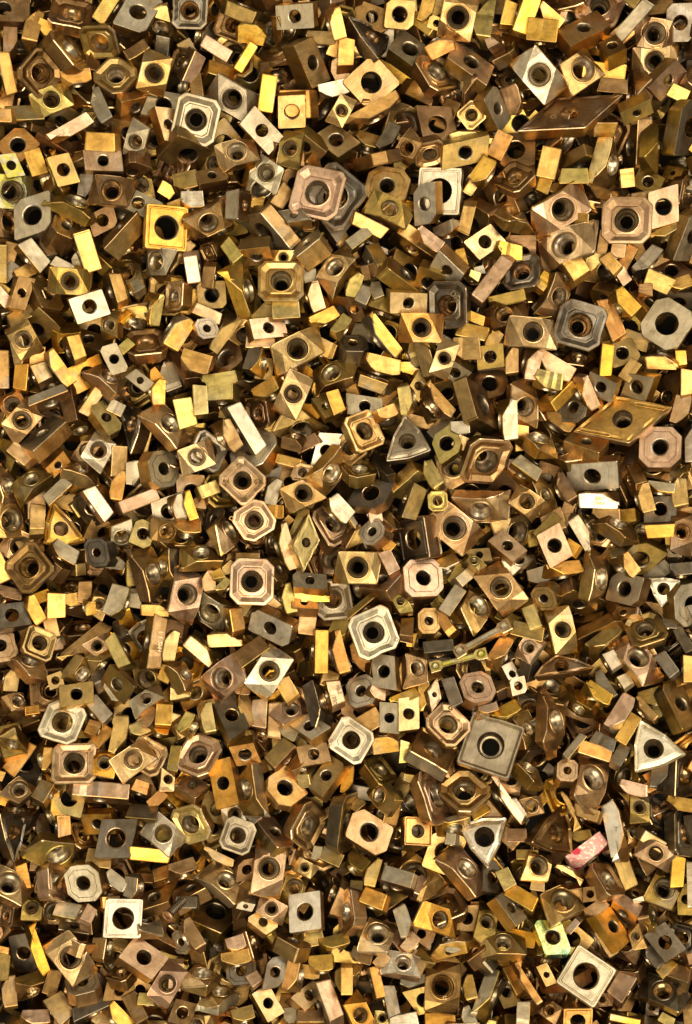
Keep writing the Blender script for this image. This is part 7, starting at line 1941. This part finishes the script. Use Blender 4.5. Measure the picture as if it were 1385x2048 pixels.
1648 f 820 1204 -166 -102 110 473 96 0 84 44 oG
1649 f -837 451 -143 -947 -420 -920 145 0 96 46 oB
1650 f 112 273 -133 58 -402 672 132 0 102 41 GG
1651 r -1017 293 -76 -279 -334 -1259 104 0 97 49 Bg
1652 r -820 -298 -167 805 447 -182 145 0 90 50 bB
1653 q 178 -245 -77 -623 542 226 88 0 75 38 bB
1654 q -742 -661 -115 0 93 655 97 0 87 35 GB
1655 r 938 -1463 -164 75 221 1353 94 0 82 38 Bg
1657 r 573 -1390 -157 74 -39 -1152 98 0 68 41 BB
1658 r 575 -1163 -171 -783 -4 692 133 0 97 46 Go
1659 q -955 -868 -165 -102 58 700 130 0 117 36 bB
1660 r 201 1165 -155 -236 313 742 100 0 68 38 Bg
1661 r -340 823 -120 46 90 -1683 111 0 67 46 Go
1662 r -33 -1305 -153 686 172 1149 130 0 118 37 BB
1663 r -306 1110 -155 129 -190 -1116 126 0 106 43 BB
1664 r -915 -1061 -112 135 -183 374 94 0 70 49 BB
1665 r -950 1193 -169 55 -467 -208 108 0 99 42 BB
1667 r -673 -672 -125 28 -245 -1368 103 0 76 49 bB
1668 q 169 469 -184 817 -20 -1497 103 0 94 51 Bg
1670 f 939 252 -154 272 -507 1626 130 0 107 48 GG
1671 r 841 -43 -122 -368 131 -999 121 0 74 48 BB
1672 r 308 -1304 -119 -470 -197 -1090 134 0 115 36 oB
1673 f 837 -284 -148 -360 -423 -1253 101 0 62 49 Go
1677 f -1015 -773 -172 -929 493 -893 147 0 103 45 Bg
1678 q -273 1489 -167 125 349 -530 133 0 125 38 bG
1680 r -277 -1387 -156 553 -322 764 118 0 106 52 Go
1681 r -92 -494 -125 170 -766 -1228 139 0 114 52 BB
1682 r 119 1116 -158 -688 432 1176 133 0 100 41 GB
1683 r 993 -133 -179 -1014 -618 1438 142 0 130 42 BB
1684 f 211 1505 -142 73 -180 522 119 0 90 43 BB
1685 f -655 -106 -133 -523 13 698 137 0 128 41 oB
1686 f -548 425 -166 -110 723 -665 97 0 82 45 oG
1687 q -159 982 -100 -932 230 1762 122 0 103 46 oB
1688 r -115 161 -159 -511 55 1126 143 0 98 39 BB
1690 f 294 1190 -109 142 634 -500 115 0 90 42 BB
1692 r -583 -1354 -50 -22 44 1519 89 0 56 41 Bg
1693 r -156 -195 -170 -131 -230 155 113 0 69 38 Bg
1694 f -638 851 -103 342 -516 326 101 0 83 45 oB
1696 f -289 819 -137 -243 463 1694 143 0 130 36 oG
1697 r -306 -315 -127 -311 -9 1775 125 0 94 39 GG
1698 r -274 1253 -98 361 -204 472 108 0 91 48 GB
1699 q 241 11 -94 -655 398 1081 105 0 103 37 GB
1700 r 439 -831 -147 378 719 750 145 0 130 49 oB
1702 r -540 591 -177 844 15 663 118 0 85 49 BB
1703 r 348 1123 -164 -53 -9 791 125 0 80 38 oB
1704 r -975 520 -83 -323 -164 -164 108 0 70 44 BB
1708 f -951 340 -109 23 -441 -1668 139 0 95 44 bG
1710 r -159 811 -142 -786 -639 -904 126 0 100 50 BB
1712 f 49 -972 -171 -423 93 1297 100 0 92 49 oB
1713 r -393 256 -151 -482 340 -1323 96 0 59 52 bB
1715 f 440 -544 -89 447 -724 -1039 94 0 74 42 Bg
1717 r -607 -451 -170 -20 276 -1571 111 0 94 38 oB
1718 r 76 465 -120 169 212 599 127 0 112 47 oB
1719 r -432 -1384 -73 234 418 666 96 0 76 36 oB
1720 r -553 191 -136 -158 -230 -14 118 0 93 36 BB
1721 r 811 1438 -169 -121 268 97 116 0 96 50 kk
1722 f -369 -424 -118 -230 -93 -998 97 0 75 49 BB
1724 f -511 -1422 -138 5 -425 1249 149 0 140 52 Bg
1725 q 58 718 -88 679 -340 -1544 125 0 120 43 bB
1726 f -985 546 -101 748 161 144 123 0 98 45 bB
1727 q -739 -489 -112 -682 245 1223 130 0 124 47 kk
1728 r 640 -1302 -118 62 -356 175 104 0 87 47 GB
1730 f 578 -354 -139 33 -318 -613 112 0 70 48 oG
1731 r -574 1271 -58 -141 753 -706 112 0 71 36 GB
1732 q -499 -307 -83 116 -283 672 116 0 101 43 bG
1733 r 611 950 -176 -1264 682 1269 108 0 75 48 Go
1735 q -212 -734 -180 -829 457 154 109 0 99 38 bB
1736 r 757 -819 -133 205 -116 1554 103 0 71 36 BG
1739 f 502 390 -153 110 -381 293 150 0 116 35 Go
1740 f 801 1020 -162 237 391 1597 124 0 98 47 BB
1741 r 445 637 -91 75 352 -916 91 0 61 41 GG
1742 r 1035 1224 -94 221 -303 -130 140 0 133 48 kk
1744 q 307 847 -155 670 83 -925 104 0 100 41 BB
1746 q -300 -368 -162 -305 -524 104 110 0 103 40 oB
1747 f 820 737 -113 -216 343 -1157 123 0 96 46 bB
1748 f 577 -121 -163 444 5 1624 112 0 91 44 BB
1749 r 149 -1410 -165 170 -292 -1133 128 0 102 50 bG
1750 q -809 734 -124 -574 -343 -1387 128 0 125 44 Bg
1751 q 568 1071 -150 145 -113 -1235 110 0 102 35 oG
1752 f -325 -178 -81 229 -256 559 114 0 82 50 bB
1753 f 344 917 -168 -300 392 -1792 124 0 92 52 BB
1754 r 689 1188 -128 -331 612 933 110 0 93 37 Bg
1755 r 261 833 -127 134 501 572 135 0 107 36 Bg
1756 f 42 -442 -171 -665 221 309 122 0 80 47 BB
1757 f 696 909 -112 1059 330 -78 116 0 105 49 Bg
1758 q 206 -581 -140 -829 -161 -983 130 0 123 40 oB
1761 q 904 -503 -175 -873 791 755 111 0 102 36 GG
1762 q -835 281 -151 261 30 995 129 0 123 35 BB
1763 f -835 -369 -140 788 -151 388 125 0 76 42 GB
1764 f -374 -762 -67 389 -329 558 107 0 80 46 kk
1765 q 445 263 -109 142 -327 -212 104 0 96 37 oG
1766 q -119 -1360 -105 -68 404 708 109 0 99 42 BB
1767 q -4 -333 -166 327 163 -869 133 0 117 43 GB
1768 f 620 1514 -171 725 -387 767 100 0 95 46 oG
1770 q 646 1058 -173 531 -445 -413 96 0 92 46 kk
1771 q 997 1042 -170 605 551 -962 89 0 76 39 GG
1772 r 755 -281 -167 218 -264 -250 112 0 95 37 oB
1773 r 293 500 -103 106 155 1733 126 0 112 43 Go
1774 q 679 -895 -129 -345 -410 -1637 124 0 112 41 oB
1775 f 427 -308 -151 -153 165 -657 150 0 121 47 BB
1776 q -262 -523 -153 175 -73 -730 88 0 73 35 oB
1777 f 902 456 -102 526 -474 -761 97 0 67 39 GG
1778 q -759 -1434 -124 88 299 267 92 0 80 47 bB
1779 r 356 1366 -169 797 299 -173 133 0 123 44 BB
1780 r 227 -1477 -163 485 78 -272 113 0 76 35 BB
1781 q 714 18 -166 -53 -123 -683 122 0 113 42 GG
1782 r -525 -692 -162 805 -244 879 110 0 95 51 BB
1783 f 239 -257 -171 862 -489 1480 136 0 107 42 GB
1784 r 129 -752 -158 -177 -208 757 135 0 83 51 kk
1785 r 101 636 -76 324 -160 -115 110 0 104 38 GG
1786 f -475 -391 -173 -782 -484 -924 149 0 99 45 oB
1787 r 111 -531 -88 755 -474 349 93 0 60 36 BB
1789 r -270 348 -141 -585 431 261 116 0 100 46 BB
1790 r -471 -576 -126 876 822 1604 130 0 81 37 bG
1791 r 172 574 -144 423 -193 595 145 0 133 38 Go
1792 r 20 -777 -173 -390 244 -780 96 0 72 35 BB
1793 r 1031 764 -93 -72 -105 -1665 127 0 95 49 bG
1794 r 6 1134 -134 -66 -580 -338 123 0 111 40 GG
1795 f -592 -27 -151 -869 -232 -463 121 0 96 40 GB
1796 f -697 -555 -142 276 287 595 141 0 122 50 GG
1797 r 965 1465 -146 -50 -26 -1664 91 0 55 44 GG
1798 f -895 -576 -145 -112 315 1669 141 0 109 46 Bg
1799 r -148 935 -74 16 301 -527 97 0 68 41 BG
1800 r 909 -1033 -167 -71 -116 1476 138 0 94 52 bG
1801 q 526 753 -98 -391 -490 1287 85 0 71 43 oB
1804 r -679 621 -115 -449 -277 -1403 108 0 66 49 Go
1805 r -1027 -1269 -172 735 -592 1733 99 0 78 40 BB
1806 q 753 782 -146 503 398 -521 106 0 94 51 GG
1807 f -768 947 -163 1 231 1545 119 0 82 35 GG
1808 r -392 -998 -169 131 188 -688 114 0 78 47 Go
1809 f -725 1450 -117 -883 112 -921 99 0 61 43 GG
1810 r 550 559 -125 -996 783 1236 105 0 91 50 GB
1811 r -760 -1017 -163 853 -337 1396 119 0 87 35 Go
1812 r -583 -1251 -159 9 266 299 139 0 123 50 BB
1813 r -91 725 -156 -62 136 -838 124 0 92 40 Bg
1814 r 438 1268 -170 -111 -82 -818 128 0 90 39 BB
1815 f 891 981 -170 -83 98 -409 100 0 84 40 BB
1816 f 544 914 -171 -390 -151 263 105 0 81 48 oG
1817 q 706 1251 -163 -904 -516 898 94 0 78 36 oG
1818 r -517 1487 -166 -251 51 1727 106 0 96 45 BB
1820 f 771 -164 -105 -204 348 -1267 143 0 125 50 bB
1821 r 185 690 -98 195 -236 1546 131 0 85 38 GB
1824 r 858 -1503 -103 -12 -118 -401 111 0 82 49 GB
1825 q 692 -131 -167 404 586 1291 134 0 120 47 GG
1827 r -610 180 -105 -550 -581 -1084 115 0 92 36 BB
1828 q -749 664 -166 41 -495 -808 101 0 91 42 GB
1829 r -181 -392 -107 -410 -292 -932 106 0 74 50 BG
1830 q 201 1191 -173 1418 -829 -779 138 0 124 47 Go
1831 q -68 1317 -146 65 -563 1548 124 0 118 36 bB
1832 r 550 -527 -130 -60 384 226 125 0 83 35 bG
1833 r -23 -607 -130 763 289 -622 100 0 82 39 oB
1835 r -477 -671 -87 -150 129 -1731 105 0 64 49 GG
1837 r 11 -1489 -124 687 64 -600 129 0 104 49 GG
1838 r -624 -1482 -123 -21 -546 1224 98 0 82 43 GG
1839 f -214 1338 -159 113 244 602 102 0 66 41 GG
1840 r -776 -1144 -159 106 -137 1316 99 0 76 46 BB
1841 f 176 895 -81 500 523 1326 106 0 83 40 oG
1842 r -928 362 -185 -894 50 -1713 112 0 100 37 bB
1843 r -739 -1483 -164 164 -162 1779 96 0 63 46 GB
1844 f 353 -1329 -167 -282 -6 -1287 115 0 82 41 GB
1845 f 370 -1413 -163 -294 124 847 147 0 125 47 bB
1846 q 348 236 -121 100 379 -365 114 0 102 50 GG
1847 r -775 -129 -175 -461 662 406 136 0 86 39 GG
1848 q -302 -118 -146 -887 261 -701 131 0 124 46 bB
1849 q 436 218 -157 -341 207 1747 135 0 123 48 GG
1850 f -771 496 -174 643 -333 1516 146 0 114 49 GB
1851 q -898 -1095 -160 159 -366 -1712 132 0 118 44 BG
1852 q -643 1040 -113 -788 -157 -1099 123 0 112 47 bG
1853 q -482 451 -148 -882 658 -698 89 0 81 38 GG
1854 r 948 1172 -152 -675 -159 938 133 0 121 39 Bg
1855 r 1007 -1531 -143 -123 28 -1742 125 0 84 51 GB
1856 r -157 -493 -102 47 -445 1136 91 0 54 36 GB
1857 q 189 -651 -171 1055 -779 1386 86 0 72 49 bB
1858 r 450 -1526 -93 -140 252 1379 140 0 103 45 GG
1859 f -783 1093 -181 -718 -800 1093 110 0 101 48 oB
1860 r -364 659 -100 -174 -117 -569 95 0 65 44 kk
1861 r 855 -271 -162 -711 -63 638 123 0 114 48 bG
1862 q -635 -1401 -119 -209 -518 1378 118 0 108 39 bG
1863 r -668 1161 -170 560 273 -356 146 0 107 49 bB
1864 r 447 -1006 -139 -664 786 -275 139 0 106 35 oB
1865 f -808 921 -125 -752 -104 -935 119 0 99 50 GB
1866 r 550 1010 -151 -203 -448 -1706 109 0 69 46 GG
1867 r -855 1469 -175 -219 -303 -396 95 0 73 45 bG
1868 f -448 1393 -169 245 -14 244 113 0 105 39 BB
1869 r 816 931 -136 4 265 1099 144 0 105 49 GG
1871 f 873 -1477 -159 724 -204 1626 101 0 61 51 BB
1872 f 107 180 -164 7 258 1092 133 0 119 41 BB
1873 q -558 912 -129 -584 -282 -1268 94 0 77 38 kk
1874 r 982 1272 -131 625 -310 1523 93 0 66 37 BB
1876 r -697 -1334 -175 328 -598 510 104 0 88 41 oB
1877 r -440 114 -149 -607 -377 -1285 118 0 111 46 BB
1878 r 518 -272 -176 531 448 -830 99 0 90 50 GB
1880 q 1016 -436 -170 -75 -365 -1471 103 0 84 38 bB
1881 q 687 -471 -176 -661 -87 -308 97 0 86 37 BB
1882 r -352 135 -146 313 127 -778 122 0 111 41 BB
1883 r 138 -1173 -164 -183 -220 -500 120 0 74 39 BB
1884 r 349 -598 -149 -539 -430 -1222 107 0 87 44 Go
1885 q 516 -1203 -164 571 -250 1525 90 0 84 47 BB
1886 r 40 337 -140 166 597 -613 102 0 91 38 GB
1887 f -928 961 -96 -839 90 -958 116 0 103 46 kk
1888 r 2 -526 -157 28 -412 -456 140 0 110 44 BG
1889 r 589 -1102 -177 545 185 -344 101 0 64 36 GG
1890 r -711 -858 -160 -65 -15 -1578 94 0 58 46 GG
1891 r -645 -1473 -177 -565 -594 1741 92 0 56 51 bB
1892 r 206 912 -142 -217 78 -43 112 0 105 44 BB
1893 r 110 1158 -179 672 401 304 101 0 77 38 oG
1894 r -37 -669 -116 260 533 772 142 0 118 40 BB
1895 f 416 -1490 -163 -888 -368 355 109 0 66 42 oB
1896 r 254 829 -175 707 -378 1311 110 0 70 50 GG
1897 f 481 -373 -175 607 -54 -894 105 0 82 39 oB
1898 r -378 1100 -102 -17 136 -1147 104 0 74 51 GG
1899 f -360 1148 -125 -1005 -506 -1551 107 0 80 39 GG
1900 q -387 698 -164 -908 598 -751 132 0 112 48 oB
1901 q 647 477 -183 -852 -223 -1639 96 0 88 44 BB
1902 r -422 -630 -146 857 -108 1620 129 0 98 48 kk
1903 r 296 -192 -155 -398 56 957 104 0 92 51 Go
1904 f -33 -459 -152 -256 -346 -1293 105 0 77 48 oB
1905 r -747 348 -111 322 41 1096 143 0 125 50 GG
1906 r 634 817 -133 -368 -330 58 134 0 96 35 oG
1907 f -406 799 -162 -342 278 -1300 144 0 98 35 Bg
1908 r 478 -187 -153 -592 -738 -642 95 0 80 44 GB
1909 q -177 -436 -155 282 -59 1089 120 0 115 35 oB
1911 q 879 -385 -87 -798 -60 -616 94 0 87 51 BB
1912 r 904 1454 -157 53 -80 1781 140 0 131 45 bG
1913 r 108 -542 -126 75 233 -1017 100 0 95 52 oB
1914 f -373 -1269 -155 -68 545 1519 143 0 95 51 GB
1915 r -379 1153 -179 502 -198 -841 96 0 91 41 GG
1916 q 209 -762 -183 716 -143 -223 101 0 92 40 kk
1917 f 106 828 -84 792 -679 -342 124 0 92 45 BB
1918 r -946 638 -78 -380 -785 -876 92 0 69 35 GG
1919 r 816 1312 -158 -148 458 -35 98 0 70 52 GB
1920 r 394 -93 -110 -228 176 -1137 130 0 119 51 GB
1921 f -23 763 -150 86 159 783 115 0 88 39 GB
1922 f -187 1114 -120 457 638 766 109 0 68 50 BG
1923 r 167 289 -154 57 134 1252 118 0 80 36 kk
1924 r 651 252 -166 -27 -200 955 116 0 89 37 GB
1925 f 4 628 -136 482 328 -382 141 0 133 37 kk
1926 r -824 82 -159 18 47 692 138 0 128 37 bG
1927 r 243 586 -140 -568 -419 786 134 0 124 44 GG
1928 f 191 -318 -121 1 358 174 123 0 84 40 BG
1929 q 743 1085 -140 -129 -305 677 142 0 134 44 BG
1931 q -243 481 -108 587 -55 -212 98 0 87 44 Bg
1933 f 34 1410 -102 -15 -193 974 123 0 97 35 kk
1934 q -404 921 -137 -198 -75 -101 123 0 104 50 bG
1935 q 801 -1122 -156 186 76 45 121 0 106 44 GG
1936 r 765 -1293 -150 801 260 1453 102 0 93 49 oB
1937 f -727 1416 -156 -331 334 -856 150 0 107 49 GG
1938 q 718 -1459 -168 -529 317 1752 113 0 103 50 GB
1939 r 450 -1317 -168 -285 255 432 92 0 73 43 Bg
1940 r -694 89 -143 -320 -383 -1723 136 0 124 41 BB
1941 q -307 327 -165 144 -270 1552 128 0 124 45 Bg
1942 q 549 -1467 -149 29 609 -764 97 0 82 44 GB
1943 q 162 -392 -172 11 -199 1100 115 0 112 36 GB
1944 f 908 -150 -140 -497 489 178 94 0 69 51 BB
1945 q 801 -883 -142 -310 -426 624 109 0 94 43 bB
1946 r 692 -1201 -167 -444 -51 -163 141 0 95 40 BB
1947 f -957 -1015 -131 -66 -148 567 120 0 78 48 BB
1948 f -136 817 -177 -580 -136 394 149 0 116 44 bG
1949 q -611 -910 -123 -310 -348 -1001 102 0 86 38 BG
1950 r -205 144 -157 -326 -314 -929 126 0 93 46 oB
1951 f -938 743 -96 -62 -601 61 106 0 80 46 bB
1952 f -833 429 -164 -293 -426 -845 107 0 70 49 GG
1954 f -610 -967 -142 -158 -100 -709 101 0 68 52 GG
1955 r -101 -1081 -127 -632 314 -405 132 0 84 40 BB
1956 q -573 537 -144 -434 77 -247 94 0 91 50 GG
1957 r 311 -1104 -174 824 387 -1121 117 0 83 50 bB
1958 f 622 1304 -168 345 35 1260 140 0 87 42 GB
1959 r -357 -440 -157 -119 -92 -682 135 0 98 41 GB
1960 q -729 -941 -148 -451 33 -938 132 0 125 45 bB
1961 r -215 910 -147 467 -124 1061 118 0 104 42 BB
1962 r -221 470 -175 -761 395 -561 139 0 89 52 GB
1963 r -825 -676 -171 -90 -506 -1429 103 0 94 46 GG
1964 r 529 -33 -136 160 739 -598 104 0 81 48 Bg
1965 f -545 -830 -162 644 340 -1275 113 0 93 42 GG
1966 q 362 -577 -95 -826 -433 820 117 0 102 45 bB
1968 r 366 423 -159 -15 176 470 105 0 73 36 GG
1969 r -189 -1075 -136 819 -852 -1531 136 0 88 41 oB
1970 r -98 1414 -125 39 -343 115 104 0 73 49 Go
1971 r -57 -847 -171 -298 304 240 126 0 93 43 GB
1972 q -895 -782 -157 -505 619 1039 133 0 111 35 bG
1973 r -184 26 -113 792 -9 463 118 0 97 43 GB
1974 q -857 -1293 -153 307 -124 -661 136 0 123 39 GG
"""
rows = TABLE.strip().split('\n')
for line in rows:
    add_row(line)  # gap filler rows carry darker coatings to paint in shade between inserts
# the heap goes on past the edges of the picture
for line in rows:
    f = line.partition('|')[0].split()
    for dx in (-1950, 0, 1950):
        for dy in (-2880, 0, 2880):
            x, y = int(f[2])+dx, int(f[3])+dy
            if (dx or dy) and abs(x) < 1300 and abs(y) < 1750 and (abs(x) > 1010 or abs(y) > 1475):
                add_row(' '.join(f[:2]+[str(x), str(y)]+f[4:]))
V = np.concatenate(stuff_V)
me = make_mesh('small_inserts', V.tolist(), stuff_F, MORDER, np.concatenate(stuff_R), smooth=stuff_S, fm=stuff_M)
o = bpy.data.objects.new('insert_heap', me); C.objects.link(o)
o['kind'] = 'stuff'; o['label'] = 'mass of small gold, bronze and dark inserts filling the gaps of the heap'; o['category'] = 'insert heap'
# ---------------------------------------------------------------- letters and numbers pressed into the inserts: thing, text, x, y (mm, on the face), height, angle, tone, side
MARKS = [(131, 'G', -3.402, 2.251, 1.54, 0.151, 'B', 0), (131, 'G', 3.069, 2.597, 1.54, -0.631, 'B', 0), (131, 'F', 3.655, -3.266, 1.54, -2.729, 'B', 0), (131, '68', -3.018, -3.805, 1.4, 2.076, 'B', 0), (118, 'F', 5.083, -5.703, 1.26, 0.634, 'B', 0), (118, 'D', -3.965, -4.887, 1.26, 2.03, 'B', 0), (423, 'DH', -2.436, 2.741, 1.68, 0.636, 'e', 0), (423, 'T', 3.318, 3.191, 1.4, 0.545, 'e', 0), (63, 'F', -3.98, 4.316, 1.26, 1.955, 'w', 0), (291, '1350', 0.962, 0.929, 1.12, -0.007, 'k', 1), (291, 'HF3', -1.38, -1.204, 1.12, -0.007, 'k', 1), (52, '2001', 0.281, 0.56, 0.98, -0.02, 'G', -1), (52, 'WL9', 0.472, -0.842, 0.84, -0.02, 'G', -1), (38, 'F 1 2M4', -0.25, -0.723, 1.26, -0.053, 'e', 1), (3, 'G', -3.854, -2.686, 1.26, 2.124, 'B', 0), (3, 'G', -1.598, 3.653, 1.26, 1.088, 'B', 0), (3, 'F', 4.763, 1.573, 1.26, -0.926, 'B', 0), (3, 'CC', 2.94, -4.766, 1.12, -2.576, 'B', 0), (117, 'D', 4.048, 5.167, 1.26, 0.516, 'k', 0), (5, 'D', 3.559, 4.034, 1.12, 2.169, 'e', 0), (99, 'D', -5.759, 5.284, 1.26, 2.923, 'e', 0), (362, 'D', -6.523, -4.323, 1.12, 1.432, 'B', 0), (193, 'D', 2.844, -5.882, 1.12, 1.825, 'B', 0), (193, 'P', -5.133, 5.785, 1.12, -2.763, 'B', 0), (1, 'CJ', -4.499, -1.413, 1.26, 0.444, 'e', 0), (229, 'G', 2.917, 0.692, 1.12, 1.543, 'e', 0), (167, 'T', -0.031, 0.574, 1.26, 1.288, 'G', -1), (143, 'U0', 3.442, -4.632, 1.12, -2.957, 'B', 0)]
for idx, txt, u, v, h, ang, tone, side in MARKS:
    if idx not in THINGS: continue
    root, pm, t, a, by, rnd = THINGS[idx]
    cu = bpy.data.curves.new('mark', 'FONT')
    cu.body = txt; cu.size = h*1.4*MM; cu.align_x = 'CENTER'; cu.align_y = 'CENTER'; cu.extrude = .00004; cu.offset = .00003
    tmp = bpy.data.objects.new('mark', cu); C.objects.link(tmp)
    dg = bpy.context.evaluated_depsgraph_get()
    m0 = bpy.data.meshes.new_from_object(tmp.evaluated_get(dg))
    Vt = [tuple(q.co) for q in m0.vertices]; Ft = [tuple(p.vertices) for p in m0.polygons]
    bpy.data.objects.remove(tmp)
    ca, sa = math.cos(ang), math.sin(ang)
    out = []
    if side == 0:
        z0 = {'q': .004*abs(by), 't': 0}.get(t, 0)
        for x, y, z in Vt: out.append((u*MM + x*ca-y*sa, v*MM + x*sa+y*ca, z0+.00006+z))
    else:
        for x, y, z in Vt: out.append((u*MM + x*ca-y*sa, side*(abs(by)/2+.00006+z), v*MM + x*sa+y*ca - MARK_T.get(idx, .0023)))
    o = bpy.data.objects.new('engraved_mark', make_mesh('engraved_mark', out, Ft, [tone], rnd))
    o.parent = root; C.objects.link(o)

# ---------------------------------------------------------------- the small clamping screw lying in the heap
def clamping_screw(loc, axis):
    root = bpy.data.objects.new('clamping_screw', None); root.empty_display_size = .003; C.objects.link(root)
    root.rotation_euler = Vector(axis).to_track_quat('Z', 'Y').to_euler(); root.location = loc
    root['label'] = 'small dark screw with a star socket head and threaded shank, wedged between inserts'
    root['category'] = 'screw'
    m = 30
    V, F = [], []
    def ring(r, z, star=0):
        for k in range(m):
            an = 2*math.pi*k/m; rr = r*(1+star*math.cos(6*an))
            V.append((rr*math.cos(an), rr*math.sin(an), z))
    for r, z, s in ((.0011,-.0013,0),(.0019,-.0002,0),(.0019,.0,0),(.0017,.00015,0),(.0009,.00015,.16),(.00085,-.0006,.16),(.0001,-.0007,0)): ring(r, z, s)
    for q in range(6):
        for k in range(m): F.append((q*m+k, q*m+(k+1)%m, (q+1)*m+(k+1)%m, (q+1)*m+k))
    o = bpy.data.objects.new('screw_head', make_mesh('screw_head', V, F, ['c'], .3, smooth=False)); o.parent = root; C.objects.link(o)
    V, F = [], []
    for j in range(60):
        for k in range(m):
            an = 2*math.pi*k/m
            ph = (j/6.0 + k/m) % 1.0
            rr = .0011 + .00022*abs(2*ph-1)
            V.append((rr*math.cos(an), rr*math.sin(an), -.0012-j*.00010))
    for j in range(59):
        for k in range(m): F.append((j*m+k, (j+1)*m+k, (j+1)*m+(k+1)%m, j*m+(k+1)%m))
    o = bpy.data.objects.new('threaded_shank', make_mesh('threaded_shank', V, F, ['k'], .3, smooth=True)); o.parent = root; C.objects.link(o)
clamping_screw(((338-692.5)*.14*MM, (1024-1826)*.14*MM, .0035), (-.55, -.45, .70))
# ---------------------------------------------------------------- pressed channels on the large gold diamond
def channels(idx):
    root, pm, t, a, by, rnd = THINGS[idx]
    face = [c for c in root.children if c.name.startswith('rake_face')][0]
    co = np.array([v.co for v in face.data.vertices]); ext = co[np.argsort((co[:, :2]**2).sum(1))[-1]][:2]
    for s in (1, -1):
        tip = ext*s; L_ = np.linalg.norm(tip); d = tip/L_
        # a groove running from the tip along one long side
        m = 14
        for sd in (1,):
            nrm = np.array([-d[1], d[0]])*sd
            p0 = tip*.90; p1 = tip*.30 + nrm*L_*.30*1.0
            ax = (p1-p0)/np.linalg.norm(p1-p0); pn = np.array([-ax[1], ax[0]]); W = L_*.055
            V, F = [], []
            ln = np.linalg.norm(p1-p0)
            prof = ((1.0, .0), (.85, .00022), (.6, .00004), (.0, .00003))
            for r, z in prof:
                for k in range(2*m):
                    an = 2*math.pi*k/(2*m)
                    x = ln/2 + (ln/2-W)*(1 if math.cos(an) > 0 else -1) + W*r*math.cos(an); y = W*r*math.sin(an)
                    q = p0+ax*x+pn*y
                    V.append((q[0], q[1], z+.00003))
            for q in range(len(prof)-1):
                for k in range(2*m): F.append((q*2*m+k, q*2*m+(k+1)%(2*m), (q+1)*2*m+(k+1)%(2*m), (q+1)*2*m+k))
            o = bpy.data.objects.new('chip_channel', make_mesh('chip_channel', V, F, ['g'], rnd, smooth=True)); o.parent = root; C.objects.link(o)
channels(0)
